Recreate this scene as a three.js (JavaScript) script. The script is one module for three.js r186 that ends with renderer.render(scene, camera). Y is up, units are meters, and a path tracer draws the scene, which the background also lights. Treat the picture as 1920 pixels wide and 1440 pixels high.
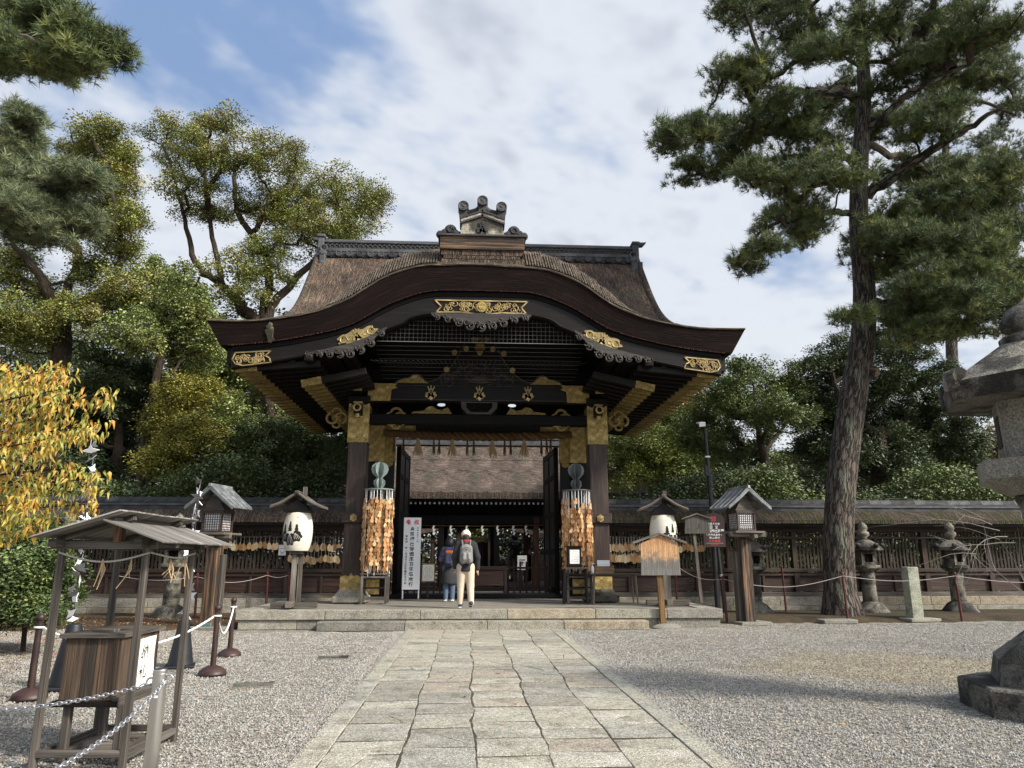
import * as THREE from 'three';
import { mergeGeometries } from 'three/addons/utils/BufferGeometryUtils.js';
import { RoundedBoxGeometry } from 'three/addons/geometries/RoundedBoxGeometry.js';
import { MarchingCubes } from 'three/addons/objects/MarchingCubes.js';

// ---------------------------------------------------------------- camera, sky, sun, exposure
const scene = new THREE.Scene();
const camera = new THREE.PerspectiveCamera(55.4, 4 / 3, 0.1, 600);
camera.position.set(0, 1.48, 0);
camera.rotation.order = 'YXZ';
camera.rotation.set(13.46 * Math.PI / 180, -3.26 * Math.PI / 180, 0);
const renderer = new THREE.WebGLRenderer({ antialias: true });
renderer.toneMapping = THREE.LinearToneMapping;
renderer.toneMappingExposure = 1.6;
renderer.shadowMap.enabled = true;
const SUN = new THREE.Vector3(0.69, 0.59, 0.42).normalize();
const sun = new THREE.DirectionalLight(new THREE.Color(1, 0.93, 0.82), 3.5);
sun.name = 'sun';
sun.position.copy(SUN).multiplyScalar(80).add(new THREE.Vector3(0, 0, -18));
sun.target.position.set(0, 0, -18);
sun.castShadow = true;
sun.shadow.radius = 16;
sun.shadow.mapSize.set(4096, 4096);
Object.assign(sun.shadow.camera, { left: -40, right: 40, top: 40, bottom: -40, near: 1, far: 200 });
scene.add(sun, sun.target);

// ---------------------------------------------------------------- random numbers and noise
function rng(seed) { let s = seed | 0; return () => { s = (s + 0x6d2b79f5) | 0; let t = Math.imul(s ^ (s >>> 15), 1 | s); t = (t + Math.imul(t ^ (t >>> 7), 61 | t)) ^ t; return ((t ^ (t >>> 14)) >>> 0) / 4294967296; }; }
const R0 = rng(7);
const rr = (a, b, r = R0) => a + (b - a) * r();
const clamp = (x, a = 0, b = 1) => Math.min(b, Math.max(a, x));
const lerp = (a, b, t) => a + (b - a) * t;
const sstep = (a, b, x) => { const t = clamp((x - a) / (b - a)); return t * t * (3 - 2 * t); };
function lattice(fx, fy, seed) { const r = rng(seed), a = new Float32Array(fx * fy); for (let i = 0; i < a.length; i++) a[i] = r(); return a; }
// periodic value noise: fx x fy cells over u,v in 0..1
function vnoise(fx, fy, seed) {
  const a = lattice(fx, fy, seed);
  return (u, v) => {
    let x = u * fx, y = v * fy; const x0 = Math.floor(x), y0 = Math.floor(y); x -= x0; y -= y0;
    const i0 = ((x0 % fx) + fx) % fx, i1 = (i0 + 1) % fx, j0 = ((y0 % fy) + fy) % fy, j1 = (j0 + 1) % fy;
    const s = x * x * (3 - 2 * x), t = y * y * (3 - 2 * y);
    return lerp(lerp(a[j0 * fx + i0], a[j0 * fx + i1], s), lerp(a[j1 * fx + i0], a[j1 * fx + i1], s), t);
  };
}
function fbm(fx, fy, oct, seed, gain = 0.5) {
  const n = []; for (let i = 0; i < oct; i++) n.push(vnoise(fx << i, fy << i, seed + i * 17));
  return (u, v) => { let s = 0, w = 0, a = 1; for (const f of n) { s += a * f(u, v); w += a; a *= gain; } return s / w; };
}

// ---------------------------------------------------------------- sky: air and broken cloud, the same all round
{
  const W = 3072, H = 1536, d = new Float32Array(W * H * 4), P = 8, EX = renderer.toneMappingExposure;
  const n1 = fbm(6, 6, 6, 911, 0.56), n2 = fbm(3, 3, 3, 423, 0.5), n3 = fbm(14, 9, 5, 77, 0.62), n4 = fbm(2, 2, 2, 51), n5 = fbm(24, 24, 4, 63, 0.65);
  const s = SUN;
  for (let j = 0; j < H; j++) {
    const up = ((j + 0.5) / H - 0.5) * Math.PI, y = Math.sin(up), c = Math.cos(up), low = y < -0.01;
    for (let i = 0; i < W; i++) {
      const o = (j * W + i) * 4; d[o + 3] = 1;
      if (low) { d[o] = 0.24 / EX; d[o + 1] = 0.235 / EX; d[o + 2] = 0.22 / EX; continue; }
      const az = ((i + 0.5) / W - 0.5) * 2 * Math.PI, x = Math.cos(az) * c, z = Math.sin(az) * c;
      const yy = Math.max(y, 0), k = 1 / (yy + 0.16), px = 0.50 - x * k / P, pz = z * k / P + 0.11;
      const wx = (n2(px * 1.3, pz * 1.3) - 0.5) * 0.16, wz = (n2(pz * 1.3 + 0.4, px * 1.3 + 0.2) - 0.5) * 0.16;
      const a = n1(px * 1.6 + wx, pz * 1.6 + wz), b = n3(px * 2.0 + wx * 1.5, pz * 2.6 + wz), e = n4(px + 0.2, pz + 0.6);
      const den = a * 0.56 + b * 0.34 + e * 0.28 + (n5(px * 3 + wx * 2, pz * 5 + wz) - 0.5) * 0.10;
      const cov = sstep(0.372, 0.55, den);             // how far cloud hides the blue
      const thick = sstep(0.54, 0.74, den + (b - 0.5) * 0.35);
      const cs = Math.max(0, x * s.x + y * s.y + z * s.z), glow = Math.pow(cs, 10) * 3.2 + Math.pow(cs, 3) * 0.20;   // veil of cloud lit round the sun
      const t = Math.pow(1 - yy, 3), hz = sstep(0.35, 0.0, yy);
      const blue = [lerp(0.235, 0.48, t), lerp(0.365, 0.61, t), lerp(0.63, 0.80, t)], white = [0.82, 0.86, 0.92], grey = [0.52, 0.57, 0.665], far = [0.90, 0.925, 0.955];
      for (let q = 0; q < 3; q++) { let cl = lerp(white[q], grey[q], thick * 0.85); cl = lerp(cl, far[q], hz * 0.6); d[o + q] = (lerp(blue[q], cl, Math.min(1, cov * 0.92 + hz * 0.12)) + glow) / EX; }
    }
  }
  const t = new THREE.DataTexture(d, W, H, THREE.RGBAFormat, THREE.FloatType);
  t.mapping = THREE.EquirectangularReflectionMapping; t.magFilter = THREE.LinearFilter; t.minFilter = THREE.LinearFilter; t.wrapS = THREE.RepeatWrapping; t.needsUpdate = true;
  scene.background = t; scene.environment = t;
}

// ---------------------------------------------------------------- textures
function tex(w, h, fn, srgb = true) {
  const d = new Uint8Array(w * h * 4);
  for (let j = 0; j < h; j++) for (let i = 0; i < w; i++) {
    const v = fn((i + 0.5) / w, (j + 0.5) / h), o = (j * w + i) * 4;
    if (typeof v === 'number') d[o] = d[o + 1] = d[o + 2] = clamp(v) * 255; else for (let c = 0; c < 3; c++) d[o + c] = clamp(v[c]) * 255;
    d[o + 3] = 255;
  }
  const t = new THREE.DataTexture(d, w, h); t.wrapS = t.wrapT = THREE.RepeatWrapping; t.magFilter = THREE.LinearFilter; t.minFilter = THREE.LinearMipmapLinearFilter; t.generateMipmaps = true;
  if (srgb) t.colorSpace = THREE.SRGBColorSpace; t.needsUpdate = true; return t;
}
function rep(t, sx, sy) { const c = t.clone(); c.repeat.set(sx, sy); c.needsUpdate = true; return c; }
const canvasTex = (w, h, draw) => { const c = document.createElement('canvas'); c.width = w; c.height = h; draw(c.getContext('2d'), w, h); const t = new THREE.CanvasTexture(c); t.colorSpace = THREE.SRGBColorSpace; t.magFilter = THREE.LinearFilter; return t; };
// wood: grain runs along u; one tile is 2 m x 0.5 m
const wN = fbm(2, 24, 3, 5), wF = fbm(6, 128, 3, 9), wP = fbm(3, 6, 4, 15);
const woodV = (u, v) => { const warp = (wP(u, v) - 0.5) * 0.08; return wN(u, v + warp) * 0.5 + wF(u, v + warp) * 0.5; };
const woodMap = rep(tex(1024, 512, (u, v) => { const g = woodV(u, v), p = wP(u * 1 + 0.3, v); const c = 0.60 + (g - 0.5) * 0.85 + (p - 0.5) * 0.5; return [c, c * (0.985 + (p - 0.5) * 0.06), c * (0.96 + (p - 0.5) * 0.10)]; }), 0.5, 2);
const woodBump = rep(tex(1024, 512, (u, v) => woodV(u, v), false), 0.5, 2);
// strongly weathered wood: charred streaks and bleached ridges
const oldN = fbm(2, 10, 4, 35);
const oldMap = rep(tex(1024, 512, (u, v) => { const g = woodV(u, v), p = sstep(0.42, 0.62, oldN(u, v + (wP(u, v) - 0.5) * 0.2)); const c = 0.40 + (g - 0.5) * 0.9; const b = lerp(0.62, 1.25, p) * c + 0.12; return [b * lerp(0.86, 1.06, p), b * lerp(0.85, 0.93, p), b * lerp(0.84, 0.80, p)]; }), 0.5, 2);
// granite: speckle + stains; one tile is 1 m
const gF = vnoise(160, 160, 3), gM = vnoise(64, 64, 4), gL = fbm(3, 3, 5, 21), gS = fbm(5, 5, 4, 33);
const granV = (u, v) => gF(u, v) * 0.5 + gM(u, v) * 0.3 + gL(u, v) * 0.2;
const stoneMap = tex(512, 512, (u, v) => { const g = gF(u, v), m = gM(u, v), l = gL(u, v), s = sstep(0.50, 0.72, gS(u, v)); const c = 0.69 + (g - 0.5) * 0.34 + (m - 0.5) * 0.22 + (l - 0.5) * 0.24 - s * 0.09; return [c, c * 0.985, c * (0.93 + (l - 0.5) * 0.1)]; });
const stoneBump = tex(512, 512, (u, v) => granV(u, v), false);
// lichen-stained old stone: large black stains over the grain, one tile is 1.5 m
const lS = fbm(4, 4, 6, 61, 0.6), lW = fbm(6, 6, 4, 66);
const oldStoneMap = rep(tex(1024, 1024, (u, v) => { const g = gF(u, v), m = gM(u, v), s = sstep(0.40, 0.62, lS(u, v)), w = sstep(0.60, 0.72, lW(u, v)); let c = 0.66 + (g - 0.5) * 0.36 + (m - 0.5) * 0.2; c *= lerp(0.42, 1, s); c = lerp(c, 0.8, w * 0.45); return [c, c * 0.98, c * 0.92]; }), 0.67, 0.67);
// cypress-bark thatch: short strands along v
const bA = fbm(96, 12, 3, 71), bB = fbm(4, 4, 5, 72), bC = vnoise(200, 60, 74);
const barkV = (u, v) => bA(u, v) * 0.55 + bC(u, v) * 0.45;
const barkMap = rep(tex(1024, 1024, (u, v) => { const g = barkV(u, v), p = bB(u, v), s = sstep(0.52, 0.7, bB(u + 0.4, v + 0.3)); const c = 0.50 + (g - 0.5) * 0.95 + (p - 0.5) * 0.4; return [c * lerp(1.06, 0.96, s), c * 0.97, c * lerp(0.90, 0.86, s)]; }), 0.5, 0.5);
const barkBump = rep(tex(1024, 1024, (u, v) => barkV(u, v), false), 0.5, 0.5);
const moss0 = fbm(5, 5, 5, 174);
const mossBarkMap = rep(tex(1024, 1024, (u, v) => { const g = barkV(u, v), s = sstep(0.44, 0.62, moss0(u, v)), c = 0.42 + (g - 0.5) * 0.8; return [c * lerp(1.05, 0.86, s), c * lerp(0.97, 0.95, s), c * lerp(0.86, 0.48, s)]; }), 0.5, 0.5);
// embossed gold: scroll relief
const eA = fbm(9, 9, 3, 81);
const goldBump = rep(tex(512, 512, (u, v) => 0.5 + 0.5 * Math.sin(26 * eA(u, v) + 3 * Math.sin(u * 12.566) * Math.sin(v * 12.566)), false), 2.4, 2.4);
const goldMap = rep(tex(512, 512, (u, v) => { const p = bB(u, v), w = 0.5 + 0.5 * Math.sin(26 * eA(u, v) + 3 * Math.sin(u * 12.566) * Math.sin(v * 12.566)); const c = 0.74 + (p - 0.5) * 0.5 + (w - 0.5) * 0.16; return [c, c, c * (0.98 + (p - 0.5) * 0.3)]; }), 2.4, 2.4);
// roof tile, plain mottling
const mottle = tex(512, 512, (u, v) => { const c = 0.68 + (gL(u, v) - 0.5) * 0.7 + (gF(u, v) - 0.5) * 0.12 + (gS(u, v) - 0.5) * 0.4; return [c, c, c]; });
const mottleBump = tex(512, 512, (u, v) => gL(u, v) * 0.6 + gF(u, v) * 0.4, false);

// ---------------------------------------------------------------- materials
const C = (r, g, b) => new THREE.Color().setRGB(r, g, b);          // linear values
function mat(color, o = {}) { const { phys, ...p } = o; const m = phys ? new THREE.MeshPhysicalMaterial({ color, roughness: 0.8, ...p }) : new THREE.MeshStandardMaterial({ color, roughness: 0.8, ...p }); return m; }
const wood = (r, g, b, o = {}) => mat(C(r, g, b), { map: woodMap, bumpMap: woodBump, bumpScale: 0.004, roughness: 0.75, ...o });
const M = {
  lacquer: wood(0.020, 0.015, 0.014, { roughness: 0.5, bumpScale: 0.002, phys: true, specularIntensity: 0.5 }),
  lacquerDark: wood(0.012, 0.010, 0.010, { roughness: 0.7, bumpScale: 0.002, phys: true, specularIntensity: 0.35 }),
  carved: wood(0.13, 0.11, 0.095, { roughness: 0.6 }),
  pendantWood: wood(0.10, 0.083, 0.073, { roughness: 0.55 }),
  pillar: wood(0.12, 0.075, 0.058, { roughness: 0.6, bumpScale: 0.006 }),
  fence: wood(0.135, 0.075, 0.055, { roughness: 0.65 }),
  fenceSlat: wood(0.12, 0.082, 0.06),
  fencePanel: wood(0.15, 0.070, 0.050, { roughness: 0.6 }),
  grey: wood(0.42, 0.37, 0.32, { bumpScale: 0.006 }),
  greyDark: wood(0.25, 0.222, 0.195, { bumpScale: 0.006 }),
  old: mat(C(0.36, 0.27, 0.20), { map: oldMap, bumpMap: woodBump, bumpScale: 0.008, roughness: 0.85 }),
  oldBox: mat(C(0.30, 0.205, 0.14), { map: woodMap, bumpMap: woodBump, bumpScale: 0.01, roughness: 0.8 }),
  orange: wood(0.62, 0.36, 0.13), newWood: wood(0.72, 0.48, 0.27),
  plank: wood(0.66, 0.64, 0.61, { bumpScale: 0.012, roughness: 0.9 }),
  barkRoof: mat(C(0.37, 0.32, 0.27), { map: barkMap, bumpMap: barkBump, bumpScale: 0.06, roughness: 0.95, vertexColors: true }),
  barkGrey: mat(C(0.46, 0.43, 0.36), { map: barkMap, bumpMap: barkBump, bumpScale: 0.05, roughness: 0.95 }),
  bark: mat(C(0.36, 0.305, 0.26), { map: barkMap, bumpMap: barkBump, bumpScale: 0.05, roughness: 0.95 }),
  barkFace: wood(0.036, 0.017, 0.014, { roughness: 0.9, bumpScale: 0.03, specularIntensity: 0.4, phys: true }),
  hallBark: mat(C(0.40, 0.36, 0.335), { map: barkMap, bumpMap: barkBump, bumpScale: 0.05, roughness: 1 }),
  lidWood: wood(0.30, 0.27, 0.24, { bumpScale: 0.006 }), newLeg: wood(0.45, 0.38, 0.30), picketRed: wood(0.22, 0.085, 0.05), plankB: wood(0.56, 0.54, 0.51, { bumpScale: 0.012, roughness: 0.9 }), picket: wood(0.16, 0.085, 0.062), greySlat: wood(0.15, 0.115, 0.09),
  mossBark: mat(C(0.26, 0.235, 0.19), { map: mossBarkMap, bumpMap: barkBump, bumpScale: 0.05, roughness: 1 }),
  rust: mat(C(0.17, 0.05, 0.03), { map: mottle, roughness: 0.8 }),
  stone: mat(C(0.62, 0.60, 0.55), { map: stoneMap, bumpMap: stoneBump, bumpScale: 0.006, roughness: 0.9 }),
  stoneWarm: mat(C(0.66, 0.58, 0.47), { map: stoneMap, bumpMap: stoneBump, bumpScale: 0.006, roughness: 0.9 }),
  stoneGrey: mat(C(0.47, 0.46, 0.44), { map: stoneMap, bumpMap: stoneBump, bumpScale: 0.006, roughness: 0.9 }),
  oldStone: mat(C(0.46, 0.44, 0.40), { map: oldStoneMap, bumpMap: stoneBump, bumpScale: 0.012, roughness: 0.95 }),
  darkStone: mat(C(0.31, 0.30, 0.285), { map: oldStoneMap, bumpMap: stoneBump, bumpScale: 0.014, roughness: 0.95 }),
  gold: mat(C(0.84, 0.62, 0.24), { map: goldMap, bumpMap: goldBump, bumpScale: 0.006, metalness: 0.5, roughness: 0.45 }),
  goldDim: mat(C(0.52, 0.38, 0.15), { map: goldMap, bumpMap: goldBump, bumpScale: 0.006, metalness: 0.6, roughness: 0.5 }),
  goldRaft: mat(C(0.66, 0.47, 0.18), { map: goldMap, bumpMap: goldBump, bumpScale: 0.004, metalness: 0.45, roughness: 0.5 }),
  goldShade: mat(C(0.80, 0.58, 0.21), { map: goldMap, bumpMap: goldBump, bumpScale: 0.006, metalness: 0.45, roughness: 0.45 }),
  goldPlain: mat(C(0.84, 0.63, 0.27), { map: mottle, metalness: 0.45, roughness: 0.45 }),
  tile: mat(C(0.15, 0.155, 0.165), { map: mottle, bumpMap: mottleBump, bumpScale: 0.01, roughness: 0.65 }),
  tileDark: mat(C(0.085, 0.085, 0.09), { map: mottle, bumpMap: mottleBump, bumpScale: 0.02, roughness: 0.7 }),
  copper: mat(C(0.44, 0.47, 0.48), { map: mottle, metalness: 0.25, roughness: 0.5 }),
  plaster: mat(C(0.85, 0.81, 0.72), { map: oldStoneMap, roughness: 0.9 }),
  paper: mat(C(0.82, 0.80, 0.74), { roughness: 0.9 }),
  white: mat(C(0.80, 0.80, 0.80), { roughness: 0.6 }),
  shoji: mat(C(0.72, 0.71, 0.72), { roughness: 0.9 }),
  steel: mat(C(0.62, 0.60, 0.57), { metalness: 1, roughness: 0.28 }),
  chain: mat(C(0.50, 0.50, 0.52), { metalness: 0.9, roughness: 0.4 }),
  blackPlastic: mat(C(0.016, 0.018, 0.022), { roughness: 0.45 }),
  brownMetal: mat(C(0.085, 0.042, 0.036), { map: mottle, roughness: 0.5 }),
  redPaint: mat(C(0.20, 0.030, 0.026), { map: mottle, roughness: 0.55 }),
  rope: mat(C(0.80, 0.80, 0.78), { roughness: 0.9 }),
  cord: mat(C(0.42, 0.39, 0.35), { roughness: 0.9 }),
  straw: mat(C(0.42, 0.235, 0.105), { map: woodMap, bumpMap: woodBump, bumpScale: 0.01, roughness: 0.95 }),
  strawPale: mat(C(0.46, 0.33, 0.19), { roughness: 0.95, side: THREE.DoubleSide }),
  wire: mat(C(0.20, 0.20, 0.19), { metalness: 0.5, roughness: 0.5 }),
  blackMetal: mat(C(0.022, 0.022, 0.024), { roughness: 0.5, metalness: 0.2 }),
};

// ---------------------------------------------------------------- geometry helpers (all return non-indexed geometry with uv in metres)
const V = (x, y, z) => new THREE.Vector3(x, y, z);
const flat = (g) => (g.index ? g.toNonIndexed() : g);
function uvBox(g, grain = 'auto', off = true) {   // uv in metres from the dominant normal; u runs along the grain axis
  g = flat(g); g.computeBoundingBox(); const s = g.boundingBox.getSize(V(0, 0, 0));
  const ax = grain === 'auto' ? (s.x >= s.y && s.x >= s.z ? 0 : s.y >= s.z ? 1 : 2) : 'xyz'.indexOf(grain);
  const p = g.attributes.position, n = g.attributes.normal, uv = new Float32Array(p.count * 2), ou = off ? R0() * 8 : 0, ov = off ? R0() * 8 : 0;
  for (let t = 0; t < p.count; t += 3) {
    let nx = 0, ny = 0, nz = 0; for (let k = 0; k < 3; k++) { nx += Math.abs(n.getX(t + k)); ny += Math.abs(n.getY(t + k)); nz += Math.abs(n.getZ(t + k)); }
    const d = nx >= ny && nx >= nz ? 0 : ny >= nz ? 1 : 2;
    let a = [0, 1, 2].filter((q) => q !== d); if (a[1] === ax) a = [a[1], a[0]];
    for (let k = 0; k < 3; k++) { const c = [p.getX(t + k), p.getY(t + k), p.getZ(t + k)]; uv[(t + k) * 2] = c[a[0]] + ou; uv[(t + k) * 2 + 1] = c[a[1]] + ov; }
  }
  g.setAttribute('uv', new THREE.BufferAttribute(uv, 2)); return g;
}
const E0 = new THREE.Euler(), Q0 = new THREE.Quaternion(), M0 = new THREE.Matrix4();
function T(g, x = 0, y = 0, z = 0, rx = 0, ry = 0, rz = 0, s = 1) {
  E0.set(rx, ry, rz); Q0.setFromEuler(E0); const sc = typeof s === 'number' ? V(s, s, s) : V(...s);
  return g.applyMatrix4(M0.compose(V(x, y, z), Q0, sc));
}
const bx = (w, h, d, x = 0, y = 0, z = 0, rx = 0, ry = 0, rz = 0, grain = 'auto') => T(uvBox(new THREE.BoxGeometry(w, h, d), grain), x, y, z, rx, ry, rz);
const rbx = (w, h, d, r, x = 0, y = 0, z = 0, rx = 0, ry = 0, rz = 0, grain = 'auto') => T(uvBox(new RoundedBoxGeometry(w, h, d, 1, Math.min(r, w * 0.49, h * 0.49, d * 0.49)), grain), x, y, z, rx, ry, rz);
const cy = (r1, r2, h, n = 12, x = 0, y = 0, z = 0, rx = 0, ry = 0, rz = 0) => { const g = flat(new THREE.CylinderGeometry(r1, r2, h, n)); const uv = g.attributes.uv; for (let i = 0; i < uv.count; i++) uv.setXY(i, uv.getY(i) * h, uv.getX(i) * 6.28 * Math.max(r1, r2)); return T(g, x, y, z, rx, ry, rz); };
const sph = (r, x, y, z, n = 10, s = 1) => T(flat(new THREE.SphereGeometry(r, n, Math.max(5, n * 0.6 | 0))), x, y, z, 0, 0, 0, s);
const lathe = (pts, n = 20) => { const g = flat(new THREE.LatheGeometry(pts.map(([r, y]) => new THREE.Vector2(r, y)), n)); return uvBox(g, 'y'); };
const torus = (R, r, x, y, z, rx = 0, ry = 0, rz = 0, a = 6, b = 14, arc = 6.2832) => T(flat(new THREE.TorusGeometry(R, r, a, b, arc)), x, y, z, rx, ry, rz);
function tube(pts, r, seg = 24, n = 6, closed = false) { const g = new THREE.TubeGeometry(new THREE.CatmullRomCurve3(pts.map((p) => (p.isVector3 ? p : V(...p))), closed), seg, r, n, closed); return flat(g); }
function shape(pts, holes = []) { const s = new THREE.Shape(pts.map(([x, y]) => new THREE.Vector2(x, y))); for (const h of holes) s.holes.push(new THREE.Path(h.map(([x, y]) => new THREE.Vector2(x, y)))); return s; }
const ext = (s, d, bevel = 0, x = 0, y = 0, z = 0, rx = 0, ry = 0, rz = 0) => T(flat(new THREE.ExtrudeGeometry(Array.isArray(s) && Array.isArray(s[0]) ? shape(s) : s, { depth: d, bevelEnabled: bevel > 0, bevelSize: bevel, bevelThickness: bevel, bevelSegments: 1, curveSegments: 8 })), x, y, z, rx, ry, rz);
// tapered tube with a radius per point (trunks, limbs, horns)
function limb(pts, rad, n = 7, uvs = 1) {
  const pos = [], uv = [], idx = []; let up = V(0.13, 0.2, 0.97), len = 0;
  for (let i = 0; i < pts.length; i++) {
    const t = V(0, 0, 0).subVectors(pts[Math.min(i + 1, pts.length - 1)], pts[Math.max(i - 1, 0)]).normalize();
    const a = V(0, 0, 0).crossVectors(t, up).normalize(), b = V(0, 0, 0).crossVectors(a, t); up = b;
    if (i) len += pts[i].distanceTo(pts[i - 1]);
    for (let k = 0; k <= n; k++) { const an = k / n * Math.PI * 2, c = Math.cos(an) * rad[i], s = Math.sin(an) * rad[i]; pos.push(pts[i].x + a.x * c + b.x * s, pts[i].y + a.y * c + b.y * s, pts[i].z + a.z * c + b.z * s); uv.push(len * uvs, k / n * Math.max(0.3, rad[0] * 6.28) * uvs); }
  }
  for (let i = 0; i < pts.length - 1; i++) for (let k = 0; k < n; k++) { const q = i * (n + 1) + k; idx.push(q, q + 1, q + n + 1, q + 1, q + n + 2, q + n + 1); }
  const g = new THREE.BufferGeometry(); g.setAttribute('position', new THREE.Float32BufferAttribute(pos, 3)); g.setAttribute('uv', new THREE.Float32BufferAttribute(uv, 2)); g.setIndex(idx); g.computeVertexNormals(); return flat(g);
}
function merge(list) {
  list = list.flat(9).map((g) => { g = flat(g); if (!g.attributes.uv) g.setAttribute('uv', new THREE.Float32BufferAttribute(new Float32Array(g.attributes.position.count * 2), 2)); for (const k of Object.keys(g.attributes)) if (!['position', 'normal', 'uv'].includes(k)) g.deleteAttribute(k); return g; });
  return list.length === 1 ? list[0] : mergeGeometries(list);
}
// monotone cubic through a table of [x, y]
function curve(t) {
  const n = t.length, m = [], d = []; for (let i = 0; i < n - 1; i++) d.push((t[i + 1][1] - t[i][1]) / (t[i + 1][0] - t[i][0]));
  for (let i = 0; i < n; i++) m.push(i === 0 ? d[0] : i === n - 1 ? d[n - 2] : d[i - 1] * d[i] <= 0 ? 0 : 2 / (1 / d[i - 1] + 1 / d[i]));
  return (x) => { x = clamp(x, t[0][0], t[n - 1][0]); let i = 0; while (i < n - 2 && x > t[i + 1][0]) i++; const h = t[i + 1][0] - t[i][0], s = (x - t[i][0]) / h; return (1 + 2 * s) * (1 - s) * (1 - s) * t[i][1] + s * (1 - s) * (1 - s) * h * m[i] + s * s * (3 - 2 * s) * t[i + 1][1] + s * s * (s - 1) * h * m[i + 1]; };
}

// ---------------------------------------------------------------- scene helpers
const taken = new Map();
function numbered(n) { const k = taken.get(n) ?? 0; taken.set(n, k + 1); return k ? n + '_' + String(k).padStart(3, '0') : n; }
function mesh(name, g, m, parent) { const o = new THREE.Mesh(Array.isArray(g) ? merge(g) : g, m); o.castShadow = o.receiveShadow = true; o.name = parent ? name : numbered(name); (parent ?? scene).add(o); return o; }
function thing(name, label, category, [x, y, z] = [0, 0, 0], turn = 0, group) { const o = new THREE.Group(); o.name = numbered(name); o.position.set(x, y, z); o.rotation.y = turn; o.userData = { label, category }; if (group) o.userData.group = group; scene.add(o); return o; }
function tag(o, label, category, group) { Object.assign(o.userData, { label, category }); if (group) o.userData.group = group; return o; }
function dup(o, [x, y, z], turn = 0, label) { const c = o.clone(); c.name = numbered(o.name.replace(/_\d{3}$/, '')); c.userData = { ...o.userData }; c.position.set(x, y, z); c.rotation.y = turn; if (label) c.userData.label = label; scene.add(c); return c; }
const kind = (o, k) => { o.userData.kind = k; return o; };
const at = (o, x, y, z, rx = 0, ry = 0, rz = 0) => { o.position.set(x, y, z); o.rotation.set(rx, ry, rz); return o; };
function instanced(name, g, m, list, parent, colors) {
  const o = new THREE.InstancedMesh(g, m, list.length); o.castShadow = o.receiveShadow = true; o.name = parent ? name : numbered(name);
  list.forEach((x, i) => o.setMatrixAt(i, x)); if (colors) colors.forEach((c, i) => o.setColorAt(i, c)); (parent ?? scene).add(o); return kind(o, 'stuff');
}
// ================================================================ SETTING: ground, gravel court, path, platform
const earthMap = rep(tex(512, 512, (u, v) => { const c = 0.62 + (gL(u, v) - 0.5) * 0.5 + (gF(u, v) - 0.5) * 0.3; return [c, c * 0.95, c * 0.86]; }), 0.4, 0.4);
const gvA = vnoise(90, 90, 301), gvB = vnoise(190, 190, 302), gvC = fbm(4, 4, 4, 303);
const gravelMap = rep(tex(1024, 1024, (u, v) => { const a = gvA(u, v), b = gvB(u, v), c0 = gvC(u, v); const c = 0.66 + (a - 0.5) * 0.42 + (b - 0.5) * 0.46 + (c0 - 0.5) * 0.16; return [c, c * (0.985 + (a - 0.5) * 0.05), c * (0.945 + (b - 0.5) * 0.10)]; }), 0.5, 0.5);
const gravelBump = rep(tex(1024, 1024, (u, v) => gvA(u, v) * 0.6 + gvB(u, v) * 0.4, false), 0.5, 0.5);
M.ground = mat(C(0.30, 0.26, 0.20), { map: earthMap, roughness: 1 });
M.gravel = mat(C(0.58, 0.555, 0.50), { map: gravelMap, bumpMap: gravelBump, bumpScale: 0.025, roughness: 0.95, vertexColors: true });
M.moss = mat(C(0.125, 0.11, 0.072), { map: earthMap, bumpMap: gravelBump, bumpScale: 0.03, roughness: 1, vertexColors: true });
kind(mesh('ground', T(uvBox(new THREE.PlaneGeometry(700, 700), 'x', false), 0, -0.05, -60, -Math.PI / 2), M.ground), 'structure');

const wob = fbm(7, 7, 4, 909), bare = fbm(5, 5, 4, 918);
// bare trodden earth showing through the gravel, on the lantern side of the path
const dirtAt = (x, z) => { const e = 1 - Math.hypot((x - 6.6 - (z + 10) * 0.12) / 3.4, (z + 10.3) / 2.3); return sstep(0.0, 0.42, e + (bare(x / 9, z / 9) - 0.5) * 1.0) + 0.7 * sstep(0.55, 0.72, bare(x / 14 + 0.3, z / 6)) * sstep(1.5, 4, x); };
const groundY = (x, z) => (wob(x / 12, z / 12) - 0.5) * 0.05;
function sheet(x0, x1, z0, z1, nx, nz, yf, cf) {
  const g = new THREE.PlaneGeometry(1, 1, nx, nz), p = g.attributes.position, uv = g.attributes.uv, col = new Float32Array(p.count * 3);
  for (let i = 0; i < p.count; i++) { const x = lerp(x0, x1, p.getX(i) + 0.5), z = lerp(z1, z0, p.getY(i) + 0.5); p.setXYZ(i, x, yf(x, z), z); uv.setXY(i, x, z); const c = cf(x, z); col.set(c, i * 3); }
  g.setAttribute('color', new THREE.BufferAttribute(col, 3)); g.computeVertexNormals(); return g;
}
const patchN = fbm(6, 6, 5, 333);
kind(mesh('gravel_court', sheet(-24, 24, -20.6, 8, 240, 150, (x, z) => (Math.abs(x - 0.34) < 1.75 && z > -16.6 ? -0.03 : groundY(x, z) - 0.005), (x, z) => {
  const d = clamp(dirtAt(x, z)), p = 0.92 + (patchN(x / 11, z / 11) - 0.5) * 0.34, l = sstep(-3.9, -6.5, x) * sstep(-9, -13, z) * sstep(0.40, 0.58, patchN(x / 5, z / 5));
  return [lerp(p, 0.92, d) * lerp(1, 0.86, l), lerp(p, 0.85, d) * lerp(1, 0.70, l), lerp(p, 0.72, d) * lerp(1, 0.50, l)];
}), M.gravel), 'structure');
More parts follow.
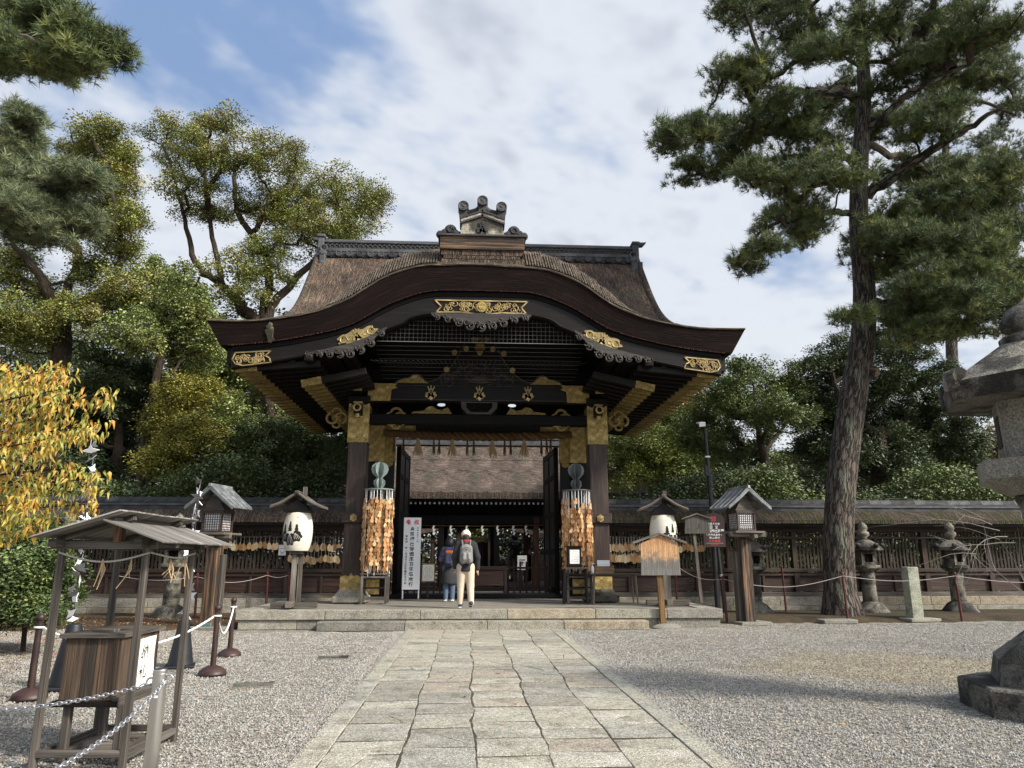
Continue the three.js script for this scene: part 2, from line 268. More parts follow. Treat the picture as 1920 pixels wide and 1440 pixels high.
// pebbles: small patches of loose stone laid all over the court, thin on the bare earth, with single stones along the path kerb
{
  const r = rng(404), m4 = new THREE.Matrix4(), e = new THREE.Euler(), q = new THREE.Quaternion(), ico = new THREE.IcosahedronGeometry(1, 0), nv = ico.attributes.position.count;
  const tone = () => { const v = 0.19 + r() * 0.27, t = r(); return t < 0.14 ? C(v * 1.12, v * 0.9, v * 0.70) : t < 0.2 ? C(v * 0.88, v * 0.95, v * 0.96) : C(v, v * 0.965, v * 0.885); };
  const size = (far) => 0.0038 + Math.pow(r(), 3) * 0.0060 + (far ? 0.001 : 0);
  const mk = (n, half, far) => { const pos = new Float32Array(n * nv * 3), nor = new Float32Array(n * nv * 3), col = new Float32Array(n * nv * 3); for (let i = 0; i < n; i++) { const k = size(far), h = ico.clone().applyMatrix4(m4.compose(V(rr(-half, half, r), k * 0.35, rr(-half, half, r)), q.setFromEuler(e.set(r() * 6.28, r() * 6.28, r() * 6.28)), V(k * rr(0.9, 1.7, r), k * rr(0.5, 0.9, r), k * rr(0.8, 1.3, r)))); pos.set(h.attributes.position.array, i * nv * 3); nor.set(h.attributes.normal.array, i * nv * 3); const c = tone(); for (let v = 0; v < nv; v++) c.toArray(col, (i * nv + v) * 3); } const g = new THREE.BufferGeometry(); g.setAttribute('position', new THREE.BufferAttribute(pos, 3)); g.setAttribute('normal', new THREE.BufferAttribute(nor, 3)); g.setAttribute('color', new THREE.BufferAttribute(col, 3)); return g; };
  const kinds = [...Array.from({ length: 6 }, () => mk(105, 0.125, 0)), ...Array.from({ length: 4 }, () => mk(62, 0.125, 1)), mk(9, 0.125, 1), mk(5, 0.125, 1)], lists = kinds.map(() => []), group = new THREE.Group(); group.name = 'gravel_pebbles'; scene.add(group); kind(group, 'stuff'); Object.assign(group.userData, { label: 'loose grey pebbles strewn over the gravel court', category: 'gravel' });
  const ok = (x, z, m) => !((Math.abs(x - 0.34) < 1.64 + m && z > -16.5 - m) || (x > 4.9 && x < 7.4 && z < -6.2 && z > -8.6 && Math.hypot(x - 6.17, z + 7.42) < 1.1 + m) || (z < -16.2 + m && x > -5.2 - m && x < 5.8 + m));
  const S = 0.215; for (let z = -4.5; z > -17.4; z -= S) for (let x = -S * Math.ceil((1.5 + 0.78 * -z) / S); x < 1.5 + 0.78 * -z; x += S) {
    const px = x + rr(-0.05, 0.05, r), pz = z + rr(-0.05, 0.05, r); if (!ok(px, pz, 0.12)) continue; const d = clamp(dirtAt(px, pz)), sparse = r() < d * 1.05;
    lists[sparse ? 10 + Math.floor(r() * 2) : z < -9.5 ? 6 + Math.floor(r() * 4) : Math.floor(r() * 6)].push(m4.compose(V(px, groundY(px, pz) + 0.001, pz), q.setFromEuler(e.set(0, Math.floor(r() * 4) * 1.5708 + rr(-0.3, 0.3, r), 0)), V(1, 1, 1)).clone());
  }
  const pm = mat(C(1, 1, 1), { roughness: 0.9, vertexColors: true }); kinds.forEach((g, i) => lists[i].length && instanced('pebble_patch', g, pm, lists[i], group));
  const one = [], cols = []; for (let i = 0; i < 26000; i++) { const s = r() < 0.5 ? -1 : 1, z = -4.5 - Math.pow(r(), 1.3) * 12, x = 0.34 + s * (1.60 + Math.pow(r(), 1.5) * 0.30); if (z < -16.4) continue; const k = size(0), on = Math.abs(x - 0.34) < 1.645; if (on && r() < 0.8) continue; one.push(m4.compose(V(x, (on ? 0.03 : groundY(x, z)) + k * 0.35, z), q.setFromEuler(e.set(r() * 6.28, r() * 6.28, r() * 6.28)), V(k * 1.3, k * 0.7, k)).clone()); cols.push(tone()); }
  instanced('pebble', new THREE.IcosahedronGeometry(1, 0), mat(C(1, 1, 1), { roughness: 0.9 }), one, group, cols);
}
// moss and earth strip along the fence
const mossC = (x, z) => { const s = sstep(0.45, 0.62, patchN(x / 6 + 0.3, z / 6)); return [lerp(1.15, 0.72, s), lerp(0.98, 0.86, s), lerp(0.85, 0.5, s)]; };
kind(mesh('moss_strip', sheet(5.72, 24, -21.0, -17.6, 140, 32, (x, z) => -0.03 + sstep(-17.9, -18.7, z + (wob(x / 3, 0.3) - 0.5) * 1.1 + (wob(x / 0.9, z / 0.9) - 0.5) * 0.3) * 0.13 + groundY(x, z), mossC), M.moss), 'structure');
kind(mesh('earth_strip', sheet(-24, -5.1, -21.0, -15.6, 140, 40, (x, z) => -0.03 + sstep(-16.2, -17.8, z + (wob(x / 3, 0.6) - 0.5) * 1.6 + (wob(x / 0.9, z / 0.9) - 0.5) * 0.5) * 0.12 + groundY(x, z), (x, z) => { const c = mossC(x, z); return [c[0] * 1.2, c[1], c[2] * 0.9]; }), M.moss), 'structure');

// ---------------------------------------------------------------- flagstone path
function cut(poly, px, py, nx, ny) { const side = [[], []]; for (let i = 0; i < poly.length; i++) { const a = poly[i], b = poly[(i + 1) % poly.length], da = (a[0] - px) * nx + (a[1] - py) * ny, db = (b[0] - px) * nx + (b[1] - py) * ny; side[da >= 0 ? 0 : 1].push(a); if (da * db < 0) { const t = da / (da - db), c = [lerp(a[0], b[0], t), lerp(a[1], b[1], t)]; side[0].push(c); side[1].push(c); } } return side.filter((s) => s.length > 2); }
function slabGeo(poly, gap, depth, rag, r) {
  let cx = 0, cz = 0; for (const p of poly) { cx += p[0] / poly.length; cz += p[1] / poly.length; }
  const out = []; poly.forEach((a, i) => { const b = poly[(i + 1) % poly.length], n = Math.max(1, Math.round(Math.hypot(a[0] - b[0], a[1] - b[1]) / 0.09)); for (let k = 0; k < n; k++) { let x = lerp(a[0], b[0], k / n), z = lerp(a[1], b[1], k / n); const d = Math.hypot(x - cx, z - cz), f = 1 - (gap + (r() - 0.35) * rag) / Math.max(d, 0.05); x = cx + (x - cx) * f; z = cz + (z - cz) * f; out.push([x, -z]); } });
  const g = ext(out, depth - 0.012, 0.005); g.rotateX(-Math.PI / 2); return uvBox(g, 'x');
}
{
  const path = new THREE.Group(); path.name = 'path'; scene.add(path); kind(path, 'structure');
  const bed = new THREE.PlaneGeometry(3.0, 19.4, 60, 380), bp0 = bed.attributes.position; for (let i = 0; i < bp0.count; i++) bp0.setZ(i, (wob(bp0.getX(i) / 0.7, bp0.getY(i) / 0.7) - 0.5) * 0.008); bed.computeVertexNormals();
  mesh('joint_bed', T(uvBox(bed, 'x', false), 0.34, 0.0098, -6.75, -Math.PI / 2), mat(C(0.15, 0.132, 0.105), { map: earthMap, roughness: 1 }), path);
  const r = rng(58), mats = [[0.76, 0.745, 0.68], [0.80, 0.775, 0.70], [0.70, 0.69, 0.65], [0.78, 0.72, 0.64], [0.60, 0.585, 0.54], [0.84, 0.82, 0.755], [0.71, 0.64, 0.575]].map(([a, b, c]) => mat(C(a, b, c), { map: stoneMap, bumpMap: stoneBump, bumpScale: 0.012, roughness: 0.9 }));
  const x0 = 0.34 - 1.43, x1 = 0.34 + 1.43; let z = -16.43;
  const edge = (i, zz) => (i === 0 ? x0 : i === 5 ? x1 : lerp(x0, x1, i / 5) + (wob(i * 0.37, zz / 5) - 0.5) * 0.10 + (wob(i * 0.61 + 0.2, zz / 1.6) - 0.5) * 0.03);
  for (let i = 0; i < 5; i++) {   // five runs of stones, each broken at its own lengths
    let q = z, first = true;
    while (q < 2.6) {
      const len = first ? rr(0.26, 0.42, r) : rr(0.34, 0.74, r), q1 = q + len, j = () => rr(-0.012, 0.012, r), t0 = rr(-0.03, 0.03, r), cx = (edge(i, q) + edge(i + 1, q)) / 2;
      const sx = 0.006, sz = 0.017; let polys = [[[edge(i, q) + sx, q + t0 + sz], [edge(i + 1, q) - sx, q + j() + sz], [edge(i + 1, q + len / 2) - sx + j() * 0.6, q + len / 2], [edge(i + 1, q1) - sx, q1 + j() - sz], [edge(i, q1) + sx, q1 + t0 * 0.3 - sz], [edge(i, q + len / 2) + sx + j() * 0.6, q + len / 2]]];
      const crack = r(); if (!first && q > -13 && crack < 0.45) { const a = rr(0, 3.14, r); polys = polys.flatMap((p) => cut(p, cx + j() * 4, (q + q1) / 2 + j() * 3, Math.cos(a), Math.sin(a))); if (crack < 0.24) { const b = a + rr(0.8, 1.6, r); polys = polys.flatMap((p, n) => (n ? [p] : cut(p, cx + 0.05, (q + q1) / 2, Math.cos(b), Math.sin(b)))); } }
      const pick = first ? 3 : Math.floor(Math.pow(r(), 1.25) * mats.length);
      for (const p of polys) { const o = mesh('slab', slabGeo(p, polys.length > 1 ? 0.008 : 0.002, 0.07, 0.010, r), mats[pick], path); o.position.y = -0.049 + rr(-0.002, 0.003, r); }
      q = q1; first = false;
    }
  }
  for (const s of [-1, 1]) { let k = -16.43; while (k < 2.8) { const L = rr(0.9, 1.5, r), o = mesh('kerb_stone', slabGeo([[0.34 + s * 1.535 - 0.105, k], [0.34 + s * 1.535 + 0.105, k], [0.34 + s * 1.535 + 0.105, k + L], [0.34 + s * 1.535 - 0.105, k + L]], 0.006, 0.09, 0.006, r), mats[[0, 1, 5, 2][Math.floor(r() * 4)]], path); o.position.y = -0.062 + rr(-0.002, 0.004, r); k += L; } }
}
// ---------------------------------------------------------------- stone platform and step
{
  const pf = new THREE.Group(); pf.name = 'platform'; scene.add(pf); kind(pf, 'structure');
  const X0 = -5.0, X1 = 5.66, Z0 = -16.75, r = rng(12);
  mesh('platform_floor', bx(X1 - X0 - 0.8, 0.36, 9.6, (X0 + X1) / 2, 0.2, Z0 - 5.2, 0, 0, 0, 'x'), mat(C(0.47, 0.45, 0.42), { map: stoneMap, roughness: 0.85 }), pf);
  let x = X0; const ms = [M.stone, M.stoneGrey, M.stoneWarm, M.stone, M.stoneGrey];
  [1.9, 2.05, 1.9, 1.95, 1.6, 1.26].forEach((w, i) => { mesh('edge_stone', rbx(w - 0.008, 0.2, 0.42, 0.014, x + w / 2, 0.302, Z0 - 0.2), [M.stone, M.stone, M.stone, M.stoneWarm, M.stone, M.stoneGrey][i], pf); x += w; });
  x = X0 + 0.05; [1.25, 1.5, 1.6, 1.7, 1.6, 1.5, 1.41].forEach((w, i) => { mesh('base_stone', rbx(w - 0.01, 0.2, 0.4, 0.012, x + w / 2, 0.1, Z0 - 0.24), ms[i % 5], pf); x += w; });
  for (const s of [0, 1]) for (let k = 0; k < 4; k++) { const zz = Z0 - 0.42 - k * 2.3 - 1.15; mesh('side_stone', rbx(0.42, 0.2, 2.29, 0.014, s ? X1 - 0.21 : X0 + 0.21, 0.302, zz), ms[k], pf); mesh('side_base_stone', rbx(0.4, 0.2, 2.29, 0.012, s ? X1 - 0.25 : X0 + 0.25, 0.1, zz), ms[k + 1], pf); }
  x = -3.2; [1.85, 1.75, 1.65, 1.85].forEach((w, i) => { mesh('step_stone', rbx(w - 0.008, 0.19, 0.36, 0.016, x + w / 2, 0.09, Z0 + 0.19), [M.stoneGrey, M.stone, M.stone, M.stoneWarm][i], pf); x += w; });
  mesh('rough_stone', T(uvBox(flat(new THREE.DodecahedronGeometry(0.3, 1)), 'x'), 4.35, 0.02, Z0 + 0.12, 0, 0.3, 0, [1.25, 0.3, 0.5]), M.stoneGrey, pf);
}
// fallen leaves: litter under the trees and strays on the gravel
{
  const g = new THREE.BufferGeometry(); g.setAttribute('position', new THREE.Float32BufferAttribute([-0.5, 0.02, 0, 0, 0, -0.28, 0, 0.05, 0.28, 0.55, 0.04, 0], 3)); g.setAttribute('normal', new THREE.Float32BufferAttribute([0, 1, 0, 0, 1, 0, 0, 1, 0, 0, 1, 0], 3)); g.setIndex([0, 2, 1, 1, 2, 3]);
  const r = rng(31), list = [], cols = [], m4 = new THREE.Matrix4(), q = new THREE.Quaternion(), e = new THREE.Euler();
  for (let i = 0; i < 9000; i++) {
    const far = i > 420; let x, z; if (far) { x = rr(-13, -4.0, r); z = rr(-19.5, -8.0, r); if (r() > sstep(-3.6, -7.5, x) * sstep(-7, -12, z) + 0.05) continue; } else { x = rr(-6, 9, r); z = rr(-16, -5, r); if (r() > (x < -1.2 ? 0.85 : 0.22)) continue; }
    if (z < -16.2 && x > -5.2 && x < 5.8) continue;
    const k = rr(0.028, 0.06, r); list.push(m4.compose(V(x, (Math.abs(x - 0.34) < 1.7 ? 0.022 : groundY(x, z) + 0.012) + (z < -16.8 ? 0.085 : 0), z), q.setFromEuler(e.set(rr(-0.3, 0.3, r), r() * 6.28, rr(-0.3, 0.3, r))), V(k, k, k)).clone());
    const t = r(); cols.push(t < 0.45 ? C(0.30, 0.17, 0.07) : t < 0.75 ? C(0.45, 0.22, 0.05) : t < 0.88 ? C(0.42, 0.06, 0.03) : C(0.5, 0.36, 0.08));
  }
  Object.assign(instanced('fallen_leaves', g, mat(C(1, 1, 1), { side: THREE.DoubleSide, roughness: 0.8 }), list, null, cols).userData, { label: 'brown and orange leaves fallen on the court', category: 'leaves' });
}
for (const [x, z, t, l] of [[-2.55, -9.5, 0.12, 'flat dark slate cover in the gravel between path and lone stanchion'], [-2.05, -12.0, 0.1, 'flat dark slate cover in the gravel closer to the platform step']]) { const c = thing('drain_cover', l, 'drain cover', [x, 0, z], t, 'slate covers in the gravel'); mesh('cover_plate', rbx(0.44, 0.03, 0.3, 0.006, 0, 0.012, 0), M.darkStone, c); for (const k of [-1, 1]) mesh('cover_rim', bx(0.5, 0.03, 0.03, 0, 0.006, k * 0.17), M.stoneGrey, c); }
// ================================================================ THE GATE (local x from its axis, z from its ridge line, front = +z)
const gate = thing('shrine_gate', 'black lacquered shrine gate with curved bark roof and gold fittings', 'gate', [0.22, 0, -21.7]);
const GP = (name, g, m, parent = gate) => mesh(name, g, m, parent);
const topE = curve([[0, 8.50], [1, 8.48], [1.43, 8.44], [1.86, 8.33], [2.27, 8.16], [2.66, 7.92], [3.0, 7.67], [3.2, 7.53], [3.62, 7.33], [4.08, 7.16], [4.7, 7.03], [5.3, 6.95], [5.8, 6.93], [6.47, 6.95]]);
const botE = curve([[0, 7.90], [1, 7.89], [1.41, 7.83], [1.83, 7.69], [2.25, 7.50], [2.63, 7.27], [2.9, 7.10], [3.12, 6.98], [3.6, 6.81], [4.05, 6.70], [4.6, 6.58], [5.15, 6.49], [5.8, 6.42], [6.2, 6.39]]);
const mainS = curve([[0, 10.95], [0.5, 10.35], [1.2, 9.5], [1.9, 8.7], [2.5, 8.15], [3.2, 7.68], [4.1, 7.24], [4.9, 6.92]]);
const smax = (a, b, k) => { const h = clamp(0.5 + (a - b) / (2 * k)); return lerp(b, a, h) + k * h * (1 - h); };
const XG = 5.02, HW = 6.47, HD = 4.9;
const roofN = fbm(9, 9, 4, 515);
function roofY(x, z) {
  const ax = Math.abs(x), d = Math.abs(z), side = 6.9 + (HW - ax) * 0.42 + (HW - ax) ** 2 * 0.16;
  const main = ax > XG ? Math.min(mainS(d), side) : mainS(d);
  const lift = 2.15 * (1 - Math.exp(-0.47 * (HD - d))) * lerp(1, 0.25, sstep(3.0, 4.6, ax));
  return smax(main, topE(ax) + lift, 0.07) + (roofN(x / 9, z / 7) - 0.5) * 0.10 + (roofN(x / 1.6, z / 1.6) - 0.5) * 0.035;
}
{
  const xs = []; for (let i = 0; i <= 150; i++) xs.push(lerp(-HW, HW, i / 150)); for (const s of [-1, 1]) xs.push(s * (XG - 0.004), s * (XG + 0.004)); xs.sort((a, b) => a - b);
  const zs = []; for (let j = 0; j <= 96; j++) zs.push(lerp(-HD, HD, j / 96));
  const pos = [], uv = [], idx = [], nx = xs.length;
  const col = [], gN = fbm(12, 12, 4, 733);
  for (const z of zs) for (const x of xs) { pos.push(x, roofY(x, z), z); uv.push(x, z * 1.25); const ax = Math.abs(x), n = gN(x / 13 + 0.5, z / 10 + 0.5), br = sstep(-0.05, 0.25, roofY(x, z) - (ax > XG ? 9 : mainS(Math.abs(z)))) , gr = clamp(br * 1.1 + (n - 0.5) * 1.3 + sstep(3.2, 4.6, ax) * 0.4), k = 0.86 + (gN(x / 5, z / 5) - 0.5) * 0.5; col.push(k * lerp(1.0, 1.36, gr), k * lerp(0.90, 1.35, gr), k * lerp(0.85, 1.22, gr)); }
  for (let j = 0; j < zs.length - 1; j++) for (let i = 0; i < nx - 1; i++) { const q = j * nx + i; idx.push(q, q + nx, q + 1, q + 1, q + nx, q + nx + 1); }
  const g = new THREE.BufferGeometry(); g.setAttribute('position', new THREE.Float32BufferAttribute(pos, 3)); g.setAttribute('uv', new THREE.Float32BufferAttribute(uv, 2)); g.setAttribute('color', new THREE.Float32BufferAttribute(col, 3)); g.setIndex(idx); g.computeVertexNormals();
  const roof = GP('roof', g, M.barkRoof);
  // thick cut edge of the thatch all round, leaning inward to its foot
  const band = (top, bot, n, rows) => { const p = [], u = [], ix = []; for (let i = 0; i <= n; i++) { const a = top(i / n), b = bot(i / n); for (let k = 0; k <= rows; k++) { const t = k / rows; p.push(lerp(a[0], b[0], t), lerp(a[1], b[1], t), lerp(a[2], b[2], t)); u.push(i / n * 13, t * 0.6 + (a[2] > 0 ? 0 : 0.3)); } } for (let i = 0; i < n; i++) for (let k = 0; k < rows; k++) { const q = i * (rows + 1) + k; ix.push(q, q + 1, q + rows + 1, q + 1, q + rows + 2, q + rows + 1); } const g2 = new THREE.BufferGeometry(); g2.setAttribute('position', new THREE.Float32BufferAttribute(p, 3)); g2.setAttribute('uv', new THREE.Float32BufferAttribute(u, 2)); g2.setIndex(ix); g2.computeVertexNormals(); return flat(g2); };
  const bz = HD - 0.16, bxw = 6.16;
  for (const s of [1, -1]) {
    GP('thatch_edge', band((t) => { const x = s * lerp(-HW, HW, t); return [x, roofY(x, s * HD) + 0.004, s * HD]; }, (t) => { const x = s * lerp(-bxw, bxw, t); return [x, botE(Math.abs(x)), s * bz]; }, 120, 3), M.barkFace, roof);
    GP('thatch_edge', band((t) => { const z = -s * lerp(-HD, HD, t); return [s * HW, roofY(s * HW, z) + 0.004, z]; }, (t) => { const z = -s * lerp(-bz, bz, t); return [s * bxw, botE(bxw), z]; }, 60, 3), M.barkFace, roof);
    GP('thatch_lip', tube(Array.from({ length: 41 }, (_, i) => { const x = lerp(-HW, HW, i / 40); return [x, roofY(x, s * HD) + 0.012, s * (HD + 0.004)]; }), 0.026, 120, 5), M.barkGrey, roof);
    // red-brown fringe of bark ends under the edge
    const fr = []; const r = rng(88 + s); for (let i = 0; i < 330; i++) { const x = lerp(-6.0, 6.0, (i + r()) / 330), k = rr(0.012, 0.036, r); fr.push(bx(0.010, k, 0.010, x, botE(Math.abs(x)) - k * 0.2, s * (bz + 0.006), 0, 0, rr(-0.5, 0.5, r))); }
    if (s > 0) kind(GP('bark_fringe', fr, M.rust, roof), 'stuff');
  }
  // lichen streak run down the thatch edge
  { const r = rng(52), o = []; for (let i = 0; i < 26; i++) { const t = i / 26 * 6.283; o.push([Math.cos(t) * (0.09 + rr(-0.035, 0.035, r)), Math.sin(t) * 0.24 + rr(-0.02, 0.02, r)]); } GP('lichen_streak', uvBox(ext(o, 0.006, 0.003, -5.0, 6.70, 4.825, 0.30, 0, 0.03), 'y'), mat(C(0.62, 0.62, 0.46), { map: oldStoneMap, roughness: 1 }), roof); }
  // boarded soffit
  const sp = [], su = [], si = []; for (let j = 0; j <= 1; j++) for (let i = 0; i <= 100; i++) { const x = lerp(-bxw, bxw, i / 100); sp.push(x, botE(Math.abs(x)) + 0.002, lerp(-bz, bz, j)); su.push(lerp(-bz, bz, j), x); } for (let i = 0; i < 100; i++) si.push(i, i + 1, i + 101, i + 1, i + 102, i + 101);
  const sg = new THREE.BufferGeometry(); sg.setAttribute('position', new THREE.Float32BufferAttribute(sp, 3)); sg.setAttribute('uv', new THREE.Float32BufferAttribute(su, 2)); sg.setIndex(si); sg.computeVertexNormals(); GP('soffit', sg, M.lacquerDark, roof);
  // cut ends of the thatch courses along both shoulders of the curved eave
  const rib = []; for (const s of [-1, 1]) for (let i = 0; i < 46; i++) { const x = s * lerp(1.12, 4.25, i / 45), y = roofY(x, HD - 0.2), sl = Math.atan2(roofY(x + 0.05, HD - 0.2) - roofY(x - 0.05, HD - 0.2), 0.1); const L = 0.75 + (i % 7) * 0.06, ya = roofY(x, HD - 0.05), yb = roofY(x, HD - 0.05 - L); rib.push(bx(0.030, 0.07, Math.hypot(L, yb - ya), x, (ya + yb) / 2 + 0.028, HD - 0.05 - L / 2, Math.atan2(yb - ya, L), 0, 0, 'z')); }
  kind(GP('thatch_course', rib, M.barkGrey, roof), 'stuff');

  // ---- tiled main ridge
  const ridge = new THREE.Group(); ridge.name = 'ridge'; gate.add(ridge); const RL = 4.88;
  mesh('ridge_bed', bx(RL * 2, 0.28, 0.62, 0, 10.62, 0), M.tileDark, ridge);
  mesh('ridge_course', bx(RL * 2 - 0.1, 0.10, 0.50, 0, 10.86, 0), M.tile, ridge);
  const rings = []; for (let i = 0; i < 66; i++) for (const k of [0, 1]) rings.push(torus(0.078, 0.014, -4.76 + i * 0.1465 + k * 0.0754, 10.955 + k * 0.06, 0.235, 0, 0, 0, 4, 8, Math.PI));
  kind(mesh('wave_tile', rings, M.tile, ridge), 'stuff');
  mesh('ridge_core', bx(RL * 2 - 0.1, 0.22, 0.44, 0, 11.0, 0), M.tileDark, ridge);
  mesh('ridge_slab', bx(RL * 2, 0.045, 0.54, 0, 11.12, 0), M.tile, ridge);
  mesh('ridge_cap', T(cy(0.13, 0.13, RL * 2 + 0.1, 12), 0, 11.17, 0, 0, 0, Math.PI / 2), M.tile, ridge);
  const disc = merge([cy(0.105, 0.105, 0.10, 14, 0, 0, 0, Math.PI / 2), torus(0.075, 0.016, 0, 0, 0.05, 0, 0, 0, 5, 14), cy(0.035, 0.035, 0.12, 8, 0, 0, 0, Math.PI / 2)]);
  for (let i = 0; i < 30; i++) mesh('tile_end', disc, i % 3 ? M.tile : M.tileDark, ridge).position.set(-4.70 + i * 0.324, 10.68, 0.34);
  const half = T(flat(new THREE.CylinderGeometry(0.16, 0.16, 0.12, 10, 1, true, -Math.PI / 2, Math.PI)), 0, 0, 0, Math.PI / 2, 0, 0); for (let i = 0; i < 29; i++) mesh('drip_tile', half, M.tileDark, ridge).position.set(-4.54 + i * 0.324, 10.70, 0.30);
  for (const s of [-1, 1]) {   // end ornaments of the ridge
    const e = mesh('ridge_end', merge([rbx(0.20, 0.62, 0.66, 0.04, s * 4.95, 10.95, 0), rbx(0.26, 0.10, 0.74, 0.03, s * 4.95, 11.28, 0), ext([[-0.05, 0], [0.34, 0.02], [0.44, 0.12], [0.36, 0.10], [0.0, 0.10]], 0.2, 0.01, s * 4.9, 11.30, -0.1, 0, s > 0 ? 0 : Math.PI, 0)]), M.tile, ridge);
    mesh('hanging_tile', merge([rbx(0.2, 0.34, 0.20, 0.04, s * 4.84, 10.52, 0.44), sph(0.13, s * 4.84, 10.28, 0.5, 10, [1, 1, 0.8]), sph(0.14, s * 4.84, 10.62, 0.47, 10, [1, 0.9, 0.7]), torus(0.1, 0.03, s * 4.84, 10.85, 0.36)]), M.tile, ridge);
    mesh('gable_board', bx(0.12, 0.42, 0.5, s * 5.08, 10.42, 0.1), M.tile, ridge);
    void e;
  }
  // barge thatch along the main slope ends
  for (const s of [-1, 1]) GP('verge', limb(Array.from({ length: 14 }, (_, i) => { const z = lerp(0.15, 4.0, i / 13); return V(s * XG, mainS(z) + 0.0, z); }), Array(14).fill(0.085), 6), M.bark, roof);

  // ---- ornament on the crest of the curved eave
  const cr = new THREE.Group(); cr.name = 'crest_ornament'; cr.position.set(0, 0, HD - 0.28); gate.add(cr);
  mesh('bark_step', merge([bx(2.0, 0.14, 0.5, 0, 8.66, -0.12), bx(1.9, 0.10, 0.52, 0, 8.77, -0.12), bx(2.02, 0.13, 0.54, 0, 8.88, -0.12)]), M.bark, cr);
  mesh('crest_box', rbx(2.1, 0.34, 0.6, 0.012, 0, 9.12, -0.1), M.old, cr);
  mesh('box_lid', rbx(2.2, 0.055, 0.7, 0.012, 0, 9.315, -0.1), M.tileDark, cr);
  mesh('barrel_ridge', bx(1.5, 0.5, 2.0, 0, 8.98, -1.35), M.bark, cr);
  mesh('plaster_block', ext([[-0.55, 0], [0.55, 0], [0.50, 0.36], [0, 0.56], [-0.50, 0.36]], 0.34, 0, 0, 9.345, -0.22), M.plaster, cr);
  for (const y of [0.34, 0.47]) mesh('plaster_cornice', merge([bx(0.62, 0.045, 0.42, -0.27, 9.345 + y + 0.10, -0.04, 0, 0, 0.36), bx(0.62, 0.045, 0.42, 0.27, 9.345 + y + 0.10, -0.04, 0, 0, -0.36)]), M.tileDark, cr);
  mesh('plaster_cap', merge([bx(0.58, 0.10, 0.38, -0.26, 9.83, -0.04, 0, 0, 0.34), bx(0.58, 0.10, 0.38, 0.26, 9.83, -0.04, 0, 0, -0.34)]), M.plaster, cr);
  mesh('saddle_tile', merge([limb([V(-0.5, 10.06, 0), V(-0.32, 10.02, 0), V(-0.16, 10.07, 0), V(0, 10.2, 0), V(0.16, 10.07, 0), V(0.32, 10.02, 0), V(0.5, 10.06, 0)], [0.10, 0.085, 0.085, 0.11, 0.085, 0.085, 0.10], 8), bx(0.2, 0.24, 0.3, -0.48, 9.93, 0, 0, 0, 0.12), bx(0.2, 0.24, 0.3, 0.48, 9.93, 0, 0, 0, -0.12), bx(0.2, 0.2, 0.3, 0, 10.06, 0)]), M.tileDark, cr);
  const big = merge([cy(0.135, 0.135, 0.34, 18, 0, 0, 0, Math.PI / 2), torus(0.118, 0.018, 0, 0, 0.17, 0, 0, 0, 6, 18), torus(0.05, 0.014, 0.02, 0.03, 0.172, 0, 0, 0.5, 5, 10, 4.4), torus(0.05, 0.014, -0.02, -0.03, 0.172, 0, 0, 3.6, 5, 10, 4.4)]);
  for (const [x, y] of [[-0.48, 10.12], [0, 10.28], [0.48, 10.12]]) mesh('round_tile', big, M.tile, cr).position.set(x, y, 0.04);
  for (const s of [-1, 1]) mesh('cloud_fin', merge([sph(0.16, s * 0.80, 9.53, 0, 12, [1, 1, 0.6]), sph(0.11, s * 0.94, 9.45, 0.02, 10, [1, 1, 0.7]), sph(0.10, s * 1.06, 9.41, 0.0, 10, [1, 1.1, 0.8]), sph(0.09, s * 0.66, 9.44, 0.05, 10, [1, 1, 0.7]), sph(0.08, s * 0.58, 9.42, 0.03, 8, [1, 1, 0.7]), torus(0.07, 0.025, s * 0.80, 9.52, 0.09, 0, 0, 0, 5, 12, 5), torus(0.05, 0.02, s * 0.97, 9.42, 0.08, 0, 0, 1, 5, 10, 5), torus(0.05, 0.02, s * 0.66, 9.42, 0.08, 0, 0, 2, 5, 10, 5)]), M.tileDark, cr);
}
// paulownia crest: three leaves under three flower spikes, about one unit high
function crestGeo(s, d = 0.02) {
  const leaf = (a, k) => { const o = []; for (let i = 0; i < 18; i++) { const t = i / 18 * 6.283, r = 0.20 * k * (1 + 0.16 * Math.cos(t * 5 + 0.6)); o.push([Math.sin(a) * 0.2 * k + r * Math.cos(t) * 0.9, -Math.cos(a) * 0.14 - 0.04 + r * Math.sin(t)]); } return ext(o, d, 0.006); };
  const g = [leaf(0, 1.25), leaf(1.15, 1.05), leaf(-1.15, 1.05)];
  for (const [a, n] of [[0, 5], [0.42, 4], [-0.42, 4]]) for (let k = 0; k < n; k++) { const t = 0.14 + k * 0.095, w = 0.075 * (1 - k * 0.13); g.push(T(cy(w, w, d + 0.01, 7), Math.sin(a) * t * 1.25, t * Math.cos(a * 0.4) + 0.04, d / 2, Math.PI / 2)); }
  return T(merge(g), 0, 0, 0, 0, 0, 0, [s, s, 1]);
}
mesh('tile_crest', crestGeo(0.36), M.tileDark, gate.children.find((o) => o.name === 'crest_ornament')).position.set(0, 9.52, 0.13);

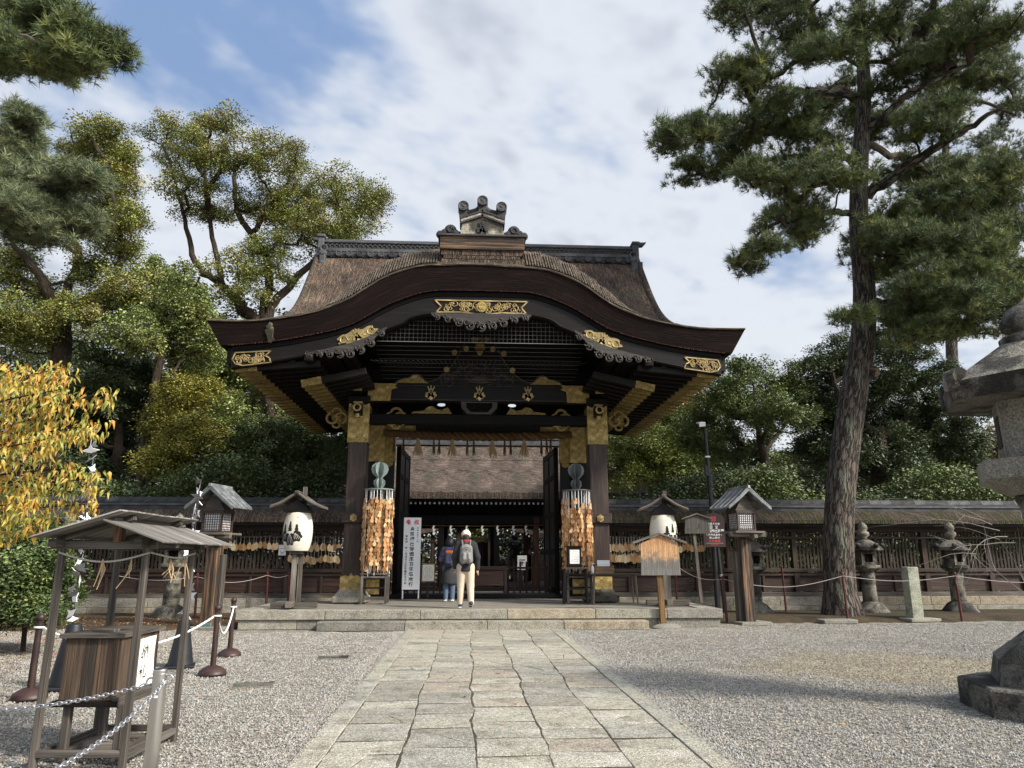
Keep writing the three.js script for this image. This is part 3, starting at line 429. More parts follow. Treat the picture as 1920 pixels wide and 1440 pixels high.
// ---- curved barge board (front and back) with its gold plates and carved pendants
const hafuB = curve([[0, 7.32], [1.17, 7.31], [1.4, 7.28], [1.76, 7.17], [1.84, 7.09], [2.17, 6.94], [2.4, 6.83], [2.6, 6.70], [3.1, 6.48], [3.55, 6.35], [4.3, 6.17], [4.85, 6.06], [5.5, 5.93], [5.9, 5.87]]);
function bandShape(a, b, f, g, n = 40) { const p = []; for (let i = 0; i <= n; i++) { const x = lerp(a, b, i / n); p.push([x, f(Math.abs(x))]); } for (let i = n; i >= 0; i--) { const x = lerp(a, b, i / n) * 0.995; p.push([x, g(Math.abs(x))]); } return shape(p); }
const ZF = HD - 0.28;
GP('barge_board', ext(bandShape(-5.92, 5.92, (x) => botE(x) - 0.01, hafuB, 80), 0.16, 0.01, 0, 0, ZF - 0.16), M.lacquer);
GP('barge_board', ext(bandShape(-5.92, 5.92, (x) => botE(x) - 0.01, hafuB, 40), 0.16, 0, 0, 0, -ZF), M.lacquer);
GP('board_moulding', tube(Array.from({ length: 61 }, (_, i) => { const x = lerp(-5.85, 5.85, i / 60); return [x, hafuB(Math.abs(x)) + 0.02, ZF + 0.012]; }), 0.022, 150, 5), M.lacquer);
GP('board_moulding', tube(Array.from({ length: 41 }, (_, i) => { const x = lerp(-5.9, 5.9, i / 40); return [x, botE(Math.abs(x)) - 0.10, ZF + 0.012]; }), 0.03, 120, 5), M.lacquerDark);
// gold openwork: rim + scrolling stems
function scrolls(inside, x0, x1, y0, y1, n, seed, th = 0.013) {
  const r = rng(seed), g = []; let tries = 0;
  while (g.length < n && tries++ < n * 12) { const x = rr(x0, x1, r), y = rr(y0, y1, r), R = rr(0.05, 0.10, r); if (!inside(x, y, R * 0.8)) continue; const a = r() * 6.28, sg = r() < 0.5 ? 1 : -1, p = []; for (let k = 0; k <= 14; k++) { const t = k / 14, an = a + sg * t * 7.2, q = R * (1 - t * 0.75); p.push([x + Math.cos(an) * q, y + Math.sin(an) * q, 0.012]); } g.push(tube(p, th * rr(0.7, 1.2, r), 14, 4)); }
  return g;
}
function rimmed(poly, w, d = 0.03) { let cx = 0, c2 = 0; for (const p of poly) { cx += p[0] / poly.length; c2 += p[1] / poly.length; } const g = []; poly.forEach((a, i) => { const b = poly[(i + 1) % poly.length], l = Math.hypot(b[0] - a[0], b[1] - a[1]); g.push(bx(l + w * 0.5, w, d, (a[0] + b[0]) / 2, (a[1] + b[1]) / 2, d / 2, 0, 0, Math.atan2(b[1] - a[1], b[0] - a[0]))); }); return g; }
const inPoly = (poly) => (x, y, m) => { let c = false; for (let i = 0, j = poly.length - 1; i < poly.length; j = i++) { const a = poly[i], b = poly[j]; if (a[1] > y !== b[1] > y && x < (b[0] - a[0]) * (y - a[1]) / (b[1] - a[1]) + a[0]) c = !c; const L = Math.hypot(b[0] - a[0], b[1] - a[1]), t = clamp(((x - a[0]) * (b[0] - a[0]) + (y - a[1]) * (b[1] - a[1])) / (L * L)); if (Math.hypot(a[0] + t * (b[0] - a[0]) - x, a[1] + t * (b[1] - a[1]) - y) < m) return false; } return c; };
{
  const cp = [[-1.14, 7.66], [1.14, 7.66], [0.98, 7.50], [1.10, 7.35], [0.5, 7.36], [0, 7.30], [-0.5, 7.36], [-1.10, 7.35], [-0.98, 7.50]];
  const g = GP('crown_plate', [...rimmed(cp, 0.028), ...scrolls(inPoly(cp), -1.1, 1.1, 7.32, 7.66, 46, 5, 0.0145)], M.goldPlain); g.position.z = ZF + 0.012;
  const ch = [cy(0.07, 0.07, 0.05, 12, 0, 7.50, 0.03, Math.PI / 2)]; for (let i = 0; i < 16; i++) { const a = i / 16 * 6.283; ch.push(sph(0.05, Math.cos(a) * 0.095, 7.50 + Math.sin(a) * 0.095, 0.025, 6, [Math.abs(Math.cos(a)) * 0.6 + 0.5, Math.abs(Math.sin(a)) * 0.6 + 0.5, 0.4])); }
  const cm = GP('chrysanthemum', ch, M.gold); cm.position.z = ZF + 0.012;
  for (const s of [-1, 1]) {
    // corner plates at the board ends
    const ep = [[-5.82, 6.24], [-5.0, 6.30], [-5.12, 6.18], [-5.02, 6.13], [-4.98, 6.02], [-5.62, 5.93], [-5.80, 5.97], [-5.88, 6.08]].map(([x, y]) => [-s * x, y]); if (s > 0) ep.reverse();
    const e = GP('corner_plate', [...rimmed(ep, 0.026), ...scrolls(inPoly(ep), s > 0 ? 4.9 : -5.9, s > 0 ? 5.9 : -4.9, 5.9, 6.32, 22, 40 + s, 0.0145)], M.goldPlain); e.position.z = ZF + 0.012;
    // shoulder plates with paulownia leaves
    const a = new THREE.Group(); a.name = 'shoulder_plate'; a.position.set(s * 2.98, 6.72, ZF + 0.014); a.rotation.z = -s * 0.34; gate.add(a);
    const lob = []; for (let i = 0; i < 48; i++) { const t = i / 48 * 6.283; lob.push([Math.cos(t) * (0.47 + 0.05 * Math.cos(t * 9)), Math.sin(t) * (0.13 + 0.035 * Math.cos(t * 7 + 1) + 0.05 * Math.abs(Math.cos(t)))]); }
    mesh('plate', ext(shape(lob, [-1, 1].flatMap((q) => [[q * 0.36, 0.04], [q * 0.30, -0.09]].map(([cx, c2]) => Array.from({ length: 8 }, (_, k) => [cx + 0.025 * Math.cos(k * 0.785), c2 + 0.025 * Math.sin(k * 0.785)])))), 0.02, 0.006), M.goldPlain, a);
    mesh('plate_crest', T(crestGeo(0.34), 0, -0.02, 0.02), M.goldPlain, a); for (const q of [-1, 1]) mesh('plate_scroll', [torus(0.085, 0.014, q * 0.34, 0.0, 0.03, 0, 0, 0, 5, 14, 5.2), torus(0.05, 0.012, q * 0.20, -0.02, 0.03, 0, 0, 1, 5, 12, 5.2)], M.goldPlain, a);
  }
}
// carved pendants: dark openwork clouds under the board
function pendant(name, xa, xb, top, dip, n, seed) {
  const r = rng(seed), g = [], pts = []; for (let i = 0; i <= 60; i++) { const t = i / 60, x = lerp(xa, xb, t); pts.push([x, top(x) + 0.03]); }
  for (let i = 60; i >= 0; i--) { const t = i / 60, x = lerp(xa, xb, t); pts.push([x, top(x) - dip(t) * 0.62 + 0.03 * Math.cos(t * n * 6.283)]); }
  g.push(ext(pts, 0.06, 0));
  for (let i = 0; i < n; i++) { const t = (i + 0.5) / n, x = lerp(xa, xb, t), y = top(x) - dip(t) * 0.78, R = 0.05 + dip(t) * 0.11; g.push(torus(R, 0.026, x, y, 0.05, 0, 0, r() * 6, 5, 14, 5.2), torus(R * 0.5, 0.022, x + R * 0.25, y, 0.07, 0, 0, r() * 6, 5, 10, 5), torus(R * 0.6, 0.02, x - R, y + R * 0.9, 0.06, 0, 0, r() * 6, 5, 10, 5)); }
  return GP(name, g, M.pendantWood);
}

pendant('crown_pendant', -1.22, 1.22, () => 7.29, (t) => 0.10 + 0.32 * Math.pow(Math.sin(t * Math.PI), 2.2), 9, 3).position.z = ZF + 0.02;
for (const s of [-1, 1]) pendant('shoulder_pendant', s > 0 ? 2.28 : -4.2, s > 0 ? 4.2 : -2.28, (x) => hafuB(Math.abs(x)) + 0.02, (t) => { const q = s > 0 ? 1 - t : t; return 0.07 + 0.26 * Math.pow(Math.sin(Math.PI * Math.pow(q, 1.5)), 1.5); }, 8, 10 + s).position.z = ZF + 0.02;

// ---- wire netting in front of the pediment: an upright upper sheet and a lower one leaning back to the beam
{
  const g = [], y1 = 6.66, w = 0.0035;
  for (let x = -2.5; x <= 2.5; x += 0.105) { const t = hafuB(Math.abs(x)) - 0.02; if (t > y1) g.push(bx(w, t - y1, w, x, (t + y1) / 2, ZF - 0.22)); g.push(bx(w, 2.56, w, x * 1.06, (y1 + 6.18) / 2, (ZF - 0.22 + 2.2) / 2, Math.atan2(2.2, -(y1 - 6.18)) , 0, 0)); }
  for (let y = y1; y < 7.28; y += 0.105) { let xm = 2.55; while (xm > 0.1 && hafuB(xm) < y + 0.02) xm -= 0.02; g.push(bx(xm * 2, w, w, 0, y, ZF - 0.22)); }
  for (let i = 1; i < 10; i++) { const t = i / 10; g.push(bx(5.2, w, w, 0, lerp(y1, 6.18, t), lerp(ZF - 0.22, 2.14, t))); }
  kind(GP('wire_net', g, M.wire), 'stuff'); GP('net_bar', bx(5.1, 0.014, 0.014, 0, y1, ZF - 0.215), M.wire);
}
// ---- pillars
const pillarGold = (w, y0, y1, point) => ext([[-w / 2, y0], [w / 2, y0], [w / 2, y1], ...(point ? [[w * 0.30, y1 + point * 0.45], [w * 0.1, y1 + point * 0.25], [0, y1 + point], [-w * 0.1, y1 + point * 0.25], [-w * 0.30, y1 + point * 0.45]] : []), [-w / 2, y1]], 0.012, 0.004);
function sheath(parent, w, y0, y1, pt, m = M.gold) { for (let k = 0; k < 4; k++) { const o = mesh('gold_sheath', pillarGold(w + 0.012, y0, y1, pt), m, parent); const a = k * Math.PI / 2; o.rotation.y = a; o.position.set(Math.sin(a) * (w / 2 + 0.002), 0, Math.cos(a) * (w / 2 + 0.002)); } }
for (const s of [-1, 1]) for (const zz of [1.85, -1.85]) {
  const p = new THREE.Group(); p.name = 'pillar'; p.position.set(s * 3.24, 0, zz); gate.add(p);
  mesh('shaft', rbx(0.50, 4.9, 0.50, 0.035, 0, 3.15, 0, 0, 0, 0, 'y'), M.pillar, p);
  mesh('plinth', merge([rbx(0.86, 0.16, 0.86, 0.03, 0, 0.48, 0), T(uvBox(flat(new THREE.CylinderGeometry(0.40, 0.56, 0.16, 4, 1))), 0, 0.64, 0, 0, Math.PI / 4)]), zz > 0 && s > 0 ? M.darkStone : M.stone, p);
  if (zz > 0) {
    sheath(p, 0.52, 4.52, 5.58, -0.12); sheath(p, 0.52, 0.70, 1.02, 0.12);
    mesh('tie_beam', merge([rbx(0.62, 0.26, 0.64, 0.02, 0, 2.53, 0), rbx(0.30, 0.24, 0.3, 0.02, -s * 0.32, 2.53, 0)]), M.pillar, p);
    mesh('hex_boss', merge([cy(0.10, 0.10, 0.04, 6, 0, 2.53, 0.34, Math.PI / 2), torus(0.05, 0.02, 0, 2.53, 0.36), sph(0.04, 0, 2.53, 0.365, 8)]), M.goldPlain, p);
    mesh('side_boss', merge([cy(0.08, 0.08, 0.04, 6, -s * 0.48, 2.53, 0, 0, 0, Math.PI / 2)]), M.goldPlain, p);
    // bracket stack on the pillar head
    mesh('bearing_block', merge([rbx(0.62, 0.20, 0.62, 0.03, 0, 5.70, 0), T(uvBox(flat(new THREE.CylinderGeometry(0.42, 0.30, 0.12, 4, 1))), 0, 5.60, 0, 0, Math.PI / 4)]), M.lacquer, p);
    mesh('bracket_arm', merge([rbx(0.2, 0.2, 1.3, 0.03, 0, 5.92, 0.1), rbx(1.3, 0.2, 0.2, 0.03, 0, 5.92, 0), rbx(0.18, 0.18, 0.9, 0.03, 0, 6.30, 0.25)]), M.lacquer, p);
    mesh('gold_tip', merge([rbx(0.215, 0.10, 0.05, 0.01, 0, 5.97, 0.76), rbx(0.24, 0.07, 0.06, 0.01, 0, 5.86, 0.74)]), M.goldPlain, p); mesh('gold_tip', merge([rbx(0.2, 0.1, 0.04, 0.01, 0, 6.34, 0.71), rbx(0.16, 0.06, 0.04, 0.01, 0, 6.24, 0.70)]), M.goldPlain, p);
    for (const [bxx, bzz] of [[0, 0.6], [-0.55, 0], [0.55, 0]]) { mesh('small_block', rbx(0.26, 0.16, 0.26, 0.02, bxx, 6.10, bzz), M.lacquer, p); mesh('block_edge', bx(0.265, 0.03, 0.02, bxx, 6.16, bzz + 0.135), M.goldPlain, p); }
    mesh('nosing', merge([rbx(0.22, 0.3, 0.36, 0.04, 0, 5.38, 0.36), sph(0.14, 0, 5.38, 0.55, 10, [0.8, 1, 0.9])]), M.lacquer, p);
    mesh('nosing_gold', merge([torus(0.09, 0.028, 0, 5.40, 0.64), cy(0.06, 0.08, 0.14, 8, 0, 5.22, 0.5), rbx(0.235, 0.05, 0.2, 0.01, 0, 5.55, 0.46)]), M.goldPlain, p);
    // gold-ringed cloud carvings beside the pillar
    for (const q of [-1, 1]) { const x = q * (q === -s ? 0.98 : 0.62), k = q === -s ? 1 : 0.85; mesh('cloud_ring', merge([torus(0.17 * k, 0.036, x - 0.12, 5.20, 0.1, 0, 0, 1.9, 6, 16, 4.4), torus(0.17 * k, 0.036, x + 0.12, 5.20, 0.1, 0, 0, -1.3, 6, 16, 4.4), torus(0.15 * k, 0.036, x, 5.34, 0.1, 0, 0, 0.2, 6, 16, 2.8), torus(0.12 * k, 0.03, x, 5.04, 0.1, 0, 0, 3.4, 6, 12, 2.6)]), M.gold, p); mesh('cloud_body', merge([sph(0.13, x, 5.22, 0.07, 10, [1.2, 1, 0.5]), sph(0.1, x + 0.08, 5.12, 0.06, 8, [1, 1, 0.6]), bx(0.7, 0.14, 0.1, x * 0.6, 5.16, 0.0)]), M.goldDim, p); }
  }
}
// ---- beams across the front bay
GP('main_beam', rbx(6.1, 0.46, 0.34, 0.03, 0, 5.90, 1.95), M.lacquer);
GP('beam_arris', merge([bx(6.0, 0.02, 0.02, 0, 5.70, 2.13), bx(6.0, 0.016, 0.02, 0, 6.10, 2.13)]), M.pendantWood);
GP('lower_beam', rbx(6.1, 0.28, 0.30, 0.03, 0, 5.18, 1.9), M.lacquerDark);
GP('plate_beam', rbx(9.4, 0.24, 0.26, 0.03, 0, 6.34, 1.85), M.lacquerDark);
for (const s of [-1, 1]) {
  GP('beam_end_plate', ext([[s * 3.02, 5.66], [s * 3.02, 6.14], [s * 2.25, 6.14], [s * 2.32, 6.07], [s * 2.24, 6.03], [s * 2.40, 5.97], [s * 2.42, 5.66]].slice(0).sort(() => 0), 0.02, 0.005, 0, 0, 2.125), M.gold);
  GP('side_beam', rbx(0.3, 0.4, 3.7, 0.03, s * 3.24, 5.9, 0), M.lacquer); GP('side_plate_beam', rbx(0.26, 0.24, 9.3, 0.03, s * 3.24, 6.34, 0), M.lacquer); GP('outer_purlin', rbx(0.22, 0.22, 9.4, 0.03, s * 4.1, 6.16, 0), M.lacquerDark);
  // brackets stepping out under the side eave
  for (const zz of [1.85, -1.85, 0]) GP('side_bracket', rbx(1.5, 0.2, 0.2, 0.03, s * 3.7, 5.98, zz), M.lacquer);
}
for (const x of [-1.32, 0, 1.33]) GP('beam_crest', crestGeo(0.40), M.goldPlain).position.set(x, 5.87, 2.13);
// frog-leg strut in the pediment
{
  const half = [[0.0, 7.5], [0.34, 7.42], [0.52, 7.15], [0.66, 6.86], [0.80, 6.66], [0.98, 6.46], [1.18, 6.30], [1.36, 6.24], [1.50, 6.26], [1.58, 6.36], [1.68, 6.43], [1.82, 6.42], [1.92, 6.34], [2.05, 6.32], [2.24, 6.24], [2.34, 6.14]];
  const pts = [...half.map(([x, y]) => [x, y]).reverse(), ...half.slice(1).map(([x, y]) => [-x, y]), [-2.34, 6.13], [2.34, 6.13]];
  const fk = new THREE.Group(); fk.name = 'frog_leg_strut'; fk.position.z = 1.95; gate.add(fk);
  mesh('strut_board', ext(pts.slice(0, -2).concat([[-2.34, 6.12], [2.34, 6.12]]), 0.14, 0.01), M.lacquer, fk);
  mesh('strut_edge', merge([1, -1].map((s) => tube(half.map(([x, y]) => [s * x, y - 0.015, 0.15]), 0.022, 60, 5))), M.carved, fk);
  for (const s of [-1, 1]) mesh('foot_plate', ext([[1.40, 6.17], [2.26, 6.17], [2.20, 6.23], [2.04, 6.28], [1.92, 6.30], [1.82, 6.38], [1.68, 6.39], [1.58, 6.30], [1.50, 6.22]].map(([x, y]) => [s * x, y]), 0.012, 0.004, 0, 0, 0.155), M.gold, fk);
  for (const [x, y] of [[-0.91, 6.56], [0.91, 6.56], [-0.70, 7.05], [-0.38, 7.17], [0, 7.06], [0.36, 7.17], [0.67, 7.04]]) mesh('gold_disc', merge([cy(0.078, 0.078, 0.03, 14, x, y, 0.17, Math.PI / 2), torus(0.05, 0.01, x, y, 0.187, 0, 0, 0, 4, 12)]), M.goldPlain, fk);
  const r = rng(99), cv = []; for (let i = 0; i < 46; i++) { const x = rr(-1.0, 1.0, r), y = rr(6.18, 6.75 - Math.abs(x) * 0.35, r), R = rr(0.05, 0.13, r); cv.push(torus(R, 0.022, x, y, 0.15, rr(-0.3, 0.3, r), 0, r() * 6.28, 5, 10, rr(2, 5, r))); }
  for (let i = 0; i < 14; i++) { const a = lerp(-1.5, 1.5, i / 13); cv.push(limb([V(0, 6.2, 0.14), V(Math.sin(a) * 0.2, 6.2 + Math.cos(a) * 0.16, 0.2), V(Math.sin(a) * 0.4, 6.2 + Math.cos(a) * 0.3, 0.15)], [0.03, 0.035, 0.006], 5)); }
  mesh('carved_foliage', cv, M.carved, fk);
  mesh('upper_crest', merge([rbx(0.5, 0.16, 0.2, 0.02, 0, 7.42, 0.1), rbx(0.24, 0.2, 0.24, 0.02, 0, 7.25, 0.15)]), M.goldDim, fk); mesh('strut_cap', rbx(0.9, 0.14, 0.3, 0.02, 0, 7.56, 0.05), M.lacquer, fk);
  mesh('crest_pin', merge([sph(0.07, 0, 7.30, 0.28, 8), torus(0.14, 0.03, 0, 7.24, 0.2, 0, 0, 3.2, 5, 12, 3)]), M.goldDim, fk);
}
// panel between the two beams
{
  const s6 = [[-0.5, 5.68], [0.5, 5.68], [0.48, 5.50], [0.32, 5.33], [-0.32, 5.33], [-0.48, 5.50]];
  GP('carved_panel_frame', ext(shape(s6, [s6.map(([x, y]) => [x * 0.72, 5.51 + (y - 5.51) * 0.72])]), 0.1, 0.012, 0, 0, 1.98), M.pendantWood);
  const r = rng(14); GP('carved_panel', [bx(0.9, 0.34, 0.05, 0, 5.5, 1.98), ...Array.from({ length: 20 }, () => torus(rr(0.03, 0.07, r), 0.014, rr(-0.3, 0.3, r), rr(5.4, 5.62, r), 2.02, 0, 0, r() * 6, 5, 10, 4))], M.lacquerDark);
  for (const s of [-1, 1]) GP('wing_plate', ext([[0.75, 5.34], [1.85, 5.34], [1.80, 5.39], [1.5, 5.42], [1.46, 5.48], [1.36, 5.54], [1.26, 5.54], [1.16, 5.46], [1.02, 5.44], [0.86, 5.52]].map(([x, y]) => [s * x, y]), 0.02, 0.004, 0, 0, 1.98), M.goldDim);
}
// rafters under the side eaves, gold-sleeved at the tips: flying rafters outside, ground rafters inside
{
  const raft = rbx(2.0, 0.15, 0.12, 0.012, 0, 0, 0), cap = rbx(0.52, 0.165, 0.135, 0.012, 0, 0, 0), raftI = rbx(1.6, 0.17, 0.14, 0.012, 0, 0, 0), capI = rbx(0.5, 0.185, 0.155, 0.012, 0, 0, 0);
  for (const s of [-1, 1]) {
    GP('eave_board', rbx(0.14, 0.40, 9.1, 0.01, s * 5.98, 6.19, 0), M.lacquer); GP('eave_board', rbx(0.16, 0.14, 9.0, 0.01, s * 4.52, 6.12, 0), M.lacquer);
    GP('soffit_board', T(uvBox(new THREE.BoxGeometry(2.6, 0.03, 9.0), 'z'), s * 4.75, 6.16, 0, 0, 0, -s * 0.06), M.lacquerDark);
    for (let i = 0; i < 23; i++) { const z = 4.42 - i * 0.402; const a = at(GP('flying_rafter', raft, M.lacquer), s * 4.85, 5.98, z, 0, 0, -s * 0.09); mesh('gold_sleeve', cap, i % 5 === 3 ? M.goldDim : M.goldRaft, a).position.x = s * 0.75; }
    for (let i = 0; i < 20; i++) { const z = 3.85 - i * 0.402; const a = at(GP('ground_rafter', raftI, M.lacquer), s * 3.62, 5.86, z, 0, 0, -s * 0.22); mesh('gold_sleeve', capI, M.goldRaft, a).position.x = s * 0.56; }
  }
  // rear eave closing the view beneath the roof
  GP('rear_lintel', rbx(6.2, 0.5, 0.3, 0.02, 0, 6.0, -1.9), M.lacquerDark); 
}
// ---- main door posts, gold lintel, doors folded back
for (const s of [-1, 1]) {
  const p = new THREE.Group(); p.name = 'door_post'; p.position.set(s * 3.0, 0, 0); gate.add(p);
  mesh('shaft', rbx(0.50, 5.2, 0.5, 0.05, 0, 3.0, 0, 0, 0, 0, 'y'), M.lacquer, p); sheath(p, 0.52, 4.25, 5.5, -0.16, M.goldShade);
  mesh('side_panel', rbx(0.30, 4.7, 0.2, 0.02, -s * 0.40, 2.75, 0.05, 0, 0, 0, 'y'), M.lacquer, p); mesh('panel_sheath', merge([bx(0.32, 0.9, 0.22, -s * 0.40, 4.72, 0.05), cy(0.13, 0.13, 0.225, 12, -s * 0.40, 4.24, 0.05, Math.PI / 2)]), M.goldShade, p);
  mesh('foot_sheath', bx(0.53, 0.4, 0.53, 0, 0.72, 0), M.goldShade, p);
  const d = new THREE.Group(); d.name = 'door'; d.position.set(s * 2.36, 0, -0.1); d.rotation.y = s * 0.05; gate.add(d);
  mesh('leaf', rbx(0.09, 4.3, 2.2, 0.01, 0, 2.62, -1.2, 0, 0, 0, 'y'), M.lacquer, d);
  mesh('rail', merge([0.6, 1.7, 2.8, 3.9, 4.65].map((y) => rbx(0.13, 0.16, 2.2, 0.015, 0, y, -1.2))), M.lacquerDark, d); mesh('stile', merge([-0.14, -1.2, -2.26].map((z) => rbx(0.13, 4.3, 0.14, 0.015, 0, 2.62, z))), M.lacquerDark, d);
}
GP('lintel', rbx(6.6, 0.34, 0.42, 0.03, 0, 5.22, 0), M.lacquer); for (const s of [-1, 1]) GP('lintel_sheath', bx(1.0, 0.36, 0.44, s * 2.35, 5.22, 0), M.goldShade);
{ const ov = (x) => Array.from({ length: 10 }, (_, k) => [x + 0.13 * Math.cos(k * 0.628), 6.02 + 0.06 * Math.sin(k * 0.628)]); GP('transom', ext(shape([[-3, 5.38], [3, 5.38], [3, 7.0], [-3, 7.0]], [ov(-1.12), ov(1.02)]), 0.08, 0, 0, 0, -0.1), M.lacquerDark); }
GP('threshold', rbx(5.6, 0.12, 0.4, 0.02, 0, 0.45, -0.2), M.lacquer);

// ---------------------------------------------------------------- straw rope with tassels, hung across the doorway
{
  const rp = thing('straw_rope', 'thick twisted straw rope with hanging tassels stretched across the gate doorway', 'rope', [0.22, 0, -21.35]);
  const strand = (ph) => { const p = []; for (let i = 0; i <= 160; i++) { const t = i / 160, x = lerp(-2.75, 2.75, t), a = t * 62 + ph, R = 0.058 * (0.75 + 0.5 * Math.sin(t * Math.PI)); p.push(V(x, 5.07 - 0.08 * Math.sin(t * Math.PI) + Math.cos(a) * R, Math.sin(a) * R)); } return new THREE.TubeGeometry(new THREE.CatmullRomCurve3(p), 480, 0.068, 6); };
  for (const ph of [0, 2.09, 4.19]) mesh('strand', strand(ph), M.straw, rp);
  const r = rng(23);
  const fine = (x, w, l, n, m) => { const g = []; for (let i = 0; i < n; i++) { const a = r() * 6.28, q = Math.sqrt(r()); g.push(limb([V(Math.cos(a) * 0.015, 0, Math.sin(a) * 0.015), V(Math.cos(a) * w * q * 0.5, -l * 0.5, Math.sin(a) * w * q * 0.5), V(Math.cos(a) * w * q, -l * rr(0.85, 1.05, r), Math.sin(a) * w * q)], [0.008, 0.009, 0.004], 3)); } const o = mesh('tassel', g, m, rp); o.position.set(x, 5.00 - 0.06 * Math.cos(x * 0.57), 0.02); };
  for (const x of [-1.75, -0.75, 0.42, 1.35]) fine(x, 0.17, 0.56, 60, M.strawPale);
  for (const x of [-2.45, -2.18, -1.30, -1.14, -0.32, -0.13, 0.78, 0.95, 1.86, 2.02, 2.14]) fine(x, 0.055, 0.52, 22, M.straw);
}
// ================================================================ ROOFED TIMBER FENCES either side of the gate
function fence(label, x0, x1, seed, mossy) {
  const f = thing('timber_fence', label, 'fence', [0, 0, -21.15]), r = rng(seed), L = x1 - x0, cx = (x0 + x1) / 2, P = (n, g, m, q = f) => mesh(n, g, m, q);
  // stone footing in two courses
  for (let c = 0; c < 2; c++) { let x = x0; while (x < x1 - 0.2) { const w = Math.min(rr(0.9, 1.7, r), x1 - x); P('footing_stone', rbx(w - 0.008, 0.23, 0.44, 0.012, x + w / 2, 0.10 + c * 0.235, 0.06 - c * 0.03), r() < 0.6 ? M.stone : M.stoneWarm); x += w; } }
  P('sill', rbx(L, 0.13, 0.24, 0.015, cx, 0.505, 0), M.greyDark);
  const bay = 1.94, n = Math.round(L / bay), w = L / n;
  for (let i = 0; i <= n; i++) P('post', rbx(0.15, 2.0, 0.17, 0.012, x0 + i * w, 1.56, 0, 0, 0, 0, 'y'), M.fence);
  P('mid_rail', rbx(L, 0.10, 0.20, 0.012, cx, 1.17, 0.02), M.fence); P('mid_rail', rbx(L, 0.09, 0.15, 0.012, cx, 1.06, 0.0), M.fence);
  P('top_rail', rbx(L, 0.16, 0.18, 0.012, cx, 2.32, 0), M.fence); P('nail_rail', rbx(L, 0.06, 0.05, 0.008, cx, 2.08, 0.09), M.fence);
  const slat = [0, 1, 2].map(() => bx(0.052, 1.02, 0.035)), tone = [M.fenceSlat, M.fence, M.greySlat];
  for (let i = 0; i < n; i++) {
    for (const [y, h] of [[0.66, 0.14], [0.805, 0.14], [0.95, 0.14]]) P('panel_board', rbx(w - 0.16, h, 0.05, 0.006, x0 + (i + 0.5) * w, y, -0.02), r() < 0.7 ? M.fencePanel : M.fence);
    P('stile', rbx(0.07, 0.46, 0.09, 0.008, x0 + (i + 0.5) * w, 0.80, 0.02, 0, 0, 0, 'y'), M.fence);
    const m = Math.floor((w - 0.2) / 0.105); for (let k = 0; k < m; k++) { const o = P('slat', slat[k % 3], tone[Math.floor(r() * 3)]); o.position.set(x0 + i * w + 0.13 + (k + 0.5) * (w - 0.26) / m, 1.73, rr(-0.012, 0.012, r)); }
  }
  // thatched roof with a low tiled ridge
  const rs = [[-0.62, 2.46], [-0.60, 2.56], [-0.28, 2.80], [0, 2.90], [0.28, 2.80], [0.60, 2.56], [0.62, 2.46], [0.5, 2.42], [0, 2.52], [-0.5, 2.42]];
  const g = ext(rs, L, 0, 0, 0, 0, 0, 0, 0); T(g, x0, 0, 0, 0, Math.PI / 2, 0); P('thatch', uvBox(g, 'x', false), mossy ? M.mossBark : M.bark);
  P('fascia', bx(L, 0.06, 0.04, cx, 2.41, 0.50), M.lacquer); P('fascia', bx(L, 0.06, 0.04, cx, 2.41, -0.50), M.lacquer);
  P('ridge_bed', bx(L, 0.12, 0.46, cx, 2.88, 0), M.tileDark);
  P('ridge_course', bx(L, 0.045, 0.52, cx, 2.955, 0), M.tile); P('ridge_course', bx(L, 0.05, 0.40, cx, 3.005, 0), M.tileDark);
  for (let x = x0 + 0.15; x < x1 - 0.1; x += 0.34) P('ridge_tile', T(flat(new THREE.CylinderGeometry(0.15, 0.15, 0.33, 10, 1, false, 0, Math.PI)), x, 3.02, 0, 0, 0, Math.PI / 2), r() < 0.5 ? M.tile : M.tileDark);
  return f;
}
fence('dark slatted timber fence with thatched coping running beside the orange-leaved cherry tree', -16.5, -3.1, 71, false);
fence('dark slatted timber fence with mossy thatched coping behind the leaning pine trunk', 3.55, 19.0, 72, true);

// ================================================================ VOTIVE PLAQUES: gourd-shaped wooden plaques on cords, hung from the fence rail
const plaqueGeo = (() => { const o = []; for (let i = 0; i < 22; i++) { const t = i / 22 * 6.283; o.push([Math.sin(t) * (0.060 - 0.016 * Math.cos(t) + (Math.cos(t) > 0.75 ? -0.012 : 0)), Math.cos(t) * 0.100]); } return ext(o, 0.010, 0.002, 0, 0, -0.005); })();
const boardGeo = ext([[-0.07, -0.045], [0.07, -0.045], [0.07, 0.03], [0, 0.055], [-0.07, 0.03]], 0.010, 0.002, 0, 0, -0.005);
const inkMap = (seed, base) => canvasTex(64, 96, (c, w, h) => { c.fillStyle = base; c.fillRect(0, 0, w, h); const r = rng(seed); c.strokeStyle = 'rgba(30,24,20,0.8)'; for (let k = 0; k < 4; k++) { for (let y = 18; y < 78; y += 7) { if (r() < 0.25) continue; c.lineWidth = 1.4; c.beginPath(); c.moveTo(14 + k * 11 + r() * 4, y + r() * 3); c.lineTo(18 + k * 11 + r() * 4, y + r() * 5); c.stroke(); } } });
function fitUV(g, x0, x1, y0, y1) { g = flat(g).clone(); const p = g.attributes.position, uv = new Float32Array(p.count * 2); for (let i = 0; i < p.count; i++) { uv[i * 2] = (p.getX(i) - x0) / (x1 - x0); uv[i * 2 + 1] = (p.getY(i) - y0) / (y1 - y0); } g.setAttribute('uv', new THREE.BufferAttribute(uv, 2)); return g; }
const plaqueG = fitUV(plaqueGeo, -0.08, 0.08, -0.10, 0.10), boardG = fitUV(boardGeo, -0.075, 0.075, -0.05, 0.06);
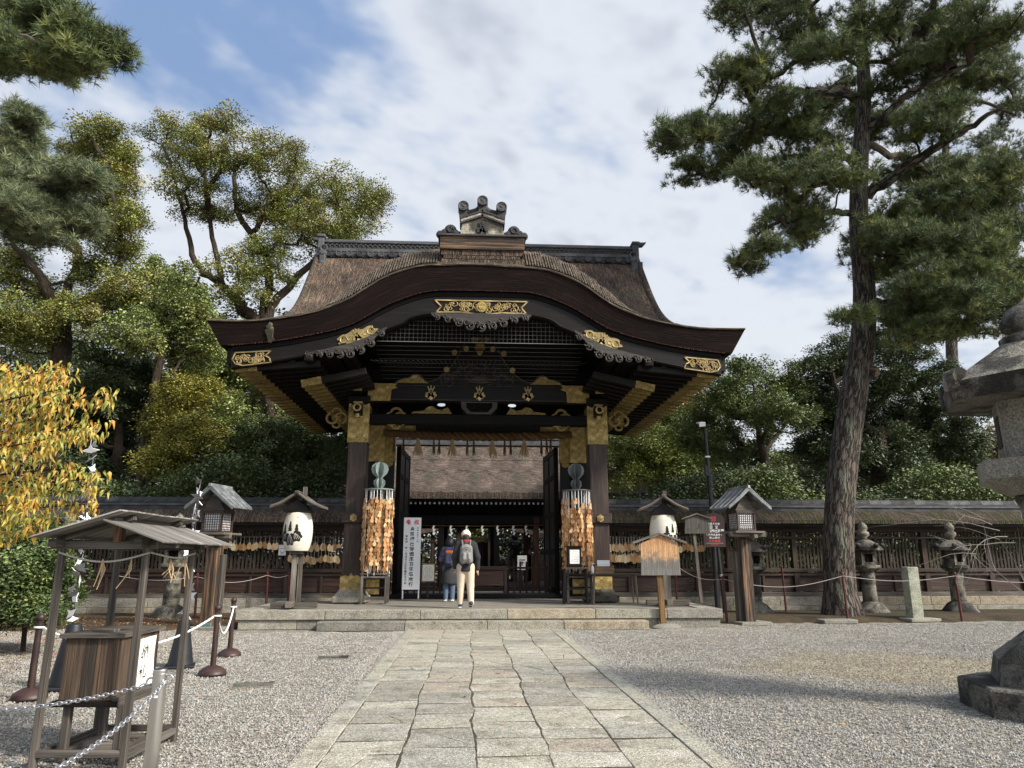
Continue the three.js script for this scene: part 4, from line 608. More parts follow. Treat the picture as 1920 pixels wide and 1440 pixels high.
M.plaque = [['#cdb088', 1], ['#b8915f', 2], ['#ddc9a4', 3], ['#a67c50', 4]].map(([b, s]) => mat(C(0.9, 0.9, 0.9), { map: inkMap(s, b), roughness: 0.75 }));
const cordG = cy(0.0055, 0.0055, 1, 4);
function plaque(x, y, z, len, r, label, group, board) {
  const t = thing('votive_plaque', label, 'plaque', [x, y, z], rr(-0.25, 0.25, r), group);
  const c = mesh('cord', cordG, M.cord, t); c.scale.y = len; c.position.y = -len / 2;
  const o = mesh('tablet', board ? boardG : plaqueG, M.plaque[Math.floor(r() * 4)], t); o.position.set(0, -len - 0.085, 0.006); o.rotation.z = rr(-0.15, 0.15, r); o.rotation.x = rr(-0.08, 0.08, r);
}
{
  const r = rng(616), z = -20.98;
  const row = (xa, xb, n, y, len, label, group, pile = 1, boards = 0) => { for (let i = 0; i < n; i++) for (let k = 0; k < pile; k++) plaque(lerp(xa, xb, (i + 0.5 + rr(-0.3, 0.3, r)) / n), y + rr(-0.02, 0.02, r), z + k * 0.03 + rr(0, 0.012, r), len + rr(-0.02, 0.05, r) + k * 0.05, r, label, group, r() < boards); };
  row(-6.85, -5.25, 15, 2.09, 0.15, 'small wooden plaque on a white cord, in the single row behind the lantern post', 'plaques in the single row beyond the lantern post');
  row(-4.98, -3.55, 15, 2.09, 0.19, 'wooden plaque in the upper row on the fence between paper lantern and pillar', 'upper plaque row behind the paper lantern', 1, 0.12);
  row(-4.98, -3.55, 15, 1.72, 0.15, 'wooden plaque in the lower row on the fence between paper lantern and pillar', 'lower plaque row behind the paper lantern', 1, 0.12);
  row(3.85, 4.95, 13, 2.09, 0.17, 'small wooden plaque in the crowded upper cluster above the folding table', 'upper plaque cluster by the table', 2, 0.05);
  row(3.85, 4.95, 13, 1.78, 0.15, 'small wooden plaque in the crowded lower cluster above the folding table', 'lower plaque cluster by the table', 2);
  row(5.55, 6.65, 12, 2.09, 0.20, 'small wooden plaque on a white cord behind the small grey notice board', 'plaques behind the small notice board');
  for (const [xa, xb, y] of [[-4.98, -3.55, 1.73], [3.85, 4.95, 1.79]]) tag(mesh('hanging_rail', bx(xb - xa + 0.1, 0.04, 0.04, (xa + xb) / 2, y, -21.02), M.fence), y < 1.75 ? 'thin dark rail carrying the lower plaques behind the white paper lantern' : 'thin dark rail carrying the lower plaques behind the folding table', 'rail');
  const nt = thing('photo_notice', 'small white picture notice pinned to the fence beside the plaques', 'notice', [-5.15, 1.72, -21.02]);
  mesh('sheet', fitUV(bx(0.20, 0.28, 0.008), -0.1, 0.1, -0.14, 0.14), mat(C(1, 1, 1), { map: canvasTex(96, 128, (c, w, h) => { c.fillStyle = '#d8d8d4'; c.fillRect(0, 0, w, h); c.strokeStyle = '#333'; c.lineWidth = 7; c.beginPath(); c.arc(48, 70, 26, 0.3, 2.9); c.stroke(); c.lineWidth = 4; c.beginPath(); c.moveTo(12, 48); c.quadraticCurveTo(48, 36, 84, 50); c.stroke(); c.fillStyle = '#666'; c.fillRect(14, 108, 68, 5); }), roughness: 0.7 }), nt); mesh('batten', bx(0.03, 0.3, 0.02, 0, 0, -0.015), M.fence, nt);
}
// ================================================================ KANJI drawn stroke by stroke (ten-by-ten grid, x then y per point)
const KANJI = {
  奉: '2181 1383 0595 4005 4499 3878 2676 5059', 祝: '2031 0343 4307 2329 3546 5081 5051 5484 5154 8184 6467 6749 7478 7898 9897', 貞: '4042 4171 2383 2327 8387 2585 2687 2787 3719 6789', 照: '1131 1115 3135 1333 1535 4181 7145 8185 5587 5557 5477 1719 3739 5759 7789', 神: '2031 0343 4307 2329 5191 5155 9195 5393 5595 7079', 社: '2031 0343 4307 2329 4494 7079 3999',
  御: '2002 2204 2429 4041 3373 5258 3565 4548 3868 7191 7179 9197 9787', 鎮: '3004 3055 1444 2429 0545 0899 5191 7072 5292 5257 9297 5494 5696 4898 6859', 座: '5051 1191 1116 1609 3247 7287 3242 5258 3565 2898', 百: '0191 5032 2383 2329 8389 2686 2989', 年: '3003 2191 2484 2427 0797 5159', 祭: '3003 2151 5104 6086 6181 2575 0797 5759 3839 7889', 斎: '5051 0292 7204 2294 2525 2545 2509 8589 4565 4767 5059', 行: '3003 3205 2429 4191 4494 7479 7969', 令: '5004 5094 3363 2575 7548 5657', 和: '4021 0343 2129 2306 2344 5383 5357 8387 5787', 七: '0594 4047 4788 8897', 十: '0595 4049', 一: '0595', 月: '2027 2709 2080 8089 2383 2686',
  従: '2002 2204 2429 4041 6051 5191 3393 6368 6585 4427 3799', 位: '3005 2329 6061 4292 5378 8368 3999', 達: '1112 0406 0619 1999 4191 6063 3393 4585 3696 6068', 后: '8011 1114 1409 1393 4686 4648 8688 4888', 北: '3039 0333 0937 6069 6393 6999', 政: '0141 2128 0828 2444 0949 5043 5292 8249 5599', 所: '0141 1343 1316 1609 4346 1646 8051 5156 5649 5494 7479', 豊: '1181 1115 8185 1383 1585 4045 6065 0696 2787 2729 8789 0999', 臣: '1019 1090 1999 3070 3363 3666 3039 7077', 吉: '0292 5055 2575 3777 3739 7779 3979', 子: '2080 8053 5359 5939 0595', 命: '5004 5094 3363 2545 2528 4548 2848 5585 5559 8588 8878', 国: '1090 1019 9099 1999 3272 3575 3878 5258 6768', 宝: '5051 1191 1113 9193 2474 5459 3676 0999 7778', 唐: '5051 1191 1116 1609 3272 3585 5059 3878 3639 7679', 門: '1019 1040 1242 4044 1444 5090 9099 6444 5292 5494 5054',
  重: '7021 0393 2484 2447 8487 2686 5059 1888 0999', 要: '0191 2282 2224 8284 4144 6164 2484 0696 4629 3889 7629', 文: '5051 0292 3289 7209', 化: '3005 2329 8145 5158 5898 9897', 財: '1141 1117 4147 1343 1545 1747 1729 4749 5393 8189 8354', 伏: '3005 2329 4494 6142 6229 6499 8183', 見: '2080 2025 8085 2282 2484 2585 3509 6568 6898 9897', 城: '0343 2028 0838 4393 4346 4639 5565 6568 6079 9965 8191', 遺: '1112 0406 0619 1999 5081 3292 3464 3595 3538 9598 3696 3898', 構: '0343 2029 2305 2345 4191 6064 8084 4393 5595 5559 9599 5797', 桃: '0343 2029 2305 2345 6068 6839 8088 8898 5243 9284', 山: '5058 1318 1898 9398', 時: '1141 1117 4147 1444 1747 5191 7074 4494 4696 8489 6768', 代: '3005 2329 4493 6067 6799 8081', 火: '5054 5409 5499 2325 8374', 気: '3003 2191 2373 1575 7578 7899 3857 3758', 厳: '2022 4042 8071 0393 0309 2454 2529 5459 2757 6444 6494 8469 6599', 禁: '0242 2035 2003 5292 7075 7053 2676 0797 5759 3839 7889', 納: '3013 1334 3406 2629 0828 4249 9299 4292 7072 7247 7297', 札: '0343 2029 2305 2345 6068 6898 9896', 上: '5059 5484 1999', '・': '4455',
};
// strokes are pairs of points: two digits each
function kanji(c, ch, x, y, s, lw) { const k = KANJI[ch]; if (!k) return; c.lineWidth = lw; c.lineCap = 'round'; for (const st of k.split(' ')) { c.beginPath(); for (let i = 0; i < st.length; i += 2) { const px = x + (+st[i] / 9) * s, py = y + (+st[i + 1] / 9) * s; if (i) c.lineTo(px, py); else c.moveTo(px, py); } c.stroke(); } }
function column(c, text, x, y, s, gap, lw) { [...text].forEach((ch, i) => kanji(c, ch, x, y + i * (s + gap), s, lw)); }
function line(c, text, x, y, s, gap, lw) { [...text].forEach((ch, i) => kanji(c, ch, x + i * (s + gap), y, s, lw)); }
function scribble(c, x, y, h, s, r, lw = 1.2) { c.lineWidth = lw; for (let k = y; k < y + h; k += s * 1.15) for (let q = 0; q < 5; q++) { c.beginPath(); const a = x + r() * s * 0.8, b = k + r() * s * 0.8; c.moveTo(a, b); if (r() < 0.6) c.lineTo(a + s * 0.5 * r() + 1, b + 0.4); else c.lineTo(a + 0.3, b + s * 0.5); c.stroke(); } }
function crestPrint(c, x, y, s) { c.fillStyle = c.strokeStyle = '#17161a'; for (const [dx, dy, a, b] of [[0, 0.26, 0.24, 0.28], [-0.30, 0.13, 0.20, 0.24], [0.30, 0.13, 0.20, 0.24]]) { c.beginPath(); for (let i = 0; i <= 30; i++) { const t = i / 30 * 6.283, k = 1 + 0.13 * Math.cos(t * 6); c.lineTo(x + (dx + Math.cos(t) * a * k) * s, y + (dy + Math.sin(t) * b * k) * s); } c.fill(); } c.strokeStyle = '#e6e2d6'; c.lineWidth = s * 0.014; for (const [dx, dy, L] of [[0, 0.0, 0.46], [-0.22, -0.02, 0.27], [0.22, -0.02, 0.27]]) for (const q of [-0.7, -0.25, 0.25, 0.7]) { c.beginPath(); c.moveTo(x + dx * s, y + dy * s); c.quadraticCurveTo(x + (dx * 1.3 + q * 0.18) * s, y + (dy + L * 0.5) * s, x + (dx * 1.5 + q * 0.16) * s, y + (dy + L) * s); c.stroke(); } c.fillStyle = '#17161a'; for (const [dx, n] of [[0, 6], [-0.27, 5], [0.27, 5]]) for (let k = 0; k < n; k++) { c.beginPath(); c.ellipse(x + dx * s, y - (0.10 + k * 0.075) * s - (dx ? 0 : 0.06 * s), s * (0.10 - k * 0.012), s * 0.042, 0, 0, 6.3); c.fill(); } }

// ================================================================ ROOFED WOODEN LANTERN POSTS
function lanternPost(label, x, z, turn, s, H) {
  const t = thing('lantern_post', label, 'lantern', [x, 0, z], turn, 'roofed wooden lantern posts'), P = (n, g, m, q = t) => mesh(n, g, m, q);
  P('base_slab', rbx(0.8, 0.08, 0.6, 0.02, 0.05, 0.03, 0), M.stoneGrey);
  P('post', rbx(0.28, H - 0.2, 0.26, 0.02, 0, (H - 0.2) / 2 + 0.05, 0, 0, 0, 0, 'y'), M.old); P('post_brace', rbx(0.10, H - 0.5, 0.16, 0.015, -s * 0.18, (H - 0.5) / 2 + 0.06, -0.06, 0, 0, 0, 'y'), M.greyDark);
  if (s < 0) P('post_collar', rbx(0.27, 0.10, 0.27, 0.01, 0, 0.10, 0), mat(C(0.16, 0.30, 0.27), { map: mottle, roughness: 0.6 }));
  P('tray', rbx(0.80, 0.05, 0.74, 0.01, 0, H, 0), M.grey); P('tray_arm', rbx(0.95, 0.09, 0.10, 0.01, 0, H - 0.06, 0.22), M.grey); P('tray_arm', rbx(0.10, 0.09, 0.85, 0.01, 0.1, H - 0.10, 0), M.grey);
  const b = new THREE.Group(); b.name = 'lantern_box'; b.position.y = H + 0.02; b.scale.set(0.84, 0.88, 0.84); t.add(b);
  for (const [a, c] of [[-1, -1], [1, -1], [-1, 1], [1, 1]]) mesh('corner_post', rbx(0.05, 0.56, 0.05, 0.006, a * 0.27, 0.28, c * 0.25, 0, 0, 0, 'y'), M.fence, b);
  mesh('box_rail', rbx(0.60, 0.05, 0.56, 0.006, 0, 0.03, 0), M.fence, b); mesh('box_top', rbx(0.62, 0.08, 0.58, 0.006, 0, 0.52, 0), M.fence, b);
  for (let k = 0; k < 4; k++) { const a = k * Math.PI / 2, g = new THREE.Group(); g.name = 'lattice_window'; g.rotation.y = a; g.position.set(Math.sin(a) * (k % 2 ? 0.265 : 0.245), 0.27, Math.cos(a) * (k % 2 ? 0.265 : 0.245)); b.add(g); mesh('paper_pane', bx(0.46, 0.42, 0.008, 0, 0, -0.012), M.shoji, g); const br = []; for (let i = -3; i <= 3; i++) { br.push(bx(0.012, 0.43, 0.014, i * 0.0657, 0, 0)); br.push(bx(0.47, 0.012, 0.012, 0, i * 0.06, 0.002)); } kind(mesh('lattice_bar', br, M.fence, g), 'stuff'); }
  const rf = new THREE.Group(); rf.name = 'roof'; rf.position.y = H + 0.52; rf.scale.set(0.80, 0.98, 0.85); t.add(rf);
  for (const q of [-1, 1]) {
    const pl = []; for (let i = 0; i < 5; i++) { const u0 = i / 5, u1 = (i + 1) / 5, f = (u) => [q * u * 0.70, 0.50 - u * 0.52 + u * u * 0.06]; const [xa, ya] = f(u0), [xb, yb] = f(u1); pl.push(bx(Math.hypot(xb - xa, yb - ya) + 0.03, 0.022, 1.02, (xa + xb) / 2, (ya + yb) / 2 + 0.006 * (5 - i), 0, 0, 0, Math.atan2(yb - ya, xb - xa))); }
    mesh('roof_slope', pl, M.copper, rf); for (const zz of [-0.5, -0.25, 0.02, 0.27, 0.5]) mesh('roof_roll', limb([V(q * 0.02, 0.53, zz), V(q * 0.35, 0.29, zz), V(q * 0.71, 0.06, zz)], [0.02, 0.02, 0.02], 5), M.copper, rf);
    mesh('barge_board', limb([V(0, 0.48, 0.49), V(q * 0.35, 0.24, 0.49), V(q * 0.71, 0.02, 0.49)], [0.035, 0.035, 0.035], 4), M.copper, rf);
  }
  mesh('ridge_cap', rbx(0.09, 0.08, 1.06, 0.015, 0, 0.54, 0), M.copper, rf); mesh('gable', ext([[-0.34, -0.02], [0.34, -0.02], [0, 0.42]], 0.5, 0, 0, 0, -0.25), M.greyDark, rf);
  return t;
}
lanternPost('roofed wooden lantern post with latticed paper box beside the strand of silver fins', -5.62, -16.95, -0.22, -1, 2.02);
lanternPost('roofed wooden lantern post with latticed paper box beside the dark pole signs', 6.52, -17.55, 0.22, 1, 2.10);

// ================================================================ WHITE PAPER LANTERNS on cross-footed stands
function paperLantern(label, x, z, turn, spin) {
  const t = thing('paper_lantern', label, 'lantern', [x, 0.4, z], turn, 'white paper lanterns on the platform'), P = (n, g, m) => mesh(n, g, m, t);
  P('foot', rbx(1.02, 0.13, 0.14, 0.015, 0.02, 0.07, 0), M.greyDark); P('foot', rbx(0.14, 0.12, 1.0, 0.015, -0.04, 0.10, 0.06), M.grey);
  P('post', rbx(0.11, 1.34, 0.10, 0.01, -0.03, 0.78, 0.02, 0, 0, 0, 'y'), M.grey); P('back_post', rbx(0.10, 2.66, 0.10, 0.01, 0.09, 1.40, -0.12, 0, 0, 0, 'y'), M.greyDark);
  P('shelf', rbx(0.30, 0.05, 0.34, 0.01, 0, 1.22, -0.02), M.grey);
  const m = mat(C(0.80, 0.79, 0.75), { roughness: 0.95, map: canvasTex(1024, 512, (c, w, h) => { c.fillStyle = '#efeade'; c.fillRect(0, 0, w, h); const r = rng(4); for (let i = 0; i < 160; i++) { c.fillStyle = `rgba(150,120,70,${0.03 + r() * 0.05})`; c.fillRect(r() * w, r() * h, 20 + r() * 90, 2 + r() * 40); } for (let i = 0; i < 26; i++) { c.fillStyle = 'rgba(90,80,60,0.16)'; c.fillRect(0, i * 20, w, 1.5); } c.fillStyle = 'rgba(170,110,40,0.35)'; for (let i = 0; i < 9; i++) c.fillRect(r() * w, r() * 80, 60 * r(), 30); crestPrint(c, w * 0.25, h * 0.56, 285); crestPrint(c, w * 0.75, h * 0.56, 285); }) });
  const pr = []; for (let i = 0; i <= 30; i++) { const u = i / 30; pr.push(new THREE.Vector2(0.195 + 0.135 * Math.pow(Math.sin(Math.PI * (0.06 + u * 0.88)), 0.55) + (i % 2 ? 0.003 : 0), 1.26 + u * 0.86)); }
  const body = P('paper_body', flat(new THREE.LatheGeometry(pr, 40)), m); body.rotation.y = spin;
  P('lower_ring', torus(0.235, 0.018, 0, 1.26, 0, Math.PI / 2, 0, 0, 6, 24), M.blackPlastic); P('upper_ring', torus(0.235, 0.022, 0, 2.13, 0, Math.PI / 2, 0, 0, 6, 24), M.blackPlastic);
  const rf = new THREE.Group(); rf.name = 'roof'; rf.position.set(0, 2.14, 0); rf.rotation.y = -0.1; t.add(rf);
  mesh('roof_block', ext([[-0.3, 0], [0.3, 0], [0.2, 0.12], [0, 0.26], [-0.2, 0.12]], 0.5, 0.01, 0, 0, -0.25), M.lacquer, rf);
  for (const q of [-1, 1]) { const pr2 = [[0, 0.40], [0.14, 0.31], [0.30, 0.20], [0.46, 0.13], [0.58, 0.09]]; for (let i = 0; i < 4; i++) { const [a, b] = pr2[i], [c2, d] = pr2[i + 1]; mesh('roof_board', bx(Math.hypot(c2 - a, d - b) + 0.02, 0.03, 0.72, q * (a + c2) / 2, (b + d) / 2 + (3 - i) * 0.004, 0, 0, 0, q * Math.atan2(d - b, c2 - a)), M.grey, rf); } for (const zz of [-0.35, 0.35]) mesh('roof_edge', limb(pr2.map(([a, b]) => V(q * a, b + 0.02, zz)), [0.03, 0.03, 0.03, 0.028, 0.025], 4), M.grey, rf); }
  mesh('ridge_beam', rbx(0.10, 0.07, 0.80, 0.02, 0, 0.43, 0), M.greyDark, rf);
}
paperLantern('white paper lantern printed with a black leaf crest, standing beside the single plaque row', -3.95, -17.45, 0.1, -0.45 + 1.57);
paperLantern('white paper lantern under a wooden roof, standing behind the weathered gabled notice board', 4.72, -17.95, -0.05, 0.55 + 1.57);

// ================================================================ STONE LANTERNS along the fence
function stoneLantern(label, x, z, k = 1, turn = 0) {
  const t = thing('stone_lantern', label, 'stone lantern', [x, 0.06, z], turn, 'stone lanterns along the fence'); t.scale.setScalar(k);
  const P = (n, g, m) => mesh(n, g, m, t), hex = (r1, r2, h, y, m2 = 6) => T(uvBox(flat(new THREE.CylinderGeometry(r1, r2, h, m2, 1)), 'y'), 0, y, 0, 0, 0.3, 0);
  P('base', lathe([[0, 0.30], [0.20, 0.30], [0.30, 0.24], [0.40, 0.12], [0.48, 0.03], [0.48, -0.06], [0, -0.06]], 14), M.darkStone);
  P('shaft', lathe([[0, 1.08], [0.17, 1.08], [0.185, 1.04], [0.18, 0.7], [0.19, 0.30], [0.0, 0.29]], 18), M.oldStone);
  P('platform', merge([hex(0.36, 0.22, 0.10, 1.13), hex(0.37, 0.37, 0.08, 1.22)]), M.oldStone);
  P('light_chamber', ext(shape([[-0.20, 1.26], [0.20, 1.26], [0.20, 1.66], [-0.20, 1.66]], [[[-0.11, 1.34], [0.11, 1.34], [0.11, 1.56], [-0.11, 1.56]]]), 0.05, 0, 0, 0, 0.15), M.oldStone); P('light_chamber', ext([[-0.20, 1.26], [0.20, 1.26], [0.20, 1.66], [-0.20, 1.66]], 0.05, 0, 0, 0, -0.2), M.oldStone);
  for (const s of [-1, 1]) P('chamber_side', bx(0.05, 0.40, 0.30, s * 0.176, 1.46, 0), M.oldStone);
  P('roof', merge([hex(0.46, 0.48, 0.09, 1.70), hex(0.16, 0.45, 0.20, 1.84), ...Array.from({ length: 6 }, (_, i) => { const a = i / 6 * 6.283 + 0.3; return sph(0.07, Math.sin(a) * 0.45, 1.78, Math.cos(a) * 0.45, 7); })]), M.darkStone);
  P('finial', lathe([[0, 2.45], [0.05, 2.40], [0.12, 2.32], [0.13, 2.24], [0.09, 2.18], [0.15, 2.14], [0.16, 2.06], [0.08, 2.0], [0.12, 1.92], [0, 1.92]], 14), M.oldStone);
}
stoneLantern('mossy stone lantern half hidden behind the roofed lantern post with dark signs', 7.75, -20.2, 0.97, 0.2);
stoneLantern('stone lantern standing tight beside the leaning pine trunk', 10.92, -20.15, 1.0, -0.1);
stoneLantern('stone lantern by the fence beyond the pale square stone post', 13.42, -20.15, 1.0, 0.3);
stoneLantern('stone lantern behind the small roofed offering box by the fence', -7.35, -19.3, 1.05, 0.1);
stoneLantern('stone lantern by the fence beside the dark evergreen shrub', -10.0, -19.2, 1.05, 0.4);
// big foreground lantern beside the path
function bigLantern(label, x, z, turn) {
  const t = thing('great_stone_lantern', label, 'stone lantern', [x, 0, z], turn), P = (n, g, m) => mesh(n, g, m, t), hx = (r1, r2, h, y, n = 6, m2 = 2) => { const g = flat(new THREE.CylinderGeometry(r1, r2, h, n, m2)); return T(uvBox(g, 'y'), 0, y, 0); };
  P('ground_step', rbxHex(1.12, 0.30, 0.02, 0.11), M.darkStone);
  P('lotus_base', merge([hx(0.86, 0.92, 0.24, 0.36), hx(0.60, 0.87, 0.20, 0.58), hx(0.42, 0.6, 0.14, 0.75)]), M.darkStone);
  P('shaft', lathe([[0, 2.18], [0.36, 2.18], [0.38, 2.1], [0.34, 2.0], [0.33, 1.6], [0.37, 1.52], [0.37, 1.42], [0.33, 1.35], [0.33, 0.84], [0, 0.84]], 24), M.oldStone);
  P('platform', merge([hx(0.74, 0.44, 0.16, 2.22), hx(0.75, 0.74, 0.20, 2.40)]), M.stoneGrey);
  P('light_chamber', hx(0.50, 0.48, 0.66, 2.83), M.stoneGrey); for (let i = 1; i < 6; i += 2) { const a = i / 6 * 6.283 + 0.52; P('chamber_opening', T(bx(0.26, 0.34, 0.02), Math.sin(a) * 0.427, 2.83, Math.cos(a) * 0.427, 0, a, 0), M.blackMetal); }
  const roof = new THREE.Group(); roof.name = 'roof'; t.add(roof); mesh('roof_slab', hx(1.02, 0.98, 0.20, 3.24), M.darkStone, roof); mesh('roof_slope', merge([hx(0.70, 1.0, 0.20, 3.44), hx(0.34, 0.70, 0.24, 3.66)]), M.oldStone, roof);
  for (let i = 0; i < 6; i++) { const a = i / 6 * 6.283; mesh('corner_scroll', T(merge([rbx(0.20, 0.22, 0.20, 0.05, 0, 0, 0), cy(0.09, 0.09, 0.20, 10, 0, 0.06, 0.0, 0, 0, Math.PI / 2)]), Math.sin(a) * 0.93, 3.34, Math.cos(a) * 0.93, 0, a, 0), M.oldStone, roof); }
  P('finial', lathe([[0, 4.34], [0.06, 4.27], [0.20, 4.18], [0.27, 4.06], [0.26, 3.97], [0.17, 3.93], [0.20, 3.90], [0.30, 3.86], [0.29, 3.78], [0.2, 3.74], [0.24, 3.70], [0, 3.70]], 18), M.darkStone);
}
function rbxHex(r, h, b, y) { const p = []; for (let i = 0; i < 8; i++) { const a = i / 8 * 6.283 + 0.39; p.push([Math.cos(a) * r, Math.sin(a) * r]); } const g = ext(p, h - 2 * b, b); g.rotateX(-Math.PI / 2); g.translate(0, y - h / 2 + b, 0); return uvBox(g, 'x'); }
bigLantern('tall weathered stone lantern on an octagonal step beside the trodden bare earth', 6.17, -7.42, 0.52);
bigLantern('tall weathered stone lantern beside the orange-leaved cherry branches', -6.06, -7.9, 0.9);

// ================================================================ BOARDS AND SIGNS
const printed = (w, h, draw, o = {}) => mat(C(0.95, 0.95, 0.95), { map: canvasTex(w, h, draw), roughness: 0.7, ...o });
{ // gabled notice board on a fresh yellow post
  const t = thing('notice_board', 'gabled wooden notice board with faded ink on a fresh yellow post', 'notice board', [4.26, 0, -16.62], -0.06);
  mesh('post', rbx(0.12, 1.3, 0.10, 0.008, 0, 0.65, -0.06, 0, 0, 0.045, 'y'), M.orange, t); mesh('post_foot', rbx(0.122, 0.12, 0.104, 0.006, 0.028, 0.06, -0.06), mat(C(0.25, 0.10, 0.05), { map: woodMap }), t);
  const face = printed(512, 512, (c, w, h) => { const r = rng(6), n = fbm(8, 8, 4, 64); for (let y = 0; y < h; y += 2) for (let x = 0; x < w; x += 2) { const v = n(x / w, y / h), e = sstep(0.42, 0.70, y / h + (v - 0.5) * 0.5 + 0.10 * Math.abs(x / w - 0.5)), g = wF(y / h * 0.5, x / w * 0.5) - 0.5; const k = 1 + g * 0.5; const p = sstep(0.34, 0.0, y / h) * 0.35; c.fillStyle = `rgb(${lerp(196 - p * 80, 112, e) * k},${lerp(152 - p * 92, 108, e) * k},${lerp(108 - p * 84, 104, e) * k})`; c.fillRect(x, y, 2, 2); } c.strokeStyle = 'rgba(30,22,18,0.72)'; for (let k = 0; k < 19; k++) scribble(c, 478 - k * 24, 70 + Math.abs(k - 9) * 4, 330, 15, r, 1.6); });
  mesh('board', fitUV(ext([[-0.43, 1.13], [0.44, 1.13], [0.42, 1.82], [0, 2.0], [-0.41, 1.82]], 0.035, 0.004, 0, 0, -0.01), -0.44, 0.45, 1.13, 2.0), face, t);
  for (const s of [-1, 1]) mesh('board_roof', rbx(0.66, 0.045, 0.16, 0.008, s * 0.30, 1.935, 0, 0, 0, -s * 0.33), M.grey, t);
}
{ // small grey gabled board
  const t = thing('small_notice_board', 'small silver-grey gabled board on a thin grey post', 'notice board', [5.40, 0.4, -19.0], -0.1);
  mesh('post', rbx(0.08, 1.74, 0.07, 0.006, 0.44, 0.86, -0.04, 0, 0, 0.05, 'y'), M.grey, t);
  mesh('board', fitUV(ext([[0.15, 1.72], [0.80, 1.72], [0.76, 2.08], [0.46, 2.19], [0.18, 2.08]], 0.03, 0.004), 0.15, 0.8, 1.72, 2.19), printed(256, 256, (c, w, h) => { for (let x = 0; x < w; x += 2) { const g = 84 + (wF(0.2, x / w) - 0.5) * 90; c.fillStyle = `rgb(${g},${g * 0.95},${g * 0.88})`; c.fillRect(x, 0, 2, h); } c.strokeStyle = '#1d1a18'; kanji(c, '上', 108, 120, 62, 7); c.lineWidth = 4; c.beginPath(); c.arc(42, 205, 16, 0, 6.3); c.stroke(); }), t);
  for (const s of [-1, 1]) mesh('board_roof', rbx(0.42, 0.03, 0.12, 0.006, 0.47 + s * 0.19, 2.155, 0.02, 0, 0, -s * 0.33), M.grey, t);
}
{ // dark metal heritage sign
  const t = thing('heritage_sign', 'dark brown heritage sign with white and red lettering on a black pole', 'sign', [6.62, 0, -19.9], 0.02);
  mesh('pole', cy(0.045, 0.05, 1.9, 10, 0.14, 1.0, -0.04, 0, 0, 0.05), M.blackMetal, t); mesh('pole_clamp', rbx(0.14, 0.06, 0.1, 0.01, 0.10, 1.86, -0.03), M.steel, t); mesh('pole_band', cy(0.055, 0.055, 0.06, 10, 0.14, 1.05, -0.04), M.steel, t);
  const o = []; for (let i = 0; i <= 10; i++) { const a = Math.PI * i / 10; o.push([Math.cos(a) * 0.30, 2.50 + Math.sin(a) * 0.20]); } o.push([-0.30, 1.80], [0.30, 1.80]);
  mesh('panel', fitUV(ext(o, 0.02, 0.003), -0.3, 0.3, 1.8, 2.7), printed(400, 600, (c, w, h) => { c.fillStyle = '#33221f'; c.fillRect(0, 0, w, h); c.strokeStyle = '#d8342c'; c.lineWidth = 15; for (let k = 0; k < 3; k++) { c.beginPath(); c.moveTo(158, 64 + k * 34); c.quadraticCurveTo(200, 86 + k * 34, 242, 64 + k * 34); c.stroke(); } c.lineWidth = 12; for (const x of [164, 236]) { c.beginPath(); c.moveTo(x, 60); c.lineTo(x, 140); c.stroke(); } c.strokeStyle = '#f0efec'; line(c, '重要文化財', 86, 172, 38, 9, 4.5); line(c, '国', 122, 226, 48, 0, 6); line(c, '宝', 226, 226, 48, 0, 6); line(c, '豊国神社唐門', 22, 292, 52, 9, 6.5); line(c, '伏見城遺構', 92, 368, 34, 10, 4); c.lineWidth = 4; c.beginPath(); c.arc(88, 385, 26, 2.3, 4); c.stroke(); c.beginPath(); c.arc(306, 385, 26, -0.8, 0.8); c.stroke(); line(c, '桃山時代', 108, 420, 38, 12, 4.5); c.strokeStyle = '#dd3a30'; line(c, '火気厳禁', 96, 474, 42, 14, 5); c.strokeStyle = '#f0efec'; c.lineWidth = 3; c.beginPath(); c.moveTo(40, 536); c.lineTo(360, 536); c.stroke(); c.strokeStyle = '#dd3a30'; for (let k = 0; k < 9; k++) { c.lineWidth = 3; c.beginPath(); c.moveTo(128 + k * 16, 558); c.lineTo(138 + k * 16, 558 + (k % 3) * 5); c.moveTo(132 + k * 16, 554); c.lineTo(132 + k * 16, 572); c.stroke(); } }, { roughness: 0.5 }), t);
}
{ // camera mast
  const t = thing('camera_mast', 'tall thin black mast with a small surveillance camera', 'mast', [6.75, 0, -20.35]);
  mesh('mast_pole', limb([V(0, 0.05, 0), V(0, 3.0, 0), V(-0.06, 5.25, 0)], [0.075, 0.065, 0.045], 10), M.blackMetal, t); mesh('mast_joint', cy(0.085, 0.085, 0.3, 10, 0, 3.62, 0), M.blackMetal, t); mesh('cable_box', rbx(0.12, 0.3, 0.1, 0.01, -0.09, 3.9, 0.05), M.blackMetal, t); mesh('white_clip', rbx(0.14, 0.05, 0.1, 0.01, -0.04, 4.3, 0.04), M.white, t);
  const cam = new THREE.Group(); cam.name = 'surveillance_camera'; cam.position.set(-0.10, 5.22, 0.06); t.add(cam); mesh('camera_body', T(rbx(0.13, 0.13, 0.30, 0.02), -0.10, 0, 0.06, 0.25, -0.9, 0), M.white, cam); mesh('camera_lens', T(cy(0.05, 0.05, 0.06, 10, 0, 0, 0, Math.PI / 2), -0.22, -0.05, 0.15, 0.25, -0.9, 0), M.blackPlastic, cam); mesh('camera_arm', rbx(0.14, 0.05, 0.05, 0.01, 0.0, -0.06, 0), M.blackMetal, cam);
}
